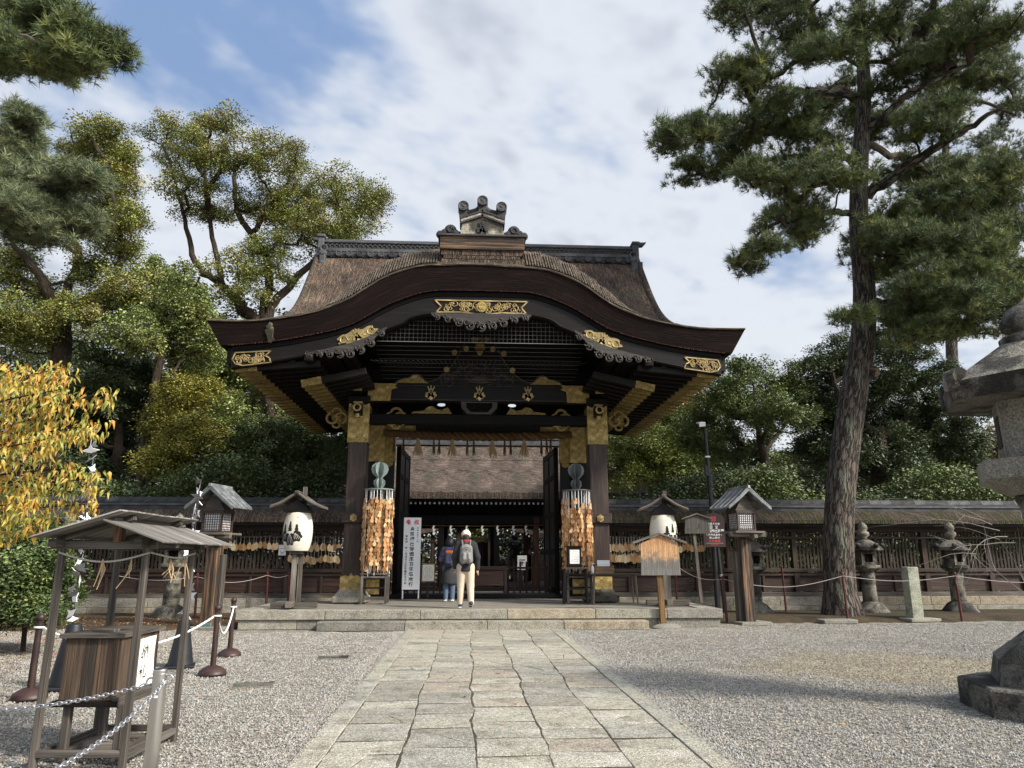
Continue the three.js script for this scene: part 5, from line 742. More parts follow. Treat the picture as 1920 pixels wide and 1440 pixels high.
{ // square pale stone post
  const t = thing('stone_marker', 'pale square stone marker post on a flat slab before the fence', 'stone post', [10.92, 0.0, -18.15], 0.1); mesh('marker_shaft', rbx(0.30, 1.26, 0.26, 0.02, 0, 0.66, 0, 0, 0, 0, 'y'), mat(C(0.60, 0.64, 0.55), { map: stoneMap, bumpMap: stoneBump, bumpScale: 0.004, roughness: 0.9 }), t); mesh('marker_slab', rbx(0.8, 0.08, 0.5, 0.02, 0.1, 0.04, 0.02), M.stone, t);
}
tag(mesh('stepping_stone', rbx(0.85, 0.1, 0.4, 0.03, 8.75, 0.04, -17.75, 0, 0.05, 0), M.stoneGrey), 'flat grey stepping stone set in the earth before the leaning pine', 'stone');
// thin red barrier poles and their cord
{
  const spots = [[-6.6, -18.9, 1.1], [-5.35, -20.55, 1.1], [-4.25 - 0.55, -20.6, 1.1], [-8.3, -18.3, 1.15], [5.35, -19.3, 1.0], [6.12, -17.85, 1.05], [8.62, -20.3, 1.25], [9.12, -17.95, 1.12], [11.9, -17.85, 1.12]];
  spots.forEach(([x, z, h], i) => { const t = thing('barrier_pole', ['thin dark red barrier pole beside the stone lantern behind the offering box', 'thin dark red barrier pole against the fence below the single plaque row', 'thin dark red barrier pole against the fence beside the white paper lantern', 'thin dark red barrier pole near the evergreen shrub', 'thin dark red barrier pole behind the gabled notice board', 'thin dark red barrier pole between platform corner and lantern post', 'thin dark red barrier pole against the fence beyond the stone lantern', 'thin dark red barrier pole before the leaning pine trunk', 'thin dark red barrier pole beyond the pale stone marker'][i], 'pole', [x, i === 4 ? 0.4 : 0.02, z], 0, 'thin red barrier poles'); mesh('rod', limb([V(0, 0, 0), V(-0.01, h / 2, 0), V(-0.03, h, 0)], [0.032, 0.028, 0.028], 8), M.redPaint, t); mesh('rod_cap', sph(0.034, -0.03, h, 0, 8), M.redPaint, t); });
  const cordOf = (label, a, b, sag) => { const p = []; for (let i = 0; i <= 10; i++) { const t = i / 10; p.push([lerp(a[0], b[0], t), lerp(a[1], b[1], t) - Math.sin(Math.PI * t) * sag, lerp(a[2], b[2], t)]); } tag(mesh('slung_rope', tube(p, 0.0065, 30, 5), M.cord), label, 'rope', 'cords between the red poles'); };
  const top = (i, d = 0.06) => [spots[i][0] - 0.03, (i === 4 ? 0.4 : 0.02) + spots[i][2] - d, spots[i][1] + 0.02];
  cordOf('pale cord slung between red poles behind the offering box', top(3), top(0), 0.10); cordOf('pale cord slung between red poles beside the lantern post', top(0), top(1), 0.16); cordOf('pale cord slung along the fence foot below the plaques', top(1), top(2), 0.06);
  cordOf('pale cord slung between red poles at the platform corner', top(4), top(5), 0.15); cordOf('pale cord slung from the lantern post corner to the pine', top(5), top(7), 0.22); cordOf('pale cord slung between red poles past the stone marker', top(7), top(8), 0.12); cordOf('pale cord slung on past the farthest stone lantern', top(8), [15.2, 1.0, -17.9], 0.12);
}
// ================================================================ GOURD PLAQUE RACKS beside the doorway
function gourdRack(label, sl, x, tall, metal, seed) {
  const z = -19.3, t = thing('plaque_rack', label, 'rack', [x, 0.4, z], 0, 'round plaque racks'), r = rng(seed), P = (n, g, m) => mesh(n, g, m, t);
  for (const [a, b] of [[-1, -1], [1, -1], [-1, 1], [1, 1]]) P('leg', rbx(0.06, 0.72, 0.06, 0.006, a * 0.30, 0.36, b * 0.26, 0, 0, 0, 'y'), M.greyDark);
  for (const y of [0.12, 0.64]) { for (const b of [-1, 1]) P('crossbar', rbx(0.66, 0.05, 0.05, 0.006, 0, y, b * 0.26), M.greyDark); for (const a of [-1, 1]) P('crossbar', rbx(0.05, 0.05, 0.56, 0.006, a * 0.30, y, 0), M.greyDark); }
  P('middle_bar', rbx(0.64, 0.04, 0.04, 0.006, 0, 0.38, 0.26), M.lacquer); P('tabletop', rbx(0.70, 0.03, 0.62, 0.006, 0, 0.715, 0), M.greyDark);
  P('pole', cy(0.035, 0.035, 2.2, 10, 0, 1.75, 0), M.blackMetal); P('hook_disc', cy(0.37, 0.37, 0.03, 32, 0, 2.83, 0), metal);
  const gp = []; for (let i = 0; i <= 40; i++) { const u = i / 40, a = u * 6.283; void a; } const prof = [[0.03, 0], [0.10, 0.03], [0.15, 0.12], [0.14, 0.21], [0.07, 0.27], [0.10, 0.31], [0.19, 0.40], [0.22, 0.50], [0.20, 0.60], [0.12, 0.67], [0.02, 0.70]]; void gp;
  const outl = [...prof.map(([a, b]) => [a, b]), ...prof.map(([a, b]) => [-a, b]).reverse()];
  for (let k = 0; k < 3; k++) { const o = P('gourd_plate', ext(outl, 0.012, 0.002, 0, 2.86, -0.006), metal); o.rotation.y = k * 1.047 + 0.1; }
  // strings of gourd plaques, each string one thing
  const N = 26;
  for (let i = 0; i < N; i++) {
    const a = i / N * 6.283, inner = i % 3 === 2, R = inner ? 0.22 : 0.345, s = thing('plaque_string', sl, 'plaque string', [x + Math.sin(a) * R, 3.22, z + Math.cos(a) * R], a, 'strings of gourd plaques on the ' + (seed === 1 ? 'rack by the banner' : 'rack by the table'));
    const L = tall + rr(-0.12, 0.1, r), hook = cy(0.009, 0.009, 0.36, 5, 0, -0.17, 0); mesh('hook_rod', hook, M.white, s); mesh('string', cy(0.006, 0.006, L, 4, 0, -L / 2 - 0.2, 0), M.rope, s);
    const n = Math.round((L - 0.16) / 0.118); for (let k = 0; k < n; k++) { if (seed === 2 && k < 2 && r() < 0.5) continue; const o = mesh('gourd_plaque', gourdG, M.gourd[Math.floor(Math.pow(r(), 1.3) * M.gourd.length)], s); o.position.set(rr(-0.028, 0.028, r), -0.30 - k * 0.118 + rr(-0.02, 0.02, r), 0.014 + rr(0, 0.03, r)); o.rotation.set(rr(-0.15, 0.1, r), rr(-0.6, 0.6, r), rr(-0.25, 0.25, r)); }
  }
}
const gourdG = (() => { const o = [], pr = [[0.012, 0.075], [0.026, 0.066], [0.031, 0.05], [0.026, 0.032], [0.020, 0.022], [0.034, 0.008], [0.046, -0.018], [0.046, -0.046], [0.032, -0.068], [0.01, -0.078]]; return fitUV(ext([...pr, ...pr.map(([a, b]) => [-a, b]).reverse()], 0.008, 0.002), -0.05, 0.05, -0.08, 0.08); })();
M.gourd = [['#c39462', 11], ['#b07f4c', 12], ['#cfa676', 13], ['#9c6a3c', 14], ['#dcbb8a', 15]].map(([b, s]) => mat(C(0.92, 0.9, 0.88), { map: inkMap(s, b), roughness: 0.6 }));
gourdRack('round rack crowded with orange gourd plaques beside the white banner', 'hanging string of small gourd-shaped wooden plaques on the rack by the white banner', -2.36, 1.92, mat(C(0.42, 0.52, 0.49), { map: mottle, roughness: 0.6 }), 1);
gourdRack('round rack crowded with brown gourd plaques beside the folding table', 'hanging string of small gourd-shaped wooden plaques on the rack by the folding table', 2.80, 1.86, mat(C(0.24, 0.25, 0.25), { map: mottle, roughness: 0.5, metalness: 0.3 }), 2);

// ================================================================ THINGS ON THE PLATFORM
{ // long white banner board
  const t = thing('banner_board', 'tall white banner board with red and black brush lettering', 'banner', [-1.62, 0.4, -21.3], 0.06); t.rotation.z = 0.0;
  mesh('panel', fitUV(rbx(0.49, 1.98, 0.03, 0.006, 0, 1.24, 0), -0.245, 0.245, 0.25, 2.23), printed(256, 1024, (c, w, h) => { c.fillStyle = '#eef1f4'; c.fillRect(0, 0, w, h); c.strokeStyle = '#d2453f'; kanji(c, '奉', 34, 34, 66, 10); kanji(c, '祝', 152, 34, 66, 10); c.strokeStyle = '#1b1c22'; column(c, '貞照神社御鎮座百年祭斎行', 98, 134, 56, 15.5, 7.5); column(c, '令和七年十一月', 196, 140, 24, 8, 3.2); column(c, '御祭神・従一位達后北政所豊臣吉子命', 30, 254, 30, 11.5, 3.8); }), t);
  for (const s of [-1, 1]) mesh('leg', rbx(0.035, 2.1, 0.03, 0.005, s * 0.22, 1.05, -0.03), M.white, t);
}
{ const t = thing('framed_notice', 'small framed white notice leaning on the pickets beside the banner', 'notice', [-1.16, 0.4, -21.62], 0); t.rotation.x = -0.06; mesh('frame', merge([bx(0.38, 0.025, 0.03, 0, 0.94, 0), bx(0.38, 0.025, 0.03, 0, 0.46, 0), bx(0.025, 0.5, 0.03, -0.18, 0.70, 0), bx(0.025, 0.5, 0.03, 0.18, 0.70, 0)]), M.newWood, t); mesh('sheet', fitUV(bx(0.34, 0.46, 0.012, 0, 0.70, 0), -0.17, 0.17, 0.47, 0.93), printed(192, 256, (c, w, h) => { c.fillStyle = '#e9e6da'; c.fillRect(0, 0, w, h); const r = rng(77); c.strokeStyle = '#2a2826'; for (let k = 0; k < 4; k++) scribble(c, 130 - k * 26, 46, 150, 17, r, 2.2); c.lineWidth = 2; c.beginPath(); c.ellipse(96, 128, 74, 100, 0, 0, 6.3); c.stroke(); }), t); mesh('notice_leg', bx(0.05, 0.5, 0.03, 0, 0.25, -0.03), M.fence, t); }
{ // folding table and what stands on it
  const t = thing('folding_table', 'low brown folding table with thin pale legs beside the plaque rack', 'table', [3.64, 0.4, -18.95], 0.03);
  mesh('tabletop', rbx(1.28, 0.035, 0.52, 0.008, 0, 0.715, 0), wood(0.20, 0.16, 0.13, { roughness: 0.5 }), t); for (const [a, b] of [[-1, -1], [1, -1], [-1, 1], [1, 1]]) mesh('leg', limb([V(a * 0.52, 0.70, b * 0.2), V(a * 0.56, 0.0, b * 0.22)], [0.032, 0.022], 8), M.newLeg, t); mesh('apron', bx(1.0, 0.05, 0.03, 0, 0.68, 0.18), M.greyDark, t);
  const b = thing('offering_crate', 'open pale wooden crate with a white card on the folding table', 'crate', [3.40, 1.133, -18.95], 0.03); mesh('crate_front', rbx(0.48, 0.17, 0.02, 0.004, 0, 0.085, 0.15), M.newWood, b); mesh('crate_back', rbx(0.48, 0.24, 0.02, 0.004, 0, 0.12, -0.15), M.newWood, b); for (const s of [-1, 1]) mesh('crate_side', rbx(0.02, 0.2, 0.28, 0.004, s * 0.23, 0.1, 0), M.newWood, b); mesh('crate_floor', bx(0.44, 0.02, 0.28, 0, 0.012, 0), M.newWood, b);
  const cd = thing('white_card', 'white folded card standing in the pale wooden crate', 'card', [3.40, 1.156, -18.93], 0.03); mesh('card_face', fitUV(rbx(0.32, 0.17, 0.006, 0.002, 0, 0.21, 0, -0.15), -0.16, 0.16, 0.12, 0.3), printed(128, 64, (c, w, h) => { c.fillStyle = '#eceef0'; c.fillRect(0, 0, w, h); c.strokeStyle = '#556'; const r = rng(8); for (let k = 0; k < 4; k++) { c.lineWidth = 2; for (let x = 12; x < 116; x += 9) { c.beginPath(); c.moveTo(x, 12 + k * 13 + r() * 3); c.lineTo(x + 5, 12 + k * 13 + r() * 4); c.stroke(); } } }), cd); mesh('card_stay', bx(0.04, 0.2, 0.006, 0, 0.11, -0.02), M.paper, cd);
  const s = thing('pump_bottle', 'small white pump bottle on the folding table', 'bottle', [3.10, 1.133, -18.82]); mesh('bottle_body', lathe([[0, 0], [0.04, 0.002], [0.042, 0.13], [0.03, 0.16], [0.014, 0.175], [0, 0.175]], 14), M.white, s); mesh('pump', merge([cy(0.009, 0.009, 0.07, 8, 0, 0.20, 0), rbx(0.06, 0.016, 0.02, 0.005, 0.015, 0.235, 0)]), M.white, s);
}
{ const t = thing('sign_cabinet', 'small black framed cabinet with a white notice standing before the brown gourd rack', 'cabinet', [2.64, 0.4, -18.72], -0.03); mesh('cabinet_top', rbx(0.66, 0.03, 0.30, 0.006, 0, 0.86, 0), M.greyDark, t); for (const [a, b] of [[-1, -1], [1, -1], [-1, 1], [1, 1]]) mesh('leg', rbx(0.045, 0.86, 0.045, 0.005, a * 0.28, 0.43, b * 0.11, 0, 0, a * 0.03, 'y'), M.lacquer, t); mesh('stretcher', bx(0.56, 0.03, 0.03, 0, 0.36, 0.11), M.lacquer, t);
  const b = thing('notice_box', 'black box with white paper notice standing on the small cabinet', 'box', [2.62, 1.275, -18.72], -0.03); mesh('box_shell', rbx(0.36, 0.50, 0.16, 0.01, 0, 0.25, 0), M.lacquer, b); mesh('box_roof', rbx(0.42, 0.03, 0.20, 0.006, 0, 0.515, 0), M.lacquer, b); mesh('notice_sheet', fitUV(bx(0.24, 0.34, 0.006, 0.01, 0.26, 0.084), -0.11, 0.13, 0.09, 0.43), printed(128, 192, (c, w, h) => { c.fillStyle = '#eeeeea'; c.fillRect(0, 0, w, h); c.strokeStyle = '#333'; const r = rng(9); c.lineWidth = 2; c.strokeRect(12, 14, 34, 28); for (let k = 0; k < 7; k++) { c.beginPath(); c.moveTo(54, 20 + k * 22); for (let x = 54; x < 116; x += 6) c.lineTo(x, 20 + k * 22 + r() * 6); c.stroke(); c.beginPath(); c.moveTo(14, 56 + k * 17); c.lineTo(44, 56 + k * 17 + r() * 5); c.stroke(); } }), b); }
// picket rails and offering counter in the doorway
{
  const mk = (label, x0, x1, seed) => { const t = thing('picket_fence', label, 'fence', [0, 0.4, -22.75], 0, 'picket fences in the doorway'), r = rng(seed), n = Math.round((x1 - x0) / 0.19); for (const y of [0.24, 0.82]) mesh('rail', rbx(x1 - x0, 0.06, 0.05, 0.006, (x0 + x1) / 2, y, -0.03), M.fence, t); for (let i = 0; i <= n; i++) { const e = i === 0 || i === n; mesh('picket', rbx(e ? 0.09 : 0.055, e ? 1.2 : rr(0.98, 1.04, r), 0.04, 0.006, lerp(x0, x1, i / n), e ? 0.6 : 0.51, 0, 0, 0, 0, 'y'), M.picket, t); } mesh('ground_rail', rbx(x1 - x0, 0.09, 0.1, 0.008, (x0 + x1) / 2, 0.05, -0.01), M.lacquer, t); };
  mk('brown picket fence in the doorway behind the white banner', -2.2, -0.28, 3); mk('brown picket fence in the doorway beside the plaque rack by the table', 1.16, 2.5, 4);
  const t = thing('offering_counter', 'long dark wooden offering counter facing the two visitors', 'counter', [0.42, 0.4, -22.6]); mesh('counter_top', rbx(1.5, 0.06, 0.62, 0.01, 0, 0.80, 0), M.fence, t); mesh('counter_lid', merge(Array.from({ length: 7 }, (_, i) => rbx(1.4, 0.03, 0.035, 0.004, 0, 0.85, -0.24 + i * 0.08))), M.fence, t); mesh('counter_front', rbx(1.36, 0.44, 0.04, 0.006, 0, 0.54, 0.25), M.fencePanel, t); mesh('counter_back', rbx(1.36, 0.44, 0.04, 0.006, 0, 0.54, -0.25), M.fencePanel, t); for (const a of [-1, 1]) { mesh('counter_side', rbx(0.04, 0.44, 0.5, 0.006, a * 0.66, 0.54, 0), M.fencePanel, t); for (const b of [-1, 1]) mesh('leg', rbx(0.08, 0.78, 0.08, 0.006, a * 0.66, 0.39, b * 0.25, 0, 0, 0, 'y'), M.fence, t); }
}

// ================================================================ ROOFED COLLECTION BOX beside the path
{
  const t = thing('collection_box', 'weathered wooden collection box with paper label under its own plank roof', 'box', [-2.80, 0, -6.40], -0.05), P = (n, g, m, q = t) => mesh(n, g, m, q), X = 0.325, Z = 0.42;
  const post = (x, z, h) => P('post', rbx(0.047, h, 0.047, 0.005, x, h / 2, z, 0, 0, 0, 'y'), M.greyDark);
  post(-X, Z, 1.56); post(X, Z, 1.56); post(X, -Z, 1.56); post(-X, -Z, 1.56);
  for (const z of [Z, -Z]) P('ground_rail', rbx(2 * X, 0.05, 0.045, 0.005, 0, 0.10, z), M.greyDark); for (const x of [X, -X]) P('ground_rail', rbx(0.045, 0.05, 2 * Z, 0.005, x, 0.08, 0), M.greyDark);
  for (const z of [Z, -Z]) P('tie_beam', rbx(2 * X + 0.16, 0.06, 0.05, 0.005, 0, 1.585, z), M.greyDark); for (const x of [X, -X]) P('purlin', rbx(0.06, 0.06, 2 * Z + 0.3, 0.005, x, 1.60, 0), M.greyDark);
  P('king_post', rbx(0.07, 0.17, 0.06, 0.005, 0.10, 1.69, Z, 0, 0, 0, 'y'), M.old); P('king_post', rbx(0.07, 0.17, 0.06, 0.005, 0.10, 1.69, -Z, 0, 0, 0, 'y'), M.old); P('ridge_pole', rbx(0.06, 0.06, 2 * Z + 0.3, 0.005, 0.10, 1.76, 0), M.greyDark);
  // roof: two slopes of thin boards, one lapping over the other
  const slope = (name, x0, y0, x1, y1) => { const g = new THREE.Group(); g.name = name; t.add(g); for (let i = 0; i < 9; i++) { const r = rng(i + 3), z = -0.62 + i * 0.158; mesh('roof_plank', rbx(Math.hypot(x1 - x0, y1 - y0) + rr(-0.01, 0.01, r), 0.013, 0.155, 0.003, (x0 + x1) / 2, (y0 + y1) / 2 + rr(-0.002, 0.002, r), z, 0, 0, Math.atan2(y1 - y0, x1 - x0)), i % 3 ? M.plank : M.plankB, g); } for (const z of [-0.42, 0.42]) mesh('rafter', rbx(Math.hypot(x1 - x0, y1 - y0) * 0.9, 0.04, 0.05, 0.005, (x0 + x1) / 2, (y0 + y1) / 2 - 0.03, z, 0, 0, Math.atan2(y1 - y0, x1 - x0)), M.greyDark, g); };

  slope('roof_slope', -0.40, 1.64, 0.24, 1.835); slope('roof_slope', 0.12, 1.765, 0.59, 1.60);
  // the box
  const b = new THREE.Group(); b.name = 'chest'; b.position.set(-0.06, 0.43, -0.02); b.scale.x = 0.86; t.add(b);
  for (let i = 0; i < 3; i++) mesh('front_plank', rbx(0.158, 0.45, 0.025, 0.004, -0.16 + i * 0.16, 0.235, 0.315, 0, 0, 0, 'y'), [M.oldBox, M.old, M.oldBox][i], b); for (let i = 0; i < 3; i++) mesh('back_plank', rbx(0.158, 0.45, 0.025, 0.004, -0.16 + i * 0.16, 0.235, -0.315, 0, 0, 0, 'y'), M.oldBox, b);
  for (const s of [-1, 1]) for (let i = 0; i < 4; i++) mesh('side_plank', rbx(0.025, 0.45, 0.158, 0.004, s * 0.235, 0.235, -0.24 + i * 0.16, 0, 0, 0, 'y'), i % 2 ? M.oldBox : M.old, b);
  mesh('lid', ext(shape([[-0.28, -0.36], [0.28, -0.36], [0.28, 0.36], [-0.28, 0.36]], [[[-0.11, -0.20], [0.11, -0.20], [0.11, 0.10], [-0.11, 0.10]]]), 0.025, 0.003, 0, 0.464, 0, -Math.PI / 2), M.lidWood, b); mesh('lid_flap', rbx(0.2, 0.018, 0.10, 0.003, 0, 0.50, 0.15), M.grey, b);
  mesh('bottom_board', rbx(0.58, 0.04, 0.74, 0.006, 0, -0.01, 0), M.lacquer, b); mesh('skirt', rbx(0.06, 0.07, 0.70, 0.006, 0.27, 0.0, 0.0), M.greyDark, b);
  for (const [x, z] of [[-0.2, 0.27], [0.2, 0.27], [-0.2, -0.27], [0.2, -0.27]]) P('box_leg', rbx(0.055, 0.40, 0.055, 0.005, x, 0.21, z, 0, 0, 0, 'y'), M.greyDark); for (const z of [0.27, -0.27]) P('leg_rail', rbx(0.4, 0.04, 0.04, 0.004, 0, 0.07, z), M.greyDark); for (const x of [0.2, -0.2]) P('leg_rail', rbx(0.04, 0.04, 0.54, 0.004, x, 0.07, 0), M.greyDark); P('foot_board', rbx(0.36, 0.02, 0.36, 0.004, 0.02, 0.035, -0.02), M.grey);
  const pg = new THREE.PlaneGeometry(0.36, 0.38, 12, 8), pp = pg.attributes.position; for (let i = 0; i < pp.count; i++) pp.setZ(i, 0.004 + 0.006 * Math.sin(pp.getX(i) * 22 + pp.getY(i) * 14) + 0.005 * Math.abs(pp.getX(i)) * 4);
  mesh('paper_label', T(flat(pg), 0.256, 0.235, -0.06, 0, Math.PI / 2, 0.02), printed(384, 400, (c, w, h) => { c.fillStyle = '#e4e1da'; c.fillRect(0, 0, w, h); c.strokeStyle = 'rgba(120,115,105,0.35)'; c.lineWidth = 2; for (const q of [96, 190, 288]) { c.beginPath(); c.moveTo(q, 0); c.lineTo(q + 6, h); c.stroke(); } c.strokeStyle = '#24211f'; kanji(c, '納', 140, 60, 106, 11); kanji(c, '札', 142, 230, 106, 11); const r = rng(19); for (const x of [286, 318, 346]) scribble(c, x, 50, 280, 20, r, 2.4); for (const x of [34, 74]) scribble(c, x, 170, 190, 19, r, 2.4); }, { side: THREE.DoubleSide, roughness: 0.9 }), b);
  // straw cord strung under the roof with paper streamers
  const cordP = []; for (let i = 0; i <= 10; i++) { const u = i / 10; cordP.push([lerp(-X, X + 0.05, u), 1.53 - 0.07 * Math.sin(Math.PI * u), Z + 0.04]); } P('straw_cord', merge([tube(cordP, 0.008, 30, 5), tube([[X + 0.03, 1.53, Z], [X + 0.05, 1.49, 0], [X + 0.03, 1.53, -Z]], 0.008, 20, 5)]), M.cord);
  const r = rng(47); for (const [x, z, n] of [[0.02, Z + 0.045, 5], [0.24, Z + 0.045, 3], [X + 0.05, 0.1, 7], [X + 0.05, -0.16, 4]]) P('straw_tuft', Array.from({ length: n }, () => limb([V(x, 1.48, z), V(x + rr(-0.03, 0.03, r), 1.40, z + rr(-0.02, 0.02, r)), V(x + rr(-0.07, 0.05, r), 1.48 - rr(0.12, 0.24, r), z + rr(-0.05, 0.05, r))], [0.004, 0.005, 0.003], 4)), M.strawPale);
}
// ================================================================ STEEL BOLLARD AND CHAINS
{
  const t = thing('steel_bollard', 'brushed stainless steel bollard with chains hooked to its side', 'bollard', [-2.0, 0, -5.2]); mesh('tube', lathe([[0, 0.785], [0.036, 0.785], [0.045, 0.775], [0.045, 0.0], [0.0, 0.0]], 24), M.steel, t); mesh('cap_ring', torus(0.0455, 0.003, 0, 0.755, 0, Math.PI / 2, 0, 0, 5, 24), M.chain, t); mesh('hook', torus(0.028, 0.006, -0.055, 0.70, 0.0, 0, 0, 0, 6, 14), M.chain, t); mesh('hook', torus(0.028, 0.006, 0.055, 0.72, 0.0, 0, 0, 0, 6, 14), M.chain, t); mesh('sticker', bx(0.03, 0.014, 0.002, 0.0, 0.62, 0.0455), M.white, t);
  const linkG = T(torus(0.012, 0.0042, 0, 0, 0, 0, 0, 0, 5, 12), 0, 0, 0, 0, 0, 0, [1.7, 1, 1]);
  const chain = (label, a, b, sag) => { const g = thing('barrier_chain', label, 'chain', a, 0, 'steel chains on the bollard'), A = V(...a), B = V(...b), n = Math.round(A.distanceTo(B) / 0.031 * 1.03), f = (u) => V(lerp(0, B.x - A.x, u), lerp(0, B.y - A.y, u) - sag * 4 * u * (1 - u), lerp(0, B.z - A.z, u)); for (let i = 0; i < n; i++) { const u = (i + 0.5) / n, p = f(u), d = f(u + 0.01).sub(f(u - 0.01)).normalize(), o = mesh('link', linkG, M.chain, g); o.position.copy(p); const q = new THREE.Quaternion().setFromUnitVectors(V(1, 0, 0), d); o.quaternion.copy(q).multiply(new THREE.Quaternion().setFromAxisAngle(V(1, 0, 0), i % 2 ? 0.8 : -0.75)); } };
  chain('galvanised chain slung from the steel bollard past the collection box', [-2.06, 0.69, -5.2], [-4.55, 0.66, -5.45], 0.16); chain('galvanised chain sagging from the steel bollard toward the path entrance', [-1.95, 0.71, -5.17], [-2.05, 0.70, -2.7], 0.22);
  for (const [x, z, l] of [[-4.6, -5.45, 'brushed steel bollard out beyond the collection box'], [-2.05, -2.65, 'brushed steel bollard at the path entrance']]) dup(t, [x, 0, z], 0, l);
}
// ================================================================ BROWN STANCHIONS AND WHITE ROPES
{
  const st = [[-4.76, -8.82, 'brown rope stanchion beside the cone and collection box'], [-3.35, -10.44, 'brown rope stanchion standing alone on the gravel with two ropes tied'], [-3.73, -12.36, 'brown rope stanchion nearer the platform with one rope tied']];
  const proto = thing('rope_stanchion', st[0][2], 'stanchion', [st[0][0], 0, st[0][1]], 0, 'brown rope stanchions'); mesh('foot', lathe([[0, 0.12], [0.05, 0.12], [0.10, 0.10], [0.165, 0.06], [0.18, 0.02], [0.175, 0], [0, 0]], 24), M.brownMetal, proto); mesh('post', cy(0.034, 0.038, 0.70, 14, 0, 0.46, 0), M.brownMetal, proto); mesh('knob', merge([sph(0.048, 0, 0.845, 0, 12), cy(0.042, 0.034, 0.03, 12, 0, 0.80, 0)]), M.brownMetal, proto); mesh('rope_ring', torus(0.045, 0.013, 0, 0.74, 0, 1.5, 0, 0, 6, 14), M.rope, proto);
  for (const s of st.slice(1)) dup(proto, [s[0], 0, s[1]], 0.5, s[2]);
  const rope = (label, a, b, sag) => { const g = []; for (const ph of [0, 2.1, 4.2]) { const p = [], n = Math.max(40, Math.round(V(...a).distanceTo(V(...b)) * 45)); for (let i = 0; i <= n; i++) { const u = i / n, w = u * n * 0.9 + ph; p.push(V(lerp(a[0], b[0], u) + Math.cos(w) * 0.006, lerp(a[1], b[1], u) - sag * 4 * u * (1 - u) + Math.sin(w) * 0.006, lerp(a[2], b[2], u) + Math.sin(w) * 0.004)); } g.push(flat(new THREE.TubeGeometry(new THREE.CatmullRomCurve3(p), n, 0.0085, 5))); } tag(mesh('white_rope', g, M.rope), label, 'rope', 'white ropes between the stanchions'); };
  rope('white twisted rope drooping behind the collection box between stanchions', [-4.72, 0.74, -8.82], [-3.38, 0.74, -10.42], 0.30); rope('white twisted rope hanging in a deep loop between two stanchions', [-3.35, 0.74, -10.46], [-3.72, 0.74, -12.34], 0.30);
}
// ================================================================ BLACK CONES AND SILVER STRANDS
{
  const cone = (x, z, k, label) => { const t = thing('black_cone', label, 'cone', [x, 0, z], 0.3, 'tall black cones'); t.scale.setScalar(k); mesh('cone_body', lathe([[0, 0.74], [0.075, 0.74], [0.085, 0.72], [0.20, 0.05], [0.2, 0.03], [0, 0.03]], 22), M.blackPlastic, t); mesh('cone_base', rbx(0.46, 0.04, 0.46, 0.015, 0, 0.02, 0), M.blackPlastic, t); };
  cone(-4.72, -9.5, 0.98, 'tall black plastic cone beside the leaf-covered cherry branches'); cone(-4.05, -11.2, 0.86, 'tall black plastic cone behind the paper label of the collection box');
  const wing = (() => { const g = ext([[0, 0], [0.075, 0.03], [0.02, 0.055], [0.0, 0.10], [-0.02, 0.055], [-0.075, 0.03]], 0.004, 0.001); return g; })();
  const strand = (x, z, y0, y1, dx, label, seed) => { const t = thing('fin_strand', label, 'strand', [x, 0, z], 0, 'silver fin strands'), r = rng(seed); mesh('stake', limb([V(0, y0, 0), V(dx * 0.5, (y0 + y1) / 2, 0), V(dx, y1, 0)], [0.012, 0.011, 0.009], 6), M.blackMetal, t); const n = Math.round((y1 - y0) / 0.075); for (let i = 0; i < n; i++) { const u = i / n, o = mesh('metal_fin', wing, i % 3 ? M.silver : M.crane, t); o.position.set(dx * u + rr(-0.03, 0.03, r), y0 + 0.03 + u * (y1 - y0), rr(0, 0.05, r)); o.rotation.set(rr(-0.9, 0.9, r), i * 0.83, rr(-1.1, 1.1, r)); o.scale.setScalar(rr(0.9, 1.35, r)); } };
  M.silver = mat(C(0.30, 0.30, 0.31), { metalness: 0.8, roughness: 0.35, side: THREE.DoubleSide }); M.crane = mat(C(0.80, 0.80, 0.82), { roughness: 0.4, side: THREE.DoubleSide });
  strand(-4.74, -9.5, 0.72, 3.05, -0.04, 'tall strand of small silver metal fins rising through the cherry leaves', 5); strand(-4.05, -11.2, 0.63, 2.62, 0.03, 'tall strand of small silver metal fins rising behind the collection box roof', 6);
}
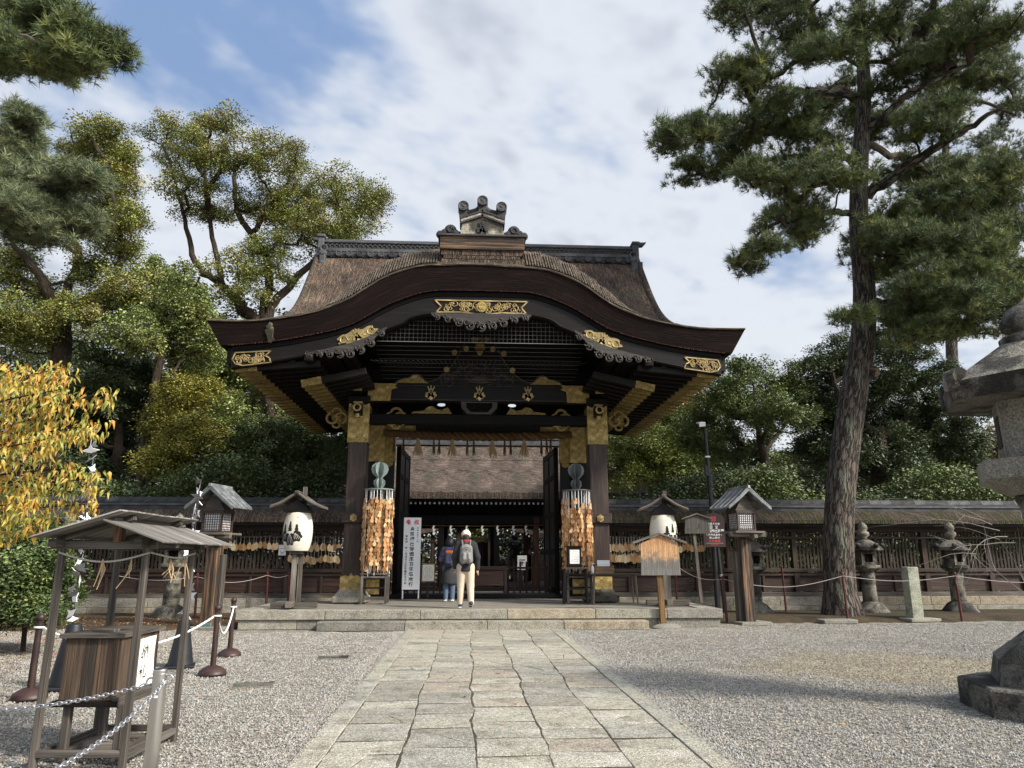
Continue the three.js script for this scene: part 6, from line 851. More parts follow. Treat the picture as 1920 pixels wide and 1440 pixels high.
// ================================================================ BUILDINGS BEYOND THE GATE
{
  const h = thing('worship_hall', 'bark-roofed worship hall with white rafter tips seen through the doorway', 'hall', [0.2, 0, -32]), P = (n, g, m, q = h) => mesh(n, g, m, q);
  const prof = [[0, 4.30], [-1.3, 5.0], [-2.6, 5.85], [-4.0, 6.95], [-4.3, 6.95], [-5.7, 5.85], [-8.3, 4.30], [-8.3, 4.0], [-4.15, 6.2], [0, 4.02]]; const g = ext(prof.map(([z, y]) => [-z, y]), 16, 0, 0, 0, 0); T(g, -8, 0, 0, 0, Math.PI / 2, 0); 
  P('roof', uvBox(g, 'z', false), M.hallBark); P('ridge', merge([bx(16, 0.3, 0.6, 0, 7.1, -4.15), bx(16, 0.08, 0.7, 0, 7.28, -4.15)]), M.tile); P('roof_seam', bx(15.8, 0.014, 0.02, 0, 6.08, -2.86), M.tileDark);
  P('eave_board', bx(15.6, 0.12, 0.1, 0, 3.96, -0.25), M.lacquer); P('ceiling', bx(15.4, 0.1, 7.6, 0, 3.9, -4.1), M.lacquerDark);
  const rf = bx(0.09, 0.10, 0.9), tip = bx(0.075, 0.085, 0.015); for (let i = 0; i < 46; i++) { const o = P('rafter', rf, M.lacquer); o.position.set(-4.6 + i * 0.205, 3.84, -0.65); mesh('white_tip', tip, M.white, o).position.z = 0.458; }
  P('transom_panel', bx(15, 0.8, 0.08, 0, 3.6, -1.05), M.lacquerDark); P('front_beam', rbx(15, 0.34, 0.2, 0.01, 0, 3.2, -1.0), M.lacquer); P('rear_beam', rbx(15, 0.34, 0.2, 0.01, 0, 3.2, -7.0), M.lacquer);
  for (const x of [-5.2, -2.85, -1.45, 1.0, 2.75, 3.3, 5.4]) for (const z of [-1.0, -7.0]) P('post', rbx(0.24, 3.3, 0.24, 0.02, x, 1.65, z, 0, 0, 0, 'y'), x === 2.75 ? M.picketRed : M.lacquer);
  P('floor', bx(14, 0.3, 7.6, 0, 0.15, -4.2), M.fence); P('rope', tube([[-3.6, 2.96, -0.85], [-1.5, 2.90, -0.85], [1, 2.90, -0.85], [3.6, 2.96, -0.85]], 0.02, 30, 6), M.straw); P('fringe_rail', bx(7.2, 0.03, 0.03, 0, 2.99, -0.84), M.lacquer);
  const zig = ext([[0, 0], [0.09, -0.02], [0.03, -0.14], [0.12, -0.16], [0.05, -0.28], [0.13, -0.30], [0.07, -0.42], [0.0, -0.40], [0.06, -0.28], [-0.02, -0.26], [0.05, -0.14], [-0.03, -0.12]], 0.004, 0); for (const x of [-2.6, -1.05, -0.35, 0.33, 1.0, 2.25, 3.1, -1.8, 1.7]) P('paper_streamer', zig, M.white).position.set(x, 2.92, -0.80);
  for (const [x, w] of [[-2.15, 1.1], [-0.2, 1.6], [2.0, 1.2]]) { P('lattice_screen', merge([bx(w, 0.05, 0.05, x, 2.3, -6.9), bx(w, 0.05, 0.05, x, 1.2, -6.9), ...Array.from({ length: 7 }, (_, i) => bx(0.03, 1.1, 0.03, x - w / 2 + (i + 0.5) * w / 7, 1.75, -6.9))]), M.fence); }

  // inner gate behind the hall
  const k = thing('inner_gate', 'low inner gate with arched grey roof and white-tipped rafters behind the hall', 'gate', [0.3, 0, -44]); const arch = curve([[0, 3.9], [1.2, 3.7], [2.2, 3.3], [3.4, 3.05]]); mesh('roof', ext(bandShape(-3.4, 3.4, (x) => arch(x), (x) => arch(x) - 0.25, 30), 3, 0, 0, 0, -1.5), M.hallBark, k); for (let i = 0; i < 26; i++) { const x = -3.1 + i * 0.248; mesh('white_tip', bx(0.07, 0.07, 0.03, x, arch(Math.abs(x)) - 0.36, 1.48), M.white, k); } for (const x of [-2.4, -0.9, 0.9, 2.4]) mesh('post', bx(0.25, 3.2, 0.25, x, 1.6, 0.8), M.fence, k); mesh('door_panel', bx(1.6, 2.2, 0.1, 0, 1.3, 0.6), M.lacquer, k); mesh('gold_band', bx(1.5, 0.18, 0.03, 0, 2.6, 0.68), M.goldDim, k); for (const s of [-1, 1]) { mesh('wing_wall', bx(6, 1.5, 0.2, s * 6.0, 1.0, 0.3), M.fence, k); mesh('wing_roof', bx(6.2, 0.3, 1.2, s * 6.0, 2.9, 0.3, 0.15), M.hallBark, k); for (const q of [3.2, 5.2, 7.4]) mesh('wing_post', bx(0.2, 2.9, 0.2, s * q, 1.45, 0.3), M.fence, k); }
  kind(mesh('inner_court', T(uvBox(new THREE.PlaneGeometry(30, 30), 'x', false), 0, 0.01, -39.5, -Math.PI / 2), mat(C(0.62, 0.60, 0.56), { map: gravelMap, roughness: 1 })), 'structure');
  stoneLantern('small stone lantern in the inner court behind the hall posts', 2.5, -41.2, 1.25, 0.2);
  const w = thing('inner_signboard', 'white signboard standing in the inner court behind the pickets', 'sign', [1.9, 0, -27.0]); mesh('sign_panel', rbx(0.34, 0.5, 0.03, 0.01, 0, 1.35, 0), M.white, w); mesh('sign_post', bx(0.06, 1.2, 0.05, 0, 0.6, -0.02), M.fence, w); mesh('sign_mark', merge([bx(0.22, 0.03, 0.01, 0, 1.45, 0.016), bx(0.16, 0.03, 0.01, 0, 1.35, 0.016), bx(0.03, 0.16, 0.01, 0, 1.33, 0.018)]), M.blackPlastic, w);
}
// ================================================================ TREES: tapered limbs grown out to leaf puffs spread through the crown
const ridgeN = fbm(16, 4, 4, 1201), crackN = vnoise(24, 8, 1203);
const trunkV = (u, v) => Math.abs(ridgeN(v, u) - 0.5) * 1.6 + crackN(v, u) * 0.25;
const trunkMap = rep(tex(512, 512, (u, v) => { const g = trunkV(u, v), l = gL(u, v); const c = 0.42 + g * 0.55 + (l - 0.5) * 0.35; return [c, c * 0.96, c * 0.90]; }), 0.9, 0.9), trunkBump = rep(tex(512, 512, (u, v) => trunkV(u, v), false), 0.9, 0.9);
const pF = fbm(14, 5, 5, 1210, 0.55), pW = fbm(4, 4, 3, 1211);
const pineV = (u, v) => { const w = (pW(v, u) - 0.5) * 0.16, a = pF(v + w, u + w), b = crackN(v + w, u * 0.5 + w); return sstep(0.01, 0.13, Math.abs(a - 0.5)) * (0.65 + 0.35 * b); };
const lich = fbm(5, 3, 4, 1300);
M.trunk = mat(C(0.15, 0.115, 0.085), { map: trunkMap, bumpMap: trunkBump, bumpScale: 0.04, roughness: 0.95 });
M.pineTrunk = mat(C(0.285, 0.255, 0.23), { map: rep(tex(1024, 512, (u, v) => { const g = pineV(u, v), l = sstep(0.56, 0.70, lich(u, v)); const c = 0.30 + g * 0.48 + (gF(u, v) - 0.5) * 0.2; return [c * lerp(1, 1.15, l), c * lerp(0.95, 1.22, l), c * lerp(0.90, 1.12, l)]; }), 0.7, 0.9), bumpMap: rep(tex(1024, 512, (u, v) => pineV(u, v), false), 0.7, 0.9), bumpScale: 0.06, roughness: 0.95 });
M.leaf = mat(C(1, 1, 1), { roughness: 0.55, side: THREE.DoubleSide, vertexColors: true }); M.leafPlain = mat(C(1, 1, 1), { roughness: 0.55, side: THREE.DoubleSide }); M.needle = mat(C(1, 1, 1), { roughness: 0.6, side: THREE.DoubleSide, vertexColors: true });
function sprig(n, len, wid, spread, seed, droop = 0) {   // n folded leaves round a short twig
  const r = rng(seed), p = [], idx = []; const pos = (v) => p.push(v.x, v.y, v.z);
  for (let i = 0; i < n; i++) {
    const a = r() * 6.28, e = rr(-0.6, 1.1, r), d = V(Math.cos(a) * Math.cos(e), Math.sin(e), Math.sin(a) * Math.cos(e)), o = d.clone().multiplyScalar(spread * Math.cbrt(r())), f = V(Math.cos(a + 0.5), rr(-0.5, 0.5, r) - droop, Math.sin(a + 0.5)).normalize(), s = V(0, 0, 0).crossVectors(f, V(rr(-1, 1, r), 1, rr(-1, 1, r))).normalize(), k = rr(0.75, 1.2, r), b = p.length / 3, n2 = V(0, 0, 0).crossVectors(s, f).multiplyScalar(wid * 0.25 * k);
    pos(o); pos(o.clone().addScaledVector(f, len * 0.45 * k).addScaledVector(s, wid * 0.5 * k).add(n2)); pos(o.clone().addScaledVector(f, len * k)); pos(o.clone().addScaledVector(f, len * 0.45 * k).addScaledVector(s, -wid * 0.5 * k).add(n2)); idx.push(b, b + 1, b + 2, b, b + 2, b + 3);
  }
  const g = new THREE.BufferGeometry(); g.setAttribute('position', new THREE.Float32BufferAttribute(p, 3)); g.setIndex(idx); g.computeVertexNormals(); return g;
}
function tuft(n, len, wid, seed) {   // a spray of pine needles
  const r = rng(seed), p = [], idx = [];
  for (let i = 0; i < n; i++) { const a = r() * 6.28, e = Math.acos(rr(0.02, 1, r)), d = V(Math.sin(e) * Math.cos(a), Math.cos(e), Math.sin(e) * Math.sin(a)), s = V(0, 0, 0).crossVectors(d, V(rr(-1, 1, r), rr(-1, 1, r), rr(-1, 1, r))).normalize().multiplyScalar(wid / 2), o = V(0, r() * len * 0.5, 0), k = rr(0.8, 1.15, r), b = p.length / 3; for (const q of [o.clone().add(s), o.clone().sub(s), o.clone().addScaledVector(d, len * k)]) p.push(q.x, q.y, q.z); idx.push(b, b + 1, b + 2); }
  const g = new THREE.BufferGeometry(); g.setAttribute('position', new THREE.Float32BufferAttribute(p, 3)); g.setIndex(idx); g.computeVertexNormals(); return g;
}
const LEAF = {
  olive: { g: sprig(11, 0.095, 0.05, 0.27, 1), c: [[0.220, 0.249, 0.060], [0.278, 0.290, 0.070], [0.168, 0.203, 0.053], [0.313, 0.261, 0.064], [0.139, 0.174, 0.049]] },
  mid: { g: sprig(11, 0.095, 0.05, 0.27, 2), c: [[0.206, 0.254, 0.073], [0.248, 0.289, 0.085], [0.159, 0.206, 0.064], [0.289, 0.289, 0.094]] },
  green: { g: sprig(11, 0.095, 0.05, 0.27, 3), c: [[0.12, 0.165, 0.052], [0.15, 0.195, 0.06], [0.095, 0.135, 0.046], [0.18, 0.21, 0.068]] },
  lime: { g: sprig(11, 0.095, 0.05, 0.27, 4), c: [[0.254, 0.297, 0.071], [0.297, 0.319, 0.082], [0.194, 0.243, 0.065]] },
  yellow: { g: sprig(11, 0.095, 0.05, 0.27, 5), c: [[0.27, 0.255, 0.05], [0.33, 0.285, 0.052], [0.21, 0.215, 0.052]] },
  dark: { g: sprig(11, 0.11, 0.055, 0.25, 6), c: [[0.062, 0.092, 0.038], [0.08, 0.115, 0.046], [0.05, 0.074, 0.032], [0.1, 0.13, 0.054]] },
  deep: { g: sprig(11, 0.095, 0.05, 0.27, 7), c: [[0.132, 0.178, 0.062], [0.167, 0.213, 0.071], [0.103, 0.144, 0.053]] },
  autumn: { g: sprig(11, 0.095, 0.05, 0.27, 8), c: [[0.330, 0.260, 0.070], [0.244, 0.244, 0.078], [0.383, 0.174, 0.061], [0.174, 0.200, 0.070]] },
  shrub: { g: sprig(9, 0.06, 0.028, 0.10, 9), c: [[0.094, 0.142, 0.047], [0.133, 0.179, 0.056], [0.179, 0.217, 0.066], [0.061, 0.096, 0.035]] },
  pine: { g: tuft(22, 0.20, 0.013, 10), c: [[0.095, 0.131, 0.047], [0.126, 0.165, 0.056], [0.068, 0.099, 0.039], [0.179, 0.207, 0.060]], pine: 1 },
  pinePale: { g: tuft(24, 0.18, 0.010, 11), c: [[0.135, 0.167, 0.083], [0.167, 0.199, 0.096], [0.103, 0.135, 0.067], [0.191, 0.208, 0.096]], pine: 1 },
};
function tree(name, label, category, o, trunk, limbs, clumps) {
  const r = rng(o.seed * 7919), L = LEAF[o.leaf], base = trunk[0], t = thing(name, label, category, [base[0], 0, base[2]]), off = V(base[0], 0, base[2]);
  const nodes = [];   // {p, parent, w}
  const add = (p, parent) => { nodes.push({ p, parent, w: 0, kids: 0 }); return nodes.length - 1; };
  const limbsG = [];
  const smooth = (pts, n) => { const c = new THREE.CatmullRomCurve3(pts.map((q) => V(q[0], q[1], q[2]).sub(off))), out = []; for (let i = 0; i <= n; i++) out.push(c.getPoint(i / n)); return out; };
  const thin = o.bark ? 1 : 0.68;
  const radii = (pts, n) => Array.from({ length: n + 1 }, (_, i) => { const u = i / n * (pts.length - 1), k = Math.min(pts.length - 2, Math.floor(u)); return thin * lerp(pts[k][3], pts[k + 1][3], u - k); });
  const nt = trunk.length * 6, tp = smooth(trunk, nt), trr = radii(trunk, nt);
  if (o.bark === 'pine' || trr[0] > 0.2) { for (let i = 0; i <= nt; i++) if (tp[i].y < 0.7) trr[i] *= 1 + 0.35 * (0.7 - tp[i].y); }
  const trunkO = mesh('trunk', limb(tp, trr, 14), o.bark === 'pine' ? M.pineTrunk : M.trunk, t);
  tp.forEach((p, i) => { if (i > nt * 0.35) add(p, -1); });
  for (const l of limbs) { const n = l.length * 5, p = smooth(l, n), q = radii(l, n); for (let i = 1; i <= n; i++) p[i].add(V(rr(-1, 1, r), rr(-1, 1, r), rr(-1, 1, r)).multiplyScalar(q[i] * 0.5)); mesh('limb', limb(p, q, 8), o.bark === 'pine' ? M.pineTrunk : M.trunk, t); p.forEach((x, i) => i > n * 0.25 && add(x, -1)); }
  // leaf puffs
  const vol = clumps.map((c) => c[3] * c[4] + 0.15), sum = vol.reduce((a, b) => a + b, 0), puffs = [];
  clumps.forEach((c, i) => { const k = Math.max(2, Math.round(o.n * vol[i] / sum)); for (let q = 0; q < k; q++) { const a = r() * 6.28, e = Math.acos(rr(-0.75, 1, r)), m = Math.pow(r(), 0.5); puffs.push({ p: V(c[0] + Math.sin(e) * Math.cos(a) * c[3] * m, c[1] + Math.cos(e) * c[4] * m, c[2] + Math.sin(e) * Math.sin(a) * c[5] * m).sub(off), k: rr(0.6, 1.25, r), tint: r() }); } });
  const near = (p) => { let b = 0, bd = 1e9; for (let i = 0; i < nodes.length; i++) { const d = nodes[i].p.distanceTo(p) + Math.max(0, nodes[i].p.y - p.y) * 0.7; if (d < bd) { bd = d; b = i; } } return [b, bd]; };
  for (const f of puffs) f.d = near(f.p)[1];
  puffs.sort((a, b) => a.d - b.d);
  const twigs = [];
  for (const f of puffs) { const [b, d] = near(f.p), A = nodes[b].p, k = 4, chain = [b]; let par = b; for (let i = 1; i <= k; i++) { const u = i / k, p = A.clone().lerp(f.p, u); p.y -= Math.sin(Math.PI * u) * d * (L.pine ? -0.03 : 0.07); p.add(V(rr(-1, 1, r), rr(-1, 1, r), rr(-1, 1, r)).multiplyScalar(d * 0.05)); par = add(p, par); chain.push(par); } twigs.push(chain); for (let q = par; q >= 0; q = nodes[q].parent) nodes[q].w++; }
  const tw = o.small ? 0.006 : 0.017; const bg = twigs.map((ch) => limb(ch.map((i) => nodes[i].p), ch.map((i, j) => tw * Math.pow(Math.max(1, nodes[j ? i : ch[1]].w), 0.5)), 5));
  kind(mesh('branchwork', bg, M.trunk, t), 'stuff');
  // leaves: a few puff shapes per tree, each a spray of sprigs with its own leaf colours, set at every twig end
  const pal = L.c.map((c) => C(...c)), K = 5, protos = [], lists = Array.from({ length: K }, () => [[], []]), m4 = new THREE.Matrix4(), q4 = new THREE.Quaternion(), e3 = new THREE.Euler(), src = L.g.toNonIndexed(), nv = src.attributes.position.count, R = o.puff;
  for (let k = 0; k < K; k++) {
    const pos = new Float32Array(nv * 3 * o.per), nor = new Float32Array(nv * 3 * o.per), col = new Float32Array(nv * 3 * o.per), g = new THREE.BufferGeometry();
    for (let i = 0; i < o.per; i++) {
      const a = r() * 6.28, e = Math.acos(rr(-0.8, 1, r)), m = (L.pine ? Math.pow(r(), 0.5) : (Math.pow(r(), 0.5) * 0.72 + Math.pow(r(), 3) * 0.75)) * R, p = V(Math.sin(e) * Math.cos(a), Math.cos(e) * (L.pine ? 0.6 : 0.72), Math.sin(e) * Math.sin(a)).multiplyScalar(m), s = rr(0.75, 1.25, r) * (o.small && L.pine ? 0.62 : 1);
      if (L.pine) q4.setFromEuler(e3.set(p.z / R * 0.8 + rr(-0.4, 0.4, r), r() * 6.28, -p.x / R * 0.8 + rr(-0.4, 0.4, r), 'XZY')); else q4.setFromEuler(e3.set(rr(-0.6, 0.6, r), r() * 6.28, rr(-0.6, 0.6, r), 'XYZ'));
      const h = src.clone().applyMatrix4(m4.compose(p, q4, V(s, s, s))); pos.set(h.attributes.position.array, i * nv * 3); nor.set(h.attributes.normal.array, i * nv * 3);
      const c = pal[r() < 0.55 ? 0 : Math.floor(r() * pal.length)].clone().multiplyScalar(rr(0.75, 1.25, r)); for (let v = 0; v < nv; v++) c.toArray(col, (i * nv + v) * 3);
    }
    g.setAttribute('position', new THREE.BufferAttribute(pos, 3)); g.setAttribute('normal', new THREE.BufferAttribute(nor, 3)); g.setAttribute('color', new THREE.BufferAttribute(col, 3)); protos.push(g);
  }
  const mean = pal[0];
  for (const f of puffs) { const k = Math.floor(r() * K), s = f.k, ti = pal[Math.floor(Math.pow(f.tint, 1.1) * pal.length)]; lists[k][0].push(m4.compose(f.p, q4.setFromEuler(e3.set(rr(-0.25, 0.25, r), r() * 6.28, rr(-0.25, 0.25, r), 'XYZ')), V(s, s * rr(0.85, 1.1, r), s)).clone()); const w = rr(0.88, 1.12, r), mix = (a, b) => w * lerp(1, b / a, 0.6); lists[k][1].push(C(mix(mean.r, ti.r), mix(mean.g, ti.g), mix(mean.b, ti.b))); }
  protos.forEach((g, k) => { if (lists[k][0].length) instanced('crown', g, L.pine ? M.needle : M.leaf, lists[k][0], t, lists[k][1]); });
  void trunkO; return t;
}
// ---------------------------------------------------------------- trees: trunk [x, y, z, radius], limbs, crown clumps [x, y, z, rx, ry, rz]
tree('camphor_tree', 'tall camphor tree with olive crown rising behind the gate roof', 'tree', { seed: 1, leaf: 'olive', puff: 0.34, n: 487, per: 24 },
  [[-7.29,3.93,-30,0.55],[-8.2,7.63,-30,0.5],[-9.01,11.07,-30,0.42]],
  [[[-9.01,11.07,-30,0.36],[-10.43,12.67,-30.2,0.26],[-11.91,13.82,-30.4,0.2],[-12.86,16.41,-30.59,0.12],[-13.8,19.13,-30.79,0.06]], [[-9.01,11.07,-30,0.34],[-8.88,13.89,-30.4,0.24],[-10.63,16.84,-30.79,0.18],[-11.09,19.45,-31.19,0.1]], [[-9.01,11.07,-30,0.34],[-7.94,12.81,-30.1,0.25],[-6.48,14.62,-30.21,0.18],[-5.42,16.23,-30.31,0.1]], [[-10.59,12.71,-30,0.2],[-11.37,15.06,-30.35,0.15],[-12.12,18.06,-30.69,0.1],[-12.29,20.42,-31.04,0.05]]],
  [[-14.02,20.47,-31.3,1.58,1.36,1.42], [-11.86,20.51,-30.3,1.54,0.89,1.38], [-11.89,17.99,-28.75,1.52,1.11,1.37], [-9.99,18.01,-29.1,1.74,1.35,1.57], [-8.47,18.58,-29.2,1.19,0.99,1.07], [-7.98,17.73,-30.83,1.78,1.63,1.6], [-5.84,16.65,-29.89,2.01,1.49,1.81], [-4.67,16.95,-30.67,1.06,1.18,1.06], [-10.08,16.69,-30.98,1.47,1.32,1.32], [-12.4,16.72,-31.18,1.24,1.12,1.12], [-7.59,15.39,-30.86,1.81,1.17,1.63], [-10.01,13.17,-28.72,1.2,0.75,1.08], [-8.75,14.04,-29.01,1.09,0.98,0.98], [-6.29,15.1,-29.08,1.66,1,1.49], [-12.24,16.92,-29.1,1.11,0.83,1], [-5.95,15.46,-30.92,1.76,0.73,1.58], [-8.31,16.53,-30.57,1.17,1.17,1.05], [-8.29,13.1,-29.62,1.1,0.83,0.99], [-9.55,12,-29.3,1.22,0.6,1.1]]);
tree('camphor_tree', 'tall camphor tree with forked limbs above the orange-leaved cherry', 'tree', { seed: 2, leaf: 'olive', puff: 0.32, n: 487, per: 24 },
  [[-15.39,3.73,-28,0.6],[-15.78,7.13,-28,0.55],[-15.77,9.65,-28,0.5],[-16.09,11.06,-28,0.42]],
  [[[-16.09,11.06,-28,0.32],[-17.01,12.48,-27.47,0.22],[-17.65,13.23,-26.94,0.12]], [[-15.98,10.73,-28,0.3],[-14.35,11.65,-27.71,0.24],[-13.72,12.99,-27.43,0.17],[-14,14.66,-27.14,0.12],[-14.37,16.56,-26.86,0.06]], [[-16.09,11.06,-28,0.3],[-15.84,13.36,-28.41,0.2],[-16.82,15.18,-28.83,0.14],[-16.79,17.36,-29.24,0.06]], [[-15.93,9.65,-28,0.3],[-17.19,10.65,-27.84,0.2],[-18.01,10.15,-27.68,0.1]]],
  [[-15.17,18.15,-27.48,1.11,0.74,1], [-16.09,17.64,-27.98,0.91,0.8,0.82], [-15.15,18.01,-28.97,1,1.25,1.12], [-16.54,16.72,-28.08,1.12,0.96,1.01], [-15.45,16.4,-29.23,1.27,1.16,1.14], [-13.25,13.78,-26.7,0.75,1.12,1.01], [-16.07,14.03,-26.9,1,0.9,0.9], [-14.4,13.16,-27.86,1.24,0.83,1.11], [-17.7,11.91,-28.6,1.3,0.94,1.17], [-14.97,10.12,-26.77,1.11,0.82,1], [-14.36,10.69,-27.78,1.16,0.91,1.04], [-17.21,10.11,-26.85,1.01,1.06,0.96], [-13.37,11.38,-26.96,0.79,0.79,0.71], [-16.91,9.62,-27.97,1.25,0.85,1.13], [-15.43,12.39,-28.26,0.78,0.62,0.7], [-14.13,16.58,-27.7,0.69,0.95,0.85], [-18.12,12.76,-28.21,0.93,0.78,0.84], [-15.69,14.82,-29.02,0.92,0.81,0.83]]);
tree('slender_tree', 'slender tree with pale green crown and dark leaning trunk behind the fence', 'tree', { seed: 3, leaf: 'mid', puff: 0.27, n: 275, per: 22 },
  [[-11.78,3.76,-27,0.26],[-11.8,5.58,-27,0.24],[-11.71,6.97,-27,0.22],[-11.6,8.59,-27,0.2],[-11.27,10.06,-27,0.16]],
  [[[-11.68,6.67,-27,0.13],[-10.89,6.65,-27.19,0.1],[-10.22,6.96,-27.39,0.07],[-9.22,7.12,-27.58,0.04]], [[-11.27,10.06,-27,0.13],[-10.5,10.97,-26.53,0.09],[-10.11,11.64,-26.06,0.05]], [[-11.27,10.06,-27,0.12],[-12.28,11.35,-27.69,0.08],[-13.02,12.72,-28.37,0.05]]],
  [[-12.56,12.39,-28.36,1.36,0.84,1.22], [-10.93,10.99,-26.62,1.22,0.88,1.1], [-12.84,11,-27.66,1.01,0.86,0.91], [-10.37,10.25,-26.9,1.08,0.79,0.97], [-9.85,9.37,-27.09,1.08,0.84,0.97], [-11.77,10.2,-27.47,1.25,0.85,1.12], [-11.99,9.16,-25.51,1.15,0.83,1.04], [-11.14,9.27,-27.91,1.26,0.71,1.13], [-9.4,7.05,-27.26,1.21,0.53,1.09]]);
tree('slender_tree', 'slender curved tree trunk under yellow-green leaves behind the fence', 'tree', { seed: 4, leaf: 'yellow', puff: 0.27, n: 227, per: 22 },
  [[-11.16,3.67,-26,0.2],[-10.77,4.69,-26,0.19],[-10.62,5.81,-26,0.17],[-10.71,7.16,-26,0.14]],
  [[[-10.71,7.16,-26,0.1],[-10.77,8.25,-26.45,0.07],[-10.44,8.99,-26.89,0.04]]],
  [[-9.52,5.38,-25.6,1.24,1.12,1.11], [-10.66,6.32,-26.67,1.18,0.94,1.06], [-9.37,4.56,-26.43,1.04,0.83,0.93], [-10.47,4.6,-25.26,0.88,0.88,0.79], [-10.33,7.28,-26.54,1.18,0.76,1.06]]);
tree('broadleaf_tree', 'dense dark evergreen tree behind the fence and cherry', 'tree', { seed: 5, leaf: 'dark', puff: 0.32, n: 301, per: 24 },
  [[-13.57,3.82,-29,0.3],[-13.68,5.88,-29,0.25],[-13.8,7.36,-29,0.2]],
  [],
  [[-14.11,8.83,-28.82,1.55,1.16,1.39], [-14.16,7.51,-27.79,1.47,1.23,1.33], [-14.11,7.16,-30.2,1.6,1.6,1.44], [-14.98,6.07,-30.32,1.59,1.32,1.43], [-13.59,5.15,-29.81,1.29,1.16,1.16], [-14.56,4.54,-28.2,1.46,1.09,1.31], [-15.43,6.43,-28.65,1.5,1.38,1.35], [-13.23,8.42,-29.79,1.06,1.06,0.96]]);
tree('broadleaf_tree', 'rounded pale green tree filling the gap below the gate eave', 'tree', { seed: 6, leaf: 'mid', puff: 0.32, n: 258, per: 24 },
  [[-9.44,4,-31,0.3],[-9.63,5.77,-31,0.25],[-9.77,7.36,-31,0.2]],
  [],
  [[-10.11,9.59,-31.51,1.71,1.14,1.53], [-11.16,9.45,-31.97,1.44,1.44,1.29], [-8.76,8.33,-31.12,1.67,1.26,1.51], [-10.47,8.1,-32.37,2.02,1.44,1.82], [-7.6,7.05,-30.41,1.35,1.08,1.22], [-10.41,6.69,-29.81,1.58,1.05,1.42], [-11.2,8.86,-29.64,1.06,1.06,0.96], [-9.13,10.22,-30.3,1.1,0.72,0.99]]);
tree('broadleaf_tree', 'dark green tree behind the fence close to the gate pillar', 'tree', { seed: 7, leaf: 'deep', puff: 0.27, n: 301, per: 24 },
  [[-6.29,3.73,-27.5,0.25],[-6.37,4.91,-27.5,0.2],[-6.54,5.91,-27.5,0.15]],
  [],
  [[-7.04,5.49,-26.12,1.38,1.04,1.25], [-6.52,5.3,-28.95,1.53,1.27,1.38], [-5.31,4.79,-28.13,1.24,1.11,1.11], [-7.71,4.72,-26.1,1.37,1.03,1.23], [-6.52,4.23,-26.67,1.4,0.84,1.26], [-5.69,5.76,-27.77,0.98,0.74,0.89], [-8.45,4.54,-26.17,1.14,0.91,1.03], [-4.75,5.07,-27.14,0.96,1.2,1.08]]);
tree('broadleaf_tree', 'mid green tree with pale lopped trunk behind the fence and camera mast', 'tree', { seed: 8, leaf: 'green', puff: 0.28, n: 292, per: 24 },
  [[11.68,3.86,-28,0.3],[11.6,4.89,-28,0.26],[11.41,5.94,-28,0.2],[11.37,6.8,-28,0.14]],
  [[[11.39,5.73,-28,0.14],[11.6,6.71,-27.52,0.1],[11.26,7.46,-27.05,0.06]], [[11.48,5.52,-28,0.12],[12.71,6.71,-28.62,0.08]]],
  [[11.55,8.89,-28.93,1.14,0.92,1.02], [10.21,7.91,-28.17,1.31,1.05,1.18], [12.34,8.03,-29.09,1.52,1.08,1.37], [10.74,6.86,-28.36,1.57,1.05,1.41], [11.85,6.75,-26.61,1.23,0.89,1.11], [9.58,6.66,-28.51,1.18,1.18,1.06], [11.63,5.73,-29.47,1.62,0.97,1.45], [13.43,8.68,-29.37,0.99,0.99,0.89], [10.1,5.43,-28.99,1.32,0.95,1.19]]);
tree('broadleaf_tree', 'huge dark evergreen tree spreading behind the pine trunk', 'tree', { seed: 9, leaf: 'dark', puff: 0.34, n: 644, per: 26 },
  [[16.61,3.96,-29,0.6],[16.8,5.48,-29,0.5],[16.84,6.82,-29,0.35]],
  [[[16.79,6.37,-29,0.3],[15.23,7.61,-28.57,0.2],[14.7,8.85,-28.15,0.1]], [[16.79,6.37,-29,0.3],[18.78,7.56,-29.21,0.2],[19.95,8.31,-29.41,0.1]]],
  [[15.5,9.48,-29.63,1.68,1.35,1.51], [17.69,10.27,-30.21,2.02,1.3,1.82], [17.45,8.52,-27.55,1.83,1.31,1.65], [19.85,7.57,-29.23,1.93,1.51,1.73], [16.84,7.67,-29.88,2.52,1.68,2.26], [15.16,7.51,-30.32,1.69,1.69,1.52], [19.32,6.38,-30.33,2.26,1.41,2.03], [20.93,5.88,-29.99,1.28,1.39,1.25], [16.04,5.41,-28.47,2.36,1.31,2.12], [14.61,5.61,-30.05,1.65,1.38,1.49], [20.35,5,-30.38,1.68,1.01,1.51], [17.63,4.84,-29.03,1.6,0.96,1.44], [13.99,7.84,-29.75,1,1.28,1.15]]);
tree('broadleaf_tree', 'sunlit yellow-green tree behind the fence close to the plaque clusters', 'tree', { seed: 10, leaf: 'lime', puff: 0.28, n: 258, per: 24 },
  [[7.55,4,-30,0.3],[7.6,5.1,-30,0.26],[7.77,6.45,-30,0.2]],
  [],
  [[6.62,5.98,-28.51,1.19,1.04,1.07], [8.57,7.23,-31.13,1.31,1.14,1.18], [7.82,5.54,-29.91,1.63,1.08,1.46], [6.19,5,-29.18,1.18,1.05,1.06], [9.31,6.05,-30.27,1.16,1.27,1.14], [8.39,4.72,-28.54,1.29,0.93,1.16], [7.26,4.66,-30.07,1.62,0.7,1.46], [6.33,6.1,-30.77,1,1.12,1]]);
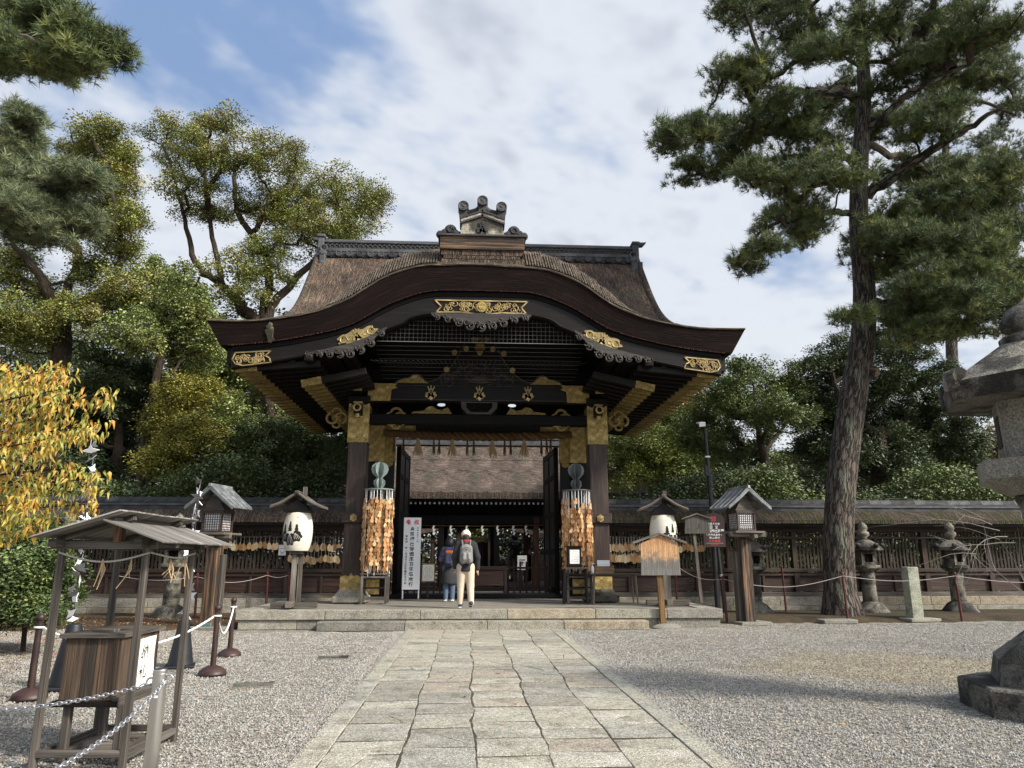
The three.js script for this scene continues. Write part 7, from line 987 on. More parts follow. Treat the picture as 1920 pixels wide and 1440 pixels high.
tree('broadleaf_tree', 'sparse autumn-tinged tree beyond the gate eave', 'tree', { seed: 11, leaf: 'autumn', puff: 0.27, n: 171, per: 17 },
  [[11.34,4.52,-36,0.3],[11.54,6.92,-36,0.2],[11.74,8.84,-36,0.12]],
  [[[11.69,8.01,-36,0.1],[11.12,9.42,-36.13,0.06],[11.5,10.45,-36.27,0.03]], [[11.7,8.29,-36,0.1],[13.1,9.86,-37.39,0.05]]],
  [[11.45,9.87,-36.24,1.21,0.87,1.09], [12.26,9,-36.75,1.36,1.15,1.22], [10.4,8.32,-34.83,1.15,1.09,1.04], [11.71,7.04,-35.01,1.47,1.6,1.44], [10.89,6.11,-36,1.5,1.17,1.35]]);
tree('broadleaf_tree', 'sparse yellow-leaved tree beyond the far end of the fence', 'tree', { seed: 12, leaf: 'autumn', puff: 0.22, n: 127, per: 16 },
  [[23.75,4.24,-32,0.16],[24,5.21,-32,0.12],[24.15,6.43,-32,0.06]],
  [],
  [[25,6.14,-33.41,1.24,1.24,1.12], [25.15,5.3,-32.74,1.21,1.09,1.09], [25.21,7.06,-32.77,0.92,1.11,1], [23.79,5.06,-32.88,1.09,0.79,0.98], [25.76,6.31,-32.81,0.92,1.23,1.1]]);
tree('pine_tree', 'leaning old pine with cracked bark and wide layered needle crown', 'pine tree', { seed: 13, leaf: 'pine', puff: 0.43, n: 1187, per: 36, bark: 'pine' },
  [[9.54,-0.1,-19,0.46],[9.53,0.78,-19,0.4],[9.64,2.13,-19,0.38],[9.94,3.81,-19,0.37],[10.38,5.56,-19,0.36],[10.89,7.39,-19,0.33],[11.12,8.98,-19,0.3],[11.19,10.96,-19,0.27],[11.46,13.04,-19,0.24],[11.86,15.41,-19,0.2],[12.1,18.68,-19,0.15],[12.99,22.01,-19,0.06]],
  [[[11.45,12.51,-19,0.12],[10.11,13.58,-18.52,0.09],[8.47,13.47,-18.04,0.07],[6.41,12.67,-17.56,0.05],[4.94,12.32,-17.08,0.02]], [[11.43,13.04,-19,0.12],[10.3,13.55,-19.62,0.09],[8.53,13.49,-20.24,0.06],[6.84,13.41,-20.86,0.03]], [[11.71,15.21,-19,0.12],[10.26,15.89,-19.78,0.08],[8.89,16.69,-20.56,0.05],[7.96,17.73,-21.33,0.02]], [[11.26,11.3,-19,0.1],[9.71,10.89,-18.26,0.08],[8.09,9.85,-17.52,0.05],[6.71,8.6,-16.77,0.02]], [[10.99,16.68,-19,0.12],[10.37,18.05,-18.83,0.08],[9.92,19.45,-18.66,0.04]], [[11.53,11.82,-19,0.17],[12.31,12.4,-18.15,0.14],[13.23,12.83,-17.3,0.1],[14.04,13.2,-16.45,0.05]], [[11.24,9.96,-19,0.1],[12.76,10.79,-19.25,0.07],[14.62,11.13,-19.5,0.04]], [[11.78,13.94,-19,0.12],[12.47,14.52,-17.96,0.1],[13.72,14.85,-16.92,0.05]], [[11.39,8.59,-19,0.12],[12.05,8.3,-18.6,0.09],[12.64,7.79,-18.2,0.05]]],
  [[5.42,12.56,-17.49,0.61,0.54,0.55], [6.33,12.86,-17.73,0.73,0.62,0.66], [7.85,13.73,-19.03,0.8,0.59,0.72], [6.93,13.75,-21.12,0.95,0.34,0.86], [8.11,13.53,-20.5,0.93,0.52,0.84], [6.79,14.16,-17.06,0.64,0.35,0.57], [7.62,14.09,-16.92,0.79,0.51,0.71], [6.83,16.14,-16.79,0.65,0.35,0.58], [9.31,18.67,-19.85,1.15,0.57,1.03], [9.62,16.72,-18.18,1.05,0.7,0.94], [8.38,13.49,-17.44,0.97,0.49,0.88], [9.32,13.21,-18.26,0.93,0.67,0.83], [7.87,11.48,-17.36,0.79,0.47,0.71], [9.51,12.37,-18.85,1.03,0.69,0.93], [8.6,10.66,-18.2,0.81,0.55,0.73], [9.39,10.29,-18.03,0.89,0.58,0.8], [8.26,10.15,-20.2,0.46,0.25,0.42], [7.45,9.07,-16.8,0.42,0.24,0.37], [9.24,11.11,-16.63,0.91,0.61,0.82], [12.06,16.36,-21.21,1.19,0.99,1.07], [9.41,14.55,-16.55,0.79,0.63,0.71], [10.88,15.49,-16.6,1.28,0.72,1.16], [12.66,15.18,-18.12,1.38,0.79,1.24], [13.74,15.72,-21.37,1.4,0.8,1.26], [12.4,12.97,-16.93,1.27,0.73,1.14], [17.02,16.98,-20.94,1.4,1,1.26], [14.05,15.61,-16.56,1.29,0.74,1.16], [14.04,16.88,-18.13,1.23,0.81,1.11], [16.24,13.95,-21.29,1.18,0.59,1.06], [14.01,13.57,-20.73,1.14,0.5,1.03], [12.75,10.34,-18.3,1.32,0.66,1.19], [14.42,10.54,-18.64,1.18,0.78,1.06], [11.51,10.51,-17.72,0.8,0.42,0.72], [12.26,8.59,-16.78,1.35,0.54,1.21], [13.63,9.25,-20.46,1.26,0.65,1.13], [13.42,10.57,-21.58,0.96,0.57,0.86], [12.13,7.59,-16.8,1.18,0.53,1.06], [12.76,11.28,-21.53,0.69,0.5,0.62], [14.3,11.66,-17.04,0.73,0.63,0.66], [17,10.24,-21,0.94,0.86,0.84], [9.72,7.46,-17.39,0.39,0.21,0.35], [11.82,7.11,-17.53,0.91,0.4,0.82], [10.15,17.94,-17.04,2.02,0.67,1.82], [13.61,19.72,-18.74,2.23,0.74,2.01], [14.79,18.19,-17.03,1.71,0.68,1.54], [11.84,9.48,-17.5,1.1,0.56,0.99], [12.64,9.21,-17,1.22,0.55,1.1], [13.85,8.17,-17.5,0.93,0.71,0.84], [11.79,8.16,-16.8,1.19,0.54,1.07], [11.61,7.7,-18,0.94,0.5,0.85], [13.22,7.52,-17.8,1.09,0.5,0.98], [14.7,10.25,-18,0.98,0.65,0.88], [10.84,9.76,-17.5,0.78,0.47,0.71], [12.78,10.91,-17.5,1.12,0.48,1.01], [14.95,11.49,-18.5,1.02,0.61,0.92]]);
tree('pine_tree', 'smaller pine standing behind the leaning old pine', 'pine tree', { seed: 14, leaf: 'pine', puff: 0.47, n: 247, per: 36, bark: 'pine' },
  [[23.16,4.41,-34,0.3],[23.91,10.48,-34,0.28],[24.54,16.18,-34,0.26],[25.11,21.37,-34,0.2],[26.04,27.27,-34,0.12]],
  [[[24.88,19.19,-34,0.1],[23.66,21.03,-35.19,0.06]], [[25.2,21.37,-34,0.1],[27.37,22.31,-33.31,0.06]], [[24.8,18.58,-34,0.1],[27.43,18.36,-34.68,0.05]]],
  [[26.69,22.06,-32.43,1.52,1.03,1.36], [22.77,20.38,-32.91,1.51,0.72,1.36], [28.36,19.35,-34.11,1.43,1.25,1.29], [26.27,26.2,-33.89,1.93,1.16,1.74], [30.05,29.53,-35.89,2.07,1.24,1.87], [25.83,29.68,-35.86,1.72,1.03,1.55], [25.83,16.64,-33.62,1.81,0.78,1.63], [29.61,25.43,-34.04,1.29,1.16,1.16]]);
tree('pine_tree', 'pine reaching its needle branches in above the camphor trees', 'pine tree', { seed: 15, leaf: 'pine', puff: 0.20, n: 308, per: 30, bark: 'pine', small: 1 },
  [[-7.4,-0.1,-9.5,0.3],[-7.95,2.43,-9.5,0.28],[-8.4,5.23,-9.5,0.24],[-8.83,8.02,-9.5,0.18],[-9.21,10.24,-9.5,0.1]],
  [[[-8.78,7.6,-9.5,0.12],[-7.82,8.34,-9.41,0.09],[-6.73,8.66,-9.32,0.06],[-5.78,8.46,-9.23,0.04],[-5.03,8.34,-9.14,0.01]], [[-6.86,8.76,-9.5,0.04],[-6.33,8.43,-9.45,0.03],[-5.91,8.23,-9.39,0.01]]],
  [[-6.94,9.37,-9.86,0.53,0.3,0.48], [-6.24,9.17,-9.64,0.43,0.26,0.39], [-5.58,8.6,-9.23,0.33,0.2,0.3], [-5.29,8.61,-9.48,0.27,0.12,0.24], [-6.72,8.97,-9.99,0.53,0.21,0.48], [-5.64,8.24,-9.16,0.33,0.16,0.29], [-6.5,8.21,-9.17,0.41,0.19,0.37], [-6.31,8.61,-9.91,0.32,0.14,0.28], [-7.26,8.66,-9.46,0.59,0.42,0.53]]);
tree('pine_tree', 'pale blue-green pine standing before the forked camphor tree', 'pine tree', { seed: 16, leaf: 'pinePale', puff: 0.33, n: 370, per: 33, bark: 'pine' },
  [[-10.32,-0.1,-15,0.26],[-10.87,2.98,-15,0.25],[-11.25,6.27,-15,0.22],[-11.35,8.66,-15,0.16],[-11.15,10.71,-15,0.06]],
  [[[-11.4,8.29,-15,0.1],[-10.42,8.72,-15.06,0.07],[-9.35,8.78,-15.13,0.05],[-8.45,8.58,-15.19,0.02]], [[-11.38,8.78,-15,0.1],[-10.35,9.44,-14.77,0.07],[-9.09,9.23,-14.54,0.04]], [[-11.2,10.32,-15,0.07],[-10.44,10.7,-15.15,0.04],[-10.2,11.14,-15.3,0.02]]],
  [[-10.24,9.81,-15.43,0.66,0.53,0.59], [-9.24,9.23,-15.02,0.59,0.43,0.53], [-9.44,8.34,-14.25,0.67,0.43,0.6], [-9.47,8.84,-15.65,0.66,0.34,0.59], [-10.32,10.79,-15.62,0.4,0.35,0.36], [-9.87,10.83,-14.81,0.23,0.23,0.21], [-8.24,9.17,-14.38,0.42,0.25,0.38], [-8.45,8.48,-14.98,0.38,0.2,0.34], [-10.33,10.15,-15.11,0.52,0.39,0.47], [-10.39,9,-14.43,0.73,0.73,0.66], [-9.14,8.02,-14.56,0.61,0.19,0.55]]);
tree('evergreen_shrub', 'dark evergreen shrub at the foot of the cherry', 'shrub', { seed: 17, leaf: 'shrub', puff: 0.28, n: 130, per: 60, small: 1 },
  [[-7.21,-0.1,-13,0.06],[-7.29,0.86,-13,0.05],[-7.41,1.38,-13,0.03]],
  [],
  [[-7.83,1.64,-13.43,0.46,0.33,0.42], [-6.86,1.38,-12.62,0.4,0.36,0.36], [-7.59,1.11,-13.3,0.54,0.36,0.49], [-6.98,0.94,-13.2,0.32,0.31,0.29], [-7.34,0.8,-12.66,0.39,0.29,0.35], [-7.22,1.81,-13.08,0.36,0.23,0.33], [-7.87,1.38,-12.7,0.43,0.52,0.47], [-7.7,0.54,-13.33,0.54,0.23,0.48], [-6.76,0.63,-12.63,0.38,0.22,0.34], [-8.23,0.68,-13.32,0.54,0.36,0.48], [-6.95,0.76,-13.35,0.27,0.27,0.24]]);
// ---------------------------------------------------------------- distant wood behind everything: reads as one mass
{
  const list = [], cols = [], r = rng(2024), m4 = new THREE.Matrix4(), q = new THREE.Quaternion(), e = new THREE.Euler(), top = fbm(12, 3, 4, 88);
  for (let i = 0; i < 42000; i++) {
    const side = r() < 0.5 ? -1 : 1, u = r(), x = side < 0 ? lerp(-46, 1, u) : lerp(0, 50, u), z = Math.abs(x) < 9 ? rr(-60, -50, r) : rr(-52, -38, r), hm = (side < 0 ? 13.5 : 8.0) * (0.55 + 0.9 * top((x + 50) / 100, 0.4)), y = hm * Math.pow(r(), 0.75);
    const k = rr(1.8, 3.0, r); list.push(m4.compose(V(x, y, z + y * 0.3), q.setFromEuler(e.set(rr(-0.6, 0.6, r), r() * 6.28, rr(-0.6, 0.6, r))), V(k, k, k)).clone());
    const g = top(x / 30 + 0.2, y / 20), c = g > 0.55 ? C(0.14, 0.165, 0.05) : g > 0.47 ? C(0.095, 0.12, 0.042) : C(0.06, 0.08, 0.032); c.multiplyScalar(rr(0.75, 1.2, r)); cols.push(c);
  }
  Object.assign(instanced('woodland', LEAF.mid.g, M.leafPlain, list, null, cols).userData, { label: 'far woodland closing the view behind the shrine trees', category: 'woodland' });
}
// low bushes growing up against the back of the fences
{
  const list = [], cols = [], r = rng(808), m4 = new THREE.Matrix4(), q = new THREE.Quaternion(), e = new THREE.Euler(), hN = fbm(20, 3, 3, 98);
  for (let i = 0; i < 26000; i++) { const x = r() < 0.45 ? rr(-18, -4.2, r) : rr(4.6, 21, r), y = (2.8 + 2.6 * hN((x + 20) / 42, 0.3)) * Math.pow(r(), 0.7), k = rr(0.9, 1.5, r); list.push(m4.compose(V(x, y, rr(-25.6, -23.4, r)), q.setFromEuler(e.set(rr(-0.6, 0.6, r), r() * 6.28, rr(-0.6, 0.6, r))), V(k, k, k)).clone()); const c = hN((x + 20) / 42, 0.7) > 0.5 ? C(0.14, 0.18, 0.062) : C(0.095, 0.128, 0.05); cols.push(c.multiplyScalar(rr(0.75, 1.25, r))); }
  Object.assign(instanced('undergrowth', LEAF.deep.g, M.leafPlain, list, null, cols).userData, { label: 'leafy undergrowth growing close behind the timber fences', category: 'undergrowth' });
}
// ---------------------------------------------------------------- cherry with orange autumn leaves
{
  const t = thing('cherry_tree', 'young cherry tree with drooping orange and yellow leaves', 'tree', [-6.3, 0, -7.9]), r = rng(313), O = V(-6.3, 0, -7.9);
  const tp = [V(0, -0.05, 0), V(0.1, 0.8, 0), V(0.35, 1.6, 0.05), V(0.6, 2.3, 0.1), V(0.8, 3.1, 0.1)]; mesh('trunk', limb(tp, [0.06, 0.055, 0.05, 0.04, 0.025], 10), M.trunk, t);
  // branches reach over the court
  const ends = [[-3.62, 3.12, -7.4], [-3.68, 2.80, -7.4], [-3.60, 2.26, -7.4], [-3.75, 2.02, -7.6], [-4.15, 3.40, -7.5], [-4.45, 3.42, -7.9], [-4.0, 2.62, -7.2], [-3.95, 2.38, -7.6], [-4.15, 2.02, -7.3], [-4.3, 1.86, -7.8], [-4.6, 2.9, -7.1], [-4.7, 2.45, -7.2], [-4.7, 2.05, -7.3], [-4.3, 3.0, -7.7], [-4.5, 1.72, -7.4], [-4.1, 2.85, -8.0], [-4.9, 3.2, -7.5], [-5.0, 2.7, -7.6], [-5.0, 2.2, -7.7], [-4.25, 2.25, -7.5], [-4.4, 2.65, -7.5], [-4.05, 3.12, -7.3], [-5.2, 3.0, -7.2], [-5.3, 2.4, -7.2], [-4.9, 1.8, -7.6], [-5.1, 3.35, -7.8], [-4.55, 2.25, -6.9], [-4.35, 3.25, -7.0]];
  const leaves = []; M.cherry = [[0.60, 0.36, 0.055], [0.62, 0.43, 0.07], [0.50, 0.41, 0.07], [0.34, 0.36, 0.07], [0.60, 0.29, 0.045]].map(([a, b, c]) => mat(C(a, b, c), { phys: true, transmission: 0.3, thickness: 0, roughness: 0.6, side: THREE.DoubleSide }));
  for (const en of ends) {
    const E = V(...en).sub(O), u0 = clamp((E.y - 0.6) / 3.2, 0.25, 0.92), A = new THREE.CatmullRomCurve3(tp).getPoint(u0), mid = A.clone().lerp(E, 0.5).add(V(0, 0.18, rr(-0.1, 0.1, r))), c = new THREE.CatmullRomCurve3([A, mid, E]), pts = c.getPoints(10); mesh('branch', limb(pts, pts.map((_, i) => lerp(0.018, 0.004, i / 10)), 5), M.trunk, t);
    for (let k = 0; k < 185; k++) { const u = Math.pow(r(), 0.6), p = c.getPoint(clamp(0.25 + u * 0.78)); p.add(V(rr(-1, 1, r), rr(-1.5, 0.8, r), rr(-1, 1, r)).multiplyScalar(0.21 * (1.15 - u * 0.75))); leaves.push(p); }
  }
  const lg = (() => { const p = [], ix = [], n = 6; for (let i = 0; i <= n; i++) { const u = i / n, w = 0.0165 * Math.pow(Math.sin(Math.PI * Math.pow(u, 0.8)), 0.8) + 0.001, y = -u * 0.125 + 0.03 * Math.sin(u * 3.14), z = 0.045 * Math.sin(u * 2.6); p.push(-w, y, z - w * 0.5, 0, y, z, w, y, z - w * 0.5); } for (let i = 0; i < n; i++) { const b = i * 3; ix.push(b, b + 3, b + 1, b + 1, b + 3, b + 4, b + 1, b + 4, b + 2, b + 2, b + 4, b + 5); } const g = new THREE.BufferGeometry(); g.setAttribute('position', new THREE.Float32BufferAttribute(p, 3)); g.setIndex(ix); g.computeVertexNormals(); return g; })();
  leaves.sort((a, b) => b.z - a.z); const rest = [], cols = [], m4 = new THREE.Matrix4(), q = new THREE.Quaternion(), e = new THREE.Euler();
  leaves.forEach((p, i) => { const rx = rr(-0.7, 0.5, r), ry = r() * 6.28, rz = rr(-0.5, 0.5, r), s = rr(0.5, 0.88, r), lime = r() < 0.28; const w = M.cherry[lime ? (r() < 0.5 ? 3 : 2) : Math.floor(r() * 5)]; if (i % 5 === 0 && i / 5 < 280) { const o = mesh('leaf', lg, w, t); o.position.copy(p); o.rotation.set(rx, ry, rz); o.scale.setScalar(s); } else { rest.push(m4.compose(p, q.setFromEuler(e.set(rx, ry, rz)), V(s, s, s)).clone()); cols.push(w.color.clone()); } });
  const lm = M.cherry[0].clone(); lm.color.setRGB(1, 1, 1); instanced('foliage', lg, lm, rest, t, cols);
}
// ---------------------------------------------------------------- bare twigs reaching in beside the great lantern
{
  const t = thing('bare_shrub', 'bare grey twigs reaching out below the great stone lantern', 'shrub', [9.6, 0, -12.2]), r = rng(55);
  const grow = (p, d, l, rad, depth, out) => { const pts = [p]; let q = p.clone(), v = d.clone(); for (let i = 0; i < 5; i++) { v.add(V(rr(-0.25, 0.25, r), rr(-0.22, 0.12, r), rr(-0.25, 0.25, r))).normalize(); q = q.clone().addScaledVector(v, l / 5); pts.push(q); if (depth > 0 && i > 0 && r() < 0.62) grow(q, v.clone().add(V(rr(-0.8, 0.8, r), rr(-0.6, 0.6, r), rr(-0.8, 0.8, r))).normalize(), l * rr(0.4, 0.6, r), rad * 0.55, depth - 1, out); } out.push(limb(pts, pts.map((_, i) => rad * (1 - i * 0.15)), 4)); };
  const m = mat(C(0.20, 0.18, 0.155), { roughness: 0.9 }); for (let k = 0; k < 5; k++) { const out = []; grow(V(0, 0, 0), V(-0.35 + k * 0.08, 0.95, rr(-0.3, 0.3, r)).normalize(), 1.9, 0.016, 1, out); const top = V(-0.35 - k * 0.12, 1.75 + k * 0.1, 0); grow(top, V(-0.95, 0.12 + k * 0.07, rr(-0.2, 0.2, r)).normalize(), 1.5, 0.008, 2, out); mesh('twig', out, m, t); }
}

// pale sawn stub on the leaning pine
{
  const pine = scene.children.find((o) => o.name === 'pine_tree'), b = pine.position, st = new THREE.Group(); st.name = 'branch_stub'; st.position.set(11.02 - b.x, 6.42, -18.72 - b.z); st.rotation.set(0.35, 0.55, 0); pine.add(st);
  mesh('stub_bark', T(lathe([[0.10, 0.02], [0.145, 0.02], [0.16, -0.02], [0.19, -0.16], [0.10, -0.16]], 16), 0, 0, 0, Math.PI / 2), M.pineTrunk, st); mesh('sawn_face', T(cy(0.105, 0.105, 0.03, 18), 0, 0, 0.005, Math.PI / 2), M.newWood, st); mesh('growth_ring', torus(0.055, 0.008, 0, 0, 0.02), M.old, st);
}
// ================================================================ TWO VISITORS, seen from behind
function sdfGeo(bones, k, cell, cutY) {   // smooth union of tapered capsules, meshed by marching cubes
  let lo = V(1e9, 1e9, 1e9), hi = V(-1e9, -1e9, -1e9); for (const b of bones) for (const q of [0, 4]) { const p = V(b[q], b[q + 1], b[q + 2]), r = b[q + 3] * 1.3; lo.min(p.clone().addScalar(-r)); hi.max(p.clone().addScalar(r)); }
  lo.addScalar(-4 * cell); hi.addScalar(4 * cell); const S = Math.max(hi.x - lo.x, hi.y - lo.y, hi.z - lo.z), n = Math.min(150, Math.ceil(S / cell)), mc = new MarchingCubes(n, M.white, false, false, 120000), mid = lo.clone().add(hi).multiplyScalar(0.5), h = S / 2; mc.isolation = 0;
  const f = mc.field; for (let z = 0, i = 0; z < n; z++) for (let y = 0; y < n; y++) for (let x = 0; x < n; x++, i++) {
    const px = mid.x + (x - n / 2) / (n / 2) * h, py = mid.y + (y - n / 2) / (n / 2) * h, pz = mid.z + (z - n / 2) / (n / 2) * h; let d = 1e3;
    for (const b of bones) { const ax = b[4] - b[0], ay = b[5] - b[1], az = b[6] - b[2], t = clamp(((px - b[0]) * ax + (py - b[1]) * ay + (pz - b[2]) * az) / (ax * ax + ay * ay + az * az + 1e-9)), fl = b[8] ?? 1, dz = (pz - b[2] - az * t) * fl, e = Math.hypot(px - b[0] - ax * t, py - b[1] - ay * t, dz) - lerp(b[3], b[7], t); if (e < d + k) { const hh = clamp(0.5 + 0.5 * (d - e) / k); d = lerp(d, e, hh) - k * hh * (1 - hh); } }
    if (cutY !== undefined) d = Math.max(d, cutY - py); f[i] = -d;
  }
  mc.update(); const c = mc.count, g = new THREE.BufferGeometry(), p = new Float32Array(c * 3), N = new Float32Array(c * 3); for (let i = 0; i < c; i++) for (let a = 0; a < 3; a++) { p[i * 3 + a] = mc.positionArray[i * 3 + a] * h + mid.getComponent(a); N[i * 3 + a] = mc.normalArray[i * 3 + a]; }
  g.setAttribute('position', new THREE.BufferAttribute(p, 3)); for (let i = 0; i < c; i++) { const l = Math.hypot(N[i * 3], N[i * 3 + 1], N[i * 3 + 2]) || 1; N[i * 3] /= l; N[i * 3 + 1] /= l; N[i * 3 + 2] /= l; } g.setAttribute('normal', new THREE.BufferAttribute(N, 3)); g.setAttribute('uv', new THREE.BufferAttribute(new Float32Array(c * 2), 2)); return g;
}
const cap7 = (a, ra, b, rb, fl) => [...a, ra, ...b, rb, fl];
function handBones(w, s, curl = 0.4) { const [x, y, z] = w, o = [cap7([x, y, z], 0.026, [x, y - 0.075, z - 0.012], 0.030, 1)]; for (let i = 0; i < 4; i++) { const q = (i - 1.5) * 0.019, l = [0.034, 0.040, 0.037, 0.028][i]; o.push(cap7([x, y - 0.085, z + q], 0.0095, [x - s * 0.006, y - 0.085 - l, z + q], 0.0088), cap7([x - s * 0.006, y - 0.085 - l, z + q], 0.0088, [x - s * 0.03 * curl * 2, y - 0.085 - l * 1.8, z + q], 0.0075)); } o.push(cap7([x, y - 0.03, z - 0.03], 0.012, [x - s * 0.02, y - 0.075, z - 0.052], 0.0095), cap7([x - s * 0.02, y - 0.075, z - 0.052], 0.0095, [x - s * 0.028, y - 0.105, z - 0.05], 0.008)); return o; }
function headBones(y, z = 0) { return [cap7([0, y + 0.02, z + 0.01], 0.092, [0, y + 0.035, z - 0.015], 0.088), cap7([0, y - 0.05, z - 0.04], 0.058, [0, y - 0.085, z - 0.055], 0.035), cap7([0, y + 0.01, z - 0.095], 0.012, [0, y - 0.02, z - 0.112], 0.014), cap7([-0.09, y + 0.015, z + 0.005], 0.016, [-0.094, y - 0.02, z], 0.011), cap7([0.09, y + 0.015, z + 0.005], 0.016, [0.094, y - 0.02, z], 0.011), cap7([-0.018, y - 0.055, z - 0.096], 0.008, [0.018, y - 0.055, z - 0.096], 0.008)]; }
const eyes = (y, z) => merge([-1, 1].map((s) => sph(0.012, s * 0.033, y + 0.015, z - 0.092, 8)));
const fabric = (r, g, b, ro = 0.9) => mat(C(r, g, b), { roughness: ro, bumpMap: mottleBump, bumpScale: 0.004 });
{
  const t = thing('person', 'person in black jacket and beige trousers with grey backpack and white cap', 'person', [-0.08, 0.4, -17.5], 0.06);
  const L = { hipL: [-0.095, 0.90, 0], kneeL: [-0.105, 0.50, -0.02], ankL: [-0.11, 0.09, 0.02], hipR: [0.095, 0.90, 0], kneeR: [0.115, 0.50, 0.03], ankR: [0.125, 0.11, 0.16], shL: [-0.185, 1.40, 0], elL: [-0.255, 1.13, 0.03], wrL: [-0.235, 0.90, -0.05], shR: [0.185, 1.40, 0], elR: [0.265, 1.13, 0.04], wrR: [0.275, 0.87, -0.02] };
  const torso = [cap7([0, 0.95, 0], 0.135, [0, 1.12, -0.005], 0.14, 1.25), cap7([0, 1.12, -0.005], 0.145, [0, 1.34, 0], 0.165, 1.35), cap7([-0.12, 1.40, 0], 0.075, [0.12, 1.40, 0], 0.075), cap7([0, 1.40, 0.005], 0.065, [0, 1.52, -0.01], 0.055)];
  const legs = [cap7(L.hipL, 0.095, L.kneeL, 0.062), cap7(L.kneeL, 0.062, L.ankL, 0.042), cap7(L.hipR, 0.095, L.kneeR, 0.062), cap7(L.kneeR, 0.062, L.ankR, 0.042)], arms = [cap7(L.shL, 0.056, L.elL, 0.044), cap7(L.elL, 0.044, L.wrL, 0.030), cap7(L.shR, 0.056, L.elR, 0.044), cap7(L.elR, 0.044, L.wrR, 0.030)];
  mesh('body', merge([sdfGeo([...torso, ...legs, ...arms, ...headBones(1.60, -0.015)], 0.03, 0.019), sdfGeo(handBones(L.wrL, 1), 0.008, 0.005), sdfGeo(handBones(L.wrR, -1), 0.008, 0.005)]), mat(C(0.50, 0.33, 0.24), { roughness: 0.6 }), t); mesh('eyes', eyes(1.60, -0.015), M.blackPlastic, t);
  const big = (b, e) => b.map((q) => [q[0], q[1], q[2], q[3] + e, q[4], q[5], q[6], q[7] + e, q[8]]);
  mesh('jacket', sdfGeo([...big(torso.slice(0, 3), 0.028), ...big(arms, 0.026), cap7([0, 0.84, 0.0], 0.175, [0, 1.0, 0], 0.165, 1.2)], 0.04, 0.019, 0.80), fabric(0.022, 0.022, 0.026), t);
  mesh('trousers', sdfGeo([...big(legs, 0.024), cap7([0, 0.95, 0], 0.15, [0, 0.88, 0], 0.15, 1.2), cap7([-0.02, 0.56, 0], 0.03, [-0.02, 0.85, 0], 0.06)], 0.025, 0.017), fabric(0.56, 0.47, 0.36), t);
  mesh('shoe', sdfGeo([cap7([-0.11, 0.06, 0.04], 0.05, [-0.115, 0.045, -0.14], 0.042)], 0.02, 0.01, 0.0), fabric(0.045, 0.05, 0.075), t); mesh('shoe', sdfGeo([cap7([0.125, 0.11, 0.19], 0.05, [0.125, 0.05, 0.03], 0.042)], 0.02, 0.01, 0.0), fabric(0.045, 0.05, 0.075), t); mesh('shoe_sole', rbx(0.085, 0.02, 0.27, 0.008, -0.113, 0.012, -0.05), M.white, t); mesh('shoe_sole', rbx(0.085, 0.02, 0.25, 0.008, 0.125, 0.055, 0.10, -0.38), M.white, t);
  mesh('cap', merge([T(flat(new THREE.SphereGeometry(0.112, 20, 12, 0, 6.283, 0, 1.75)), 0, 1.635, -0.012, 0, 0, 0, [0.98, 1.02, 1.08]), T(flat(new THREE.CylinderGeometry(0.10, 0.10, 0.012, 20, 1, false, Math.PI / 2, Math.PI)), 0, 1.635, -0.07, 0.12, 0, 0, [1, 1, 1.3]), sph(0.012, 0, 1.75, -0.012, 8)]), fabric(0.74, 0.69, 0.61), t);
  mesh('hair', sdfGeo([cap7([0, 1.60, 0.035], 0.085, [0, 1.565, 0.03], 0.075)], 0.02, 0.01), fabric(0.05, 0.04, 0.035), t);
  mesh('scarf', merge([torus(0.078, 0.032, 0, 1.49, 0, Math.PI / 2, 0, 0, 10, 24), torus(0.085, 0.026, 0, 1.455, 0.005, Math.PI / 2, 0.1, 0, 10, 24)]), fabric(0.32, 0.03, 0.035), t);
  const bp = new THREE.Group(); bp.name = 'backpack'; bp.position.set(0, 1.19, 0.215); t.add(bp); mesh('pack_body', sdfGeo([cap7([-0.07, -0.14, 0], 0.085, [-0.065, 0.13, -0.01], 0.075), cap7([0.07, -0.14, 0], 0.085, [0.065, 0.13, -0.01], 0.075), cap7([0, 0.15, -0.01], 0.08, [0, -0.1, 0.01], 0.09)], 0.03, 0.012), fabric(0.20, 0.195, 0.19), bp); mesh('front_pocket', sdfGeo([cap7([-0.06, -0.10, 0.075], 0.045, [-0.05, 0.0, 0.07], 0.042), cap7([0.06, -0.10, 0.075], 0.045, [0.05, 0.0, 0.07], 0.042)], 0.05, 0.010), fabric(0.24, 0.235, 0.225), bp); mesh('pack_zip', torus(0.10, 0.004, 0, 0.05, 0.088, 0.1, 0, 0.1, 4, 20, 2.9), M.blackPlastic, bp); mesh('pack_label', bx(0.03, 0.018, 0.004, 0, 0.10, 0.088), M.rust, bp);
  for (const s of [-1, 1]) mesh('shoulder_strap', tube([[s * 0.08, 1.36, 0.19], [s * 0.10, 1.50, 0.06], [s * 0.11, 1.47, -0.09], [s * 0.12, 1.25, -0.16]], 0.02, 20, 6), fabric(0.17, 0.165, 0.16), t);
  const b = thing('drink_bottle', 'small teal and red bottle held in the hand of the person in black', 'bottle', [-0.315, 1.155, -17.55]); mesh('bottle_body', lathe([[0, 0.0], [0.032, 0.003], [0.034, 0.12], [0.026, 0.15], [0.014, 0.165], [0, 0.165]], 14), mat(C(0.22, 0.50, 0.46), { roughness: 0.35 }), b); mesh('bottle_cap', cy(0.016, 0.016, 0.02, 12, 0, 0.172, 0), M.white, b); mesh('bottle_band', cy(0.0345, 0.0345, 0.035, 14, 0, 0.06, 0), mat(C(0.5, 0.06, 0.04), { roughness: 0.4 }), b);
}
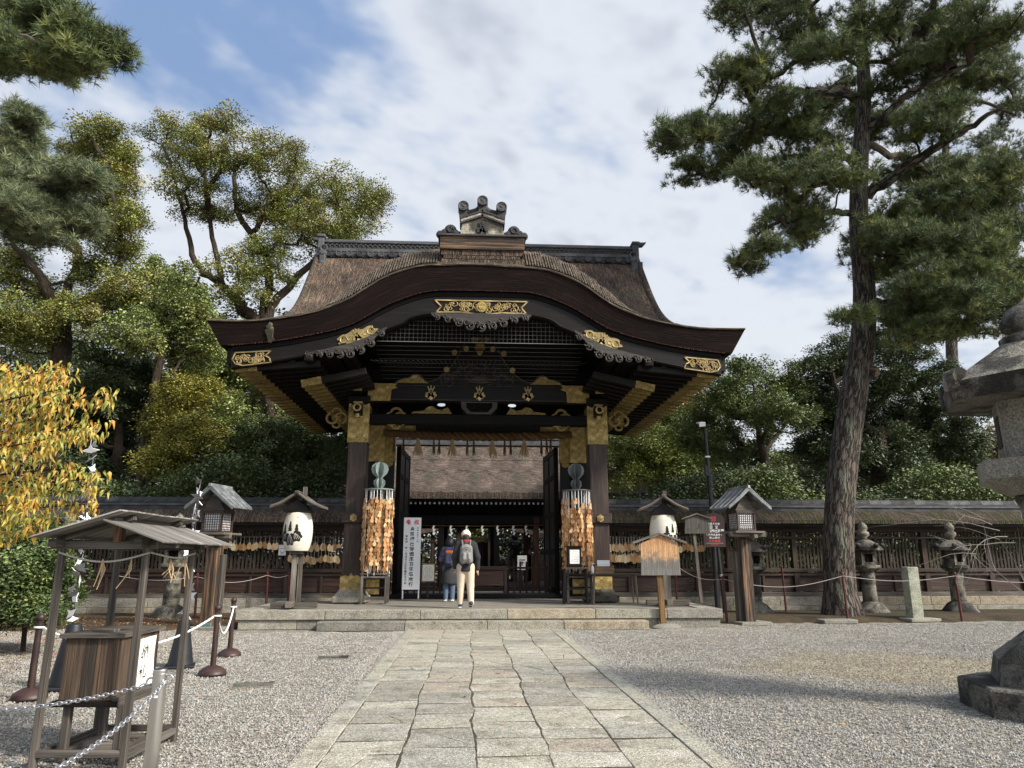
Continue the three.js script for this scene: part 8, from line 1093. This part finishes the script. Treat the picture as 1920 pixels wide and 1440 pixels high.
{
  const t = thing('person', 'person with black bobbed hair, patterned purple jacket, navy backpack, dark skirt and jeans', 'person', [-0.52, 0.4, -20.2], -0.05);
  const L = { hipL: [-0.085, 0.86, 0], kneeL: [-0.09, 0.47, 0], ankL: [-0.085, 0.08, 0.02], hipR: [0.085, 0.86, 0], kneeR: [0.09, 0.47, 0], ankR: [0.085, 0.08, 0.02], shL: [-0.165, 1.32, 0], elL: [-0.225, 1.07, 0.02], wrL: [-0.10, 1.04, -0.20], shR: [0.165, 1.32, 0], elR: [0.225, 1.07, 0.02], wrR: [0.10, 1.04, -0.20] };
  const torso = [cap7([0, 0.90, 0], 0.13, [0, 1.08, 0], 0.12, 1.25), cap7([0, 1.08, 0], 0.125, [0, 1.26, 0], 0.145, 1.35), cap7([-0.11, 1.32, 0], 0.065, [0.11, 1.32, 0], 0.065), cap7([0, 1.32, 0], 0.055, [0, 1.44, -0.01], 0.048)], legs = [cap7(L.hipL, 0.09, L.kneeL, 0.056), cap7(L.kneeL, 0.056, L.ankL, 0.038), cap7(L.hipR, 0.09, L.kneeR, 0.056), cap7(L.kneeR, 0.056, L.ankR, 0.038)], arms = [cap7(L.shL, 0.05, L.elL, 0.04), cap7(L.elL, 0.04, L.wrL, 0.027), cap7(L.shR, 0.05, L.elR, 0.04), cap7(L.elR, 0.04, L.wrR, 0.027)];
  const big = (b, e) => b.map((q) => [q[0], q[1], q[2], q[3] + e, q[4], q[5], q[6], q[7] + e, q[8]]);
  const hand = (x, s) => { const g = sdfGeo(handBones([0, 0, 0], s, 0.2), 0.008, 0.005); g.rotateX(-2.2); g.translate(x, 1.04, -0.21); return g; };
  mesh('body', merge([sdfGeo([...torso, ...legs, ...arms, ...headBones(1.52, -0.01)], 0.03, 0.019), hand(-0.075, 1), hand(0.075, -1)]), mat(C(0.55, 0.38, 0.28), { roughness: 0.6 }), t); mesh('eyes', eyes(1.52, -0.01), M.blackPlastic, t);
  mesh('hair', sdfGeo([cap7([0, 1.55, 0.01], 0.112, [0, 1.50, 0.03], 0.108), cap7([-0.07, 1.50, 0.02], 0.055, [-0.08, 1.43, 0.01], 0.045), cap7([0.07, 1.50, 0.02], 0.055, [0.08, 1.43, 0.01], 0.045), cap7([-0.03, 1.47, 0.06], 0.055, [0.03, 1.44, 0.055], 0.05)], 0.03, 0.011), mat(C(0.012, 0.011, 0.012), { roughness: 0.5, bumpMap: woodBump, bumpScale: 0.004 }), t);
  const jm = mat(C(0.9, 0.9, 0.9), { map: tex(128, 128, (u, v) => { const a = eA(u, v); return a > 0.53 ? [0.36, 0.34, 0.50] : a > 0.47 ? [0.44, 0.36, 0.46] : [0.26, 0.27, 0.40]; }), roughness: 0.9 }); const jg = uvBox(sdfGeo([...big(torso.slice(0, 3), 0.026), ...big(arms, 0.026)], 0.04, 0.019, 0.86), 'y'); mesh('jacket', jg, jm, t);
  mesh('skirt', sdfGeo([cap7([0, 0.95, 0], 0.15, [0, 0.62, 0.01], 0.20, 1.15), cap7([0, 0.62, 0.01], 0.2, [0, 0.5, 0.01], 0.215, 1.1)], 0.03, 0.015, 0.44), fabric(0.03, 0.032, 0.036), t);
  mesh('jeans', sdfGeo(big(legs, 0.022), 0.02, 0.017), fabric(0.09, 0.13, 0.20), t);
  for (const s of [-1, 1]) { mesh('shoe', sdfGeo([cap7([s * 0.085, 0.055, 0.03], 0.045, [s * 0.095, 0.04, -0.13], 0.04)], 0.02, 0.01, 0.0), fabric(0.55, 0.55, 0.56), t); mesh('shoe_sole', rbx(0.08, 0.02, 0.25, 0.008, s * 0.09, 0.012, -0.05), M.white, t); }
  const bp = new THREE.Group(); bp.name = 'backpack'; bp.position.set(0.0, 1.10, 0.19); t.add(bp); mesh('pack_body', sdfGeo([cap7([-0.06, -0.15, 0], 0.08, [-0.055, 0.12, 0], 0.07), cap7([0.06, -0.15, 0], 0.08, [0.055, 0.12, 0], 0.07)], 0.06, 0.012), fabric(0.035, 0.045, 0.085), bp); mesh('pack_flap', sdfGeo([cap7([-0.06, 0.15, 0.02], 0.055, [0.06, 0.15, 0.02], 0.055)], 0.02, 0.01), mat(C(0.9, 0.9, 0.9), { map: tex(64, 64, (u, v) => { const a = eA(u, v); return a > 0.55 ? [0.66, 0.35, 0.12] : a > 0.5 ? [0.15, 0.3, 0.5] : a > 0.44 ? [0.55, 0.12, 0.14] : [0.08, 0.09, 0.14]; }), roughness: 0.8 }), bp); mesh('front_pocket', sdfGeo([cap7([-0.04, -0.12, 0.07], 0.045, [0.04, -0.12, 0.07], 0.045)], 0.03, 0.01), fabric(0.03, 0.04, 0.07), bp);
  for (const s of [-1, 1]) mesh('shoulder_strap', tube([[s * 0.075, 1.26, 0.17], [s * 0.09, 1.41, 0.04], [s * 0.10, 1.36, -0.09], [s * 0.11, 1.15, -0.14]], 0.018, 20, 6), fabric(0.03, 0.04, 0.07), t);
}
renderer.render(scene, camera);
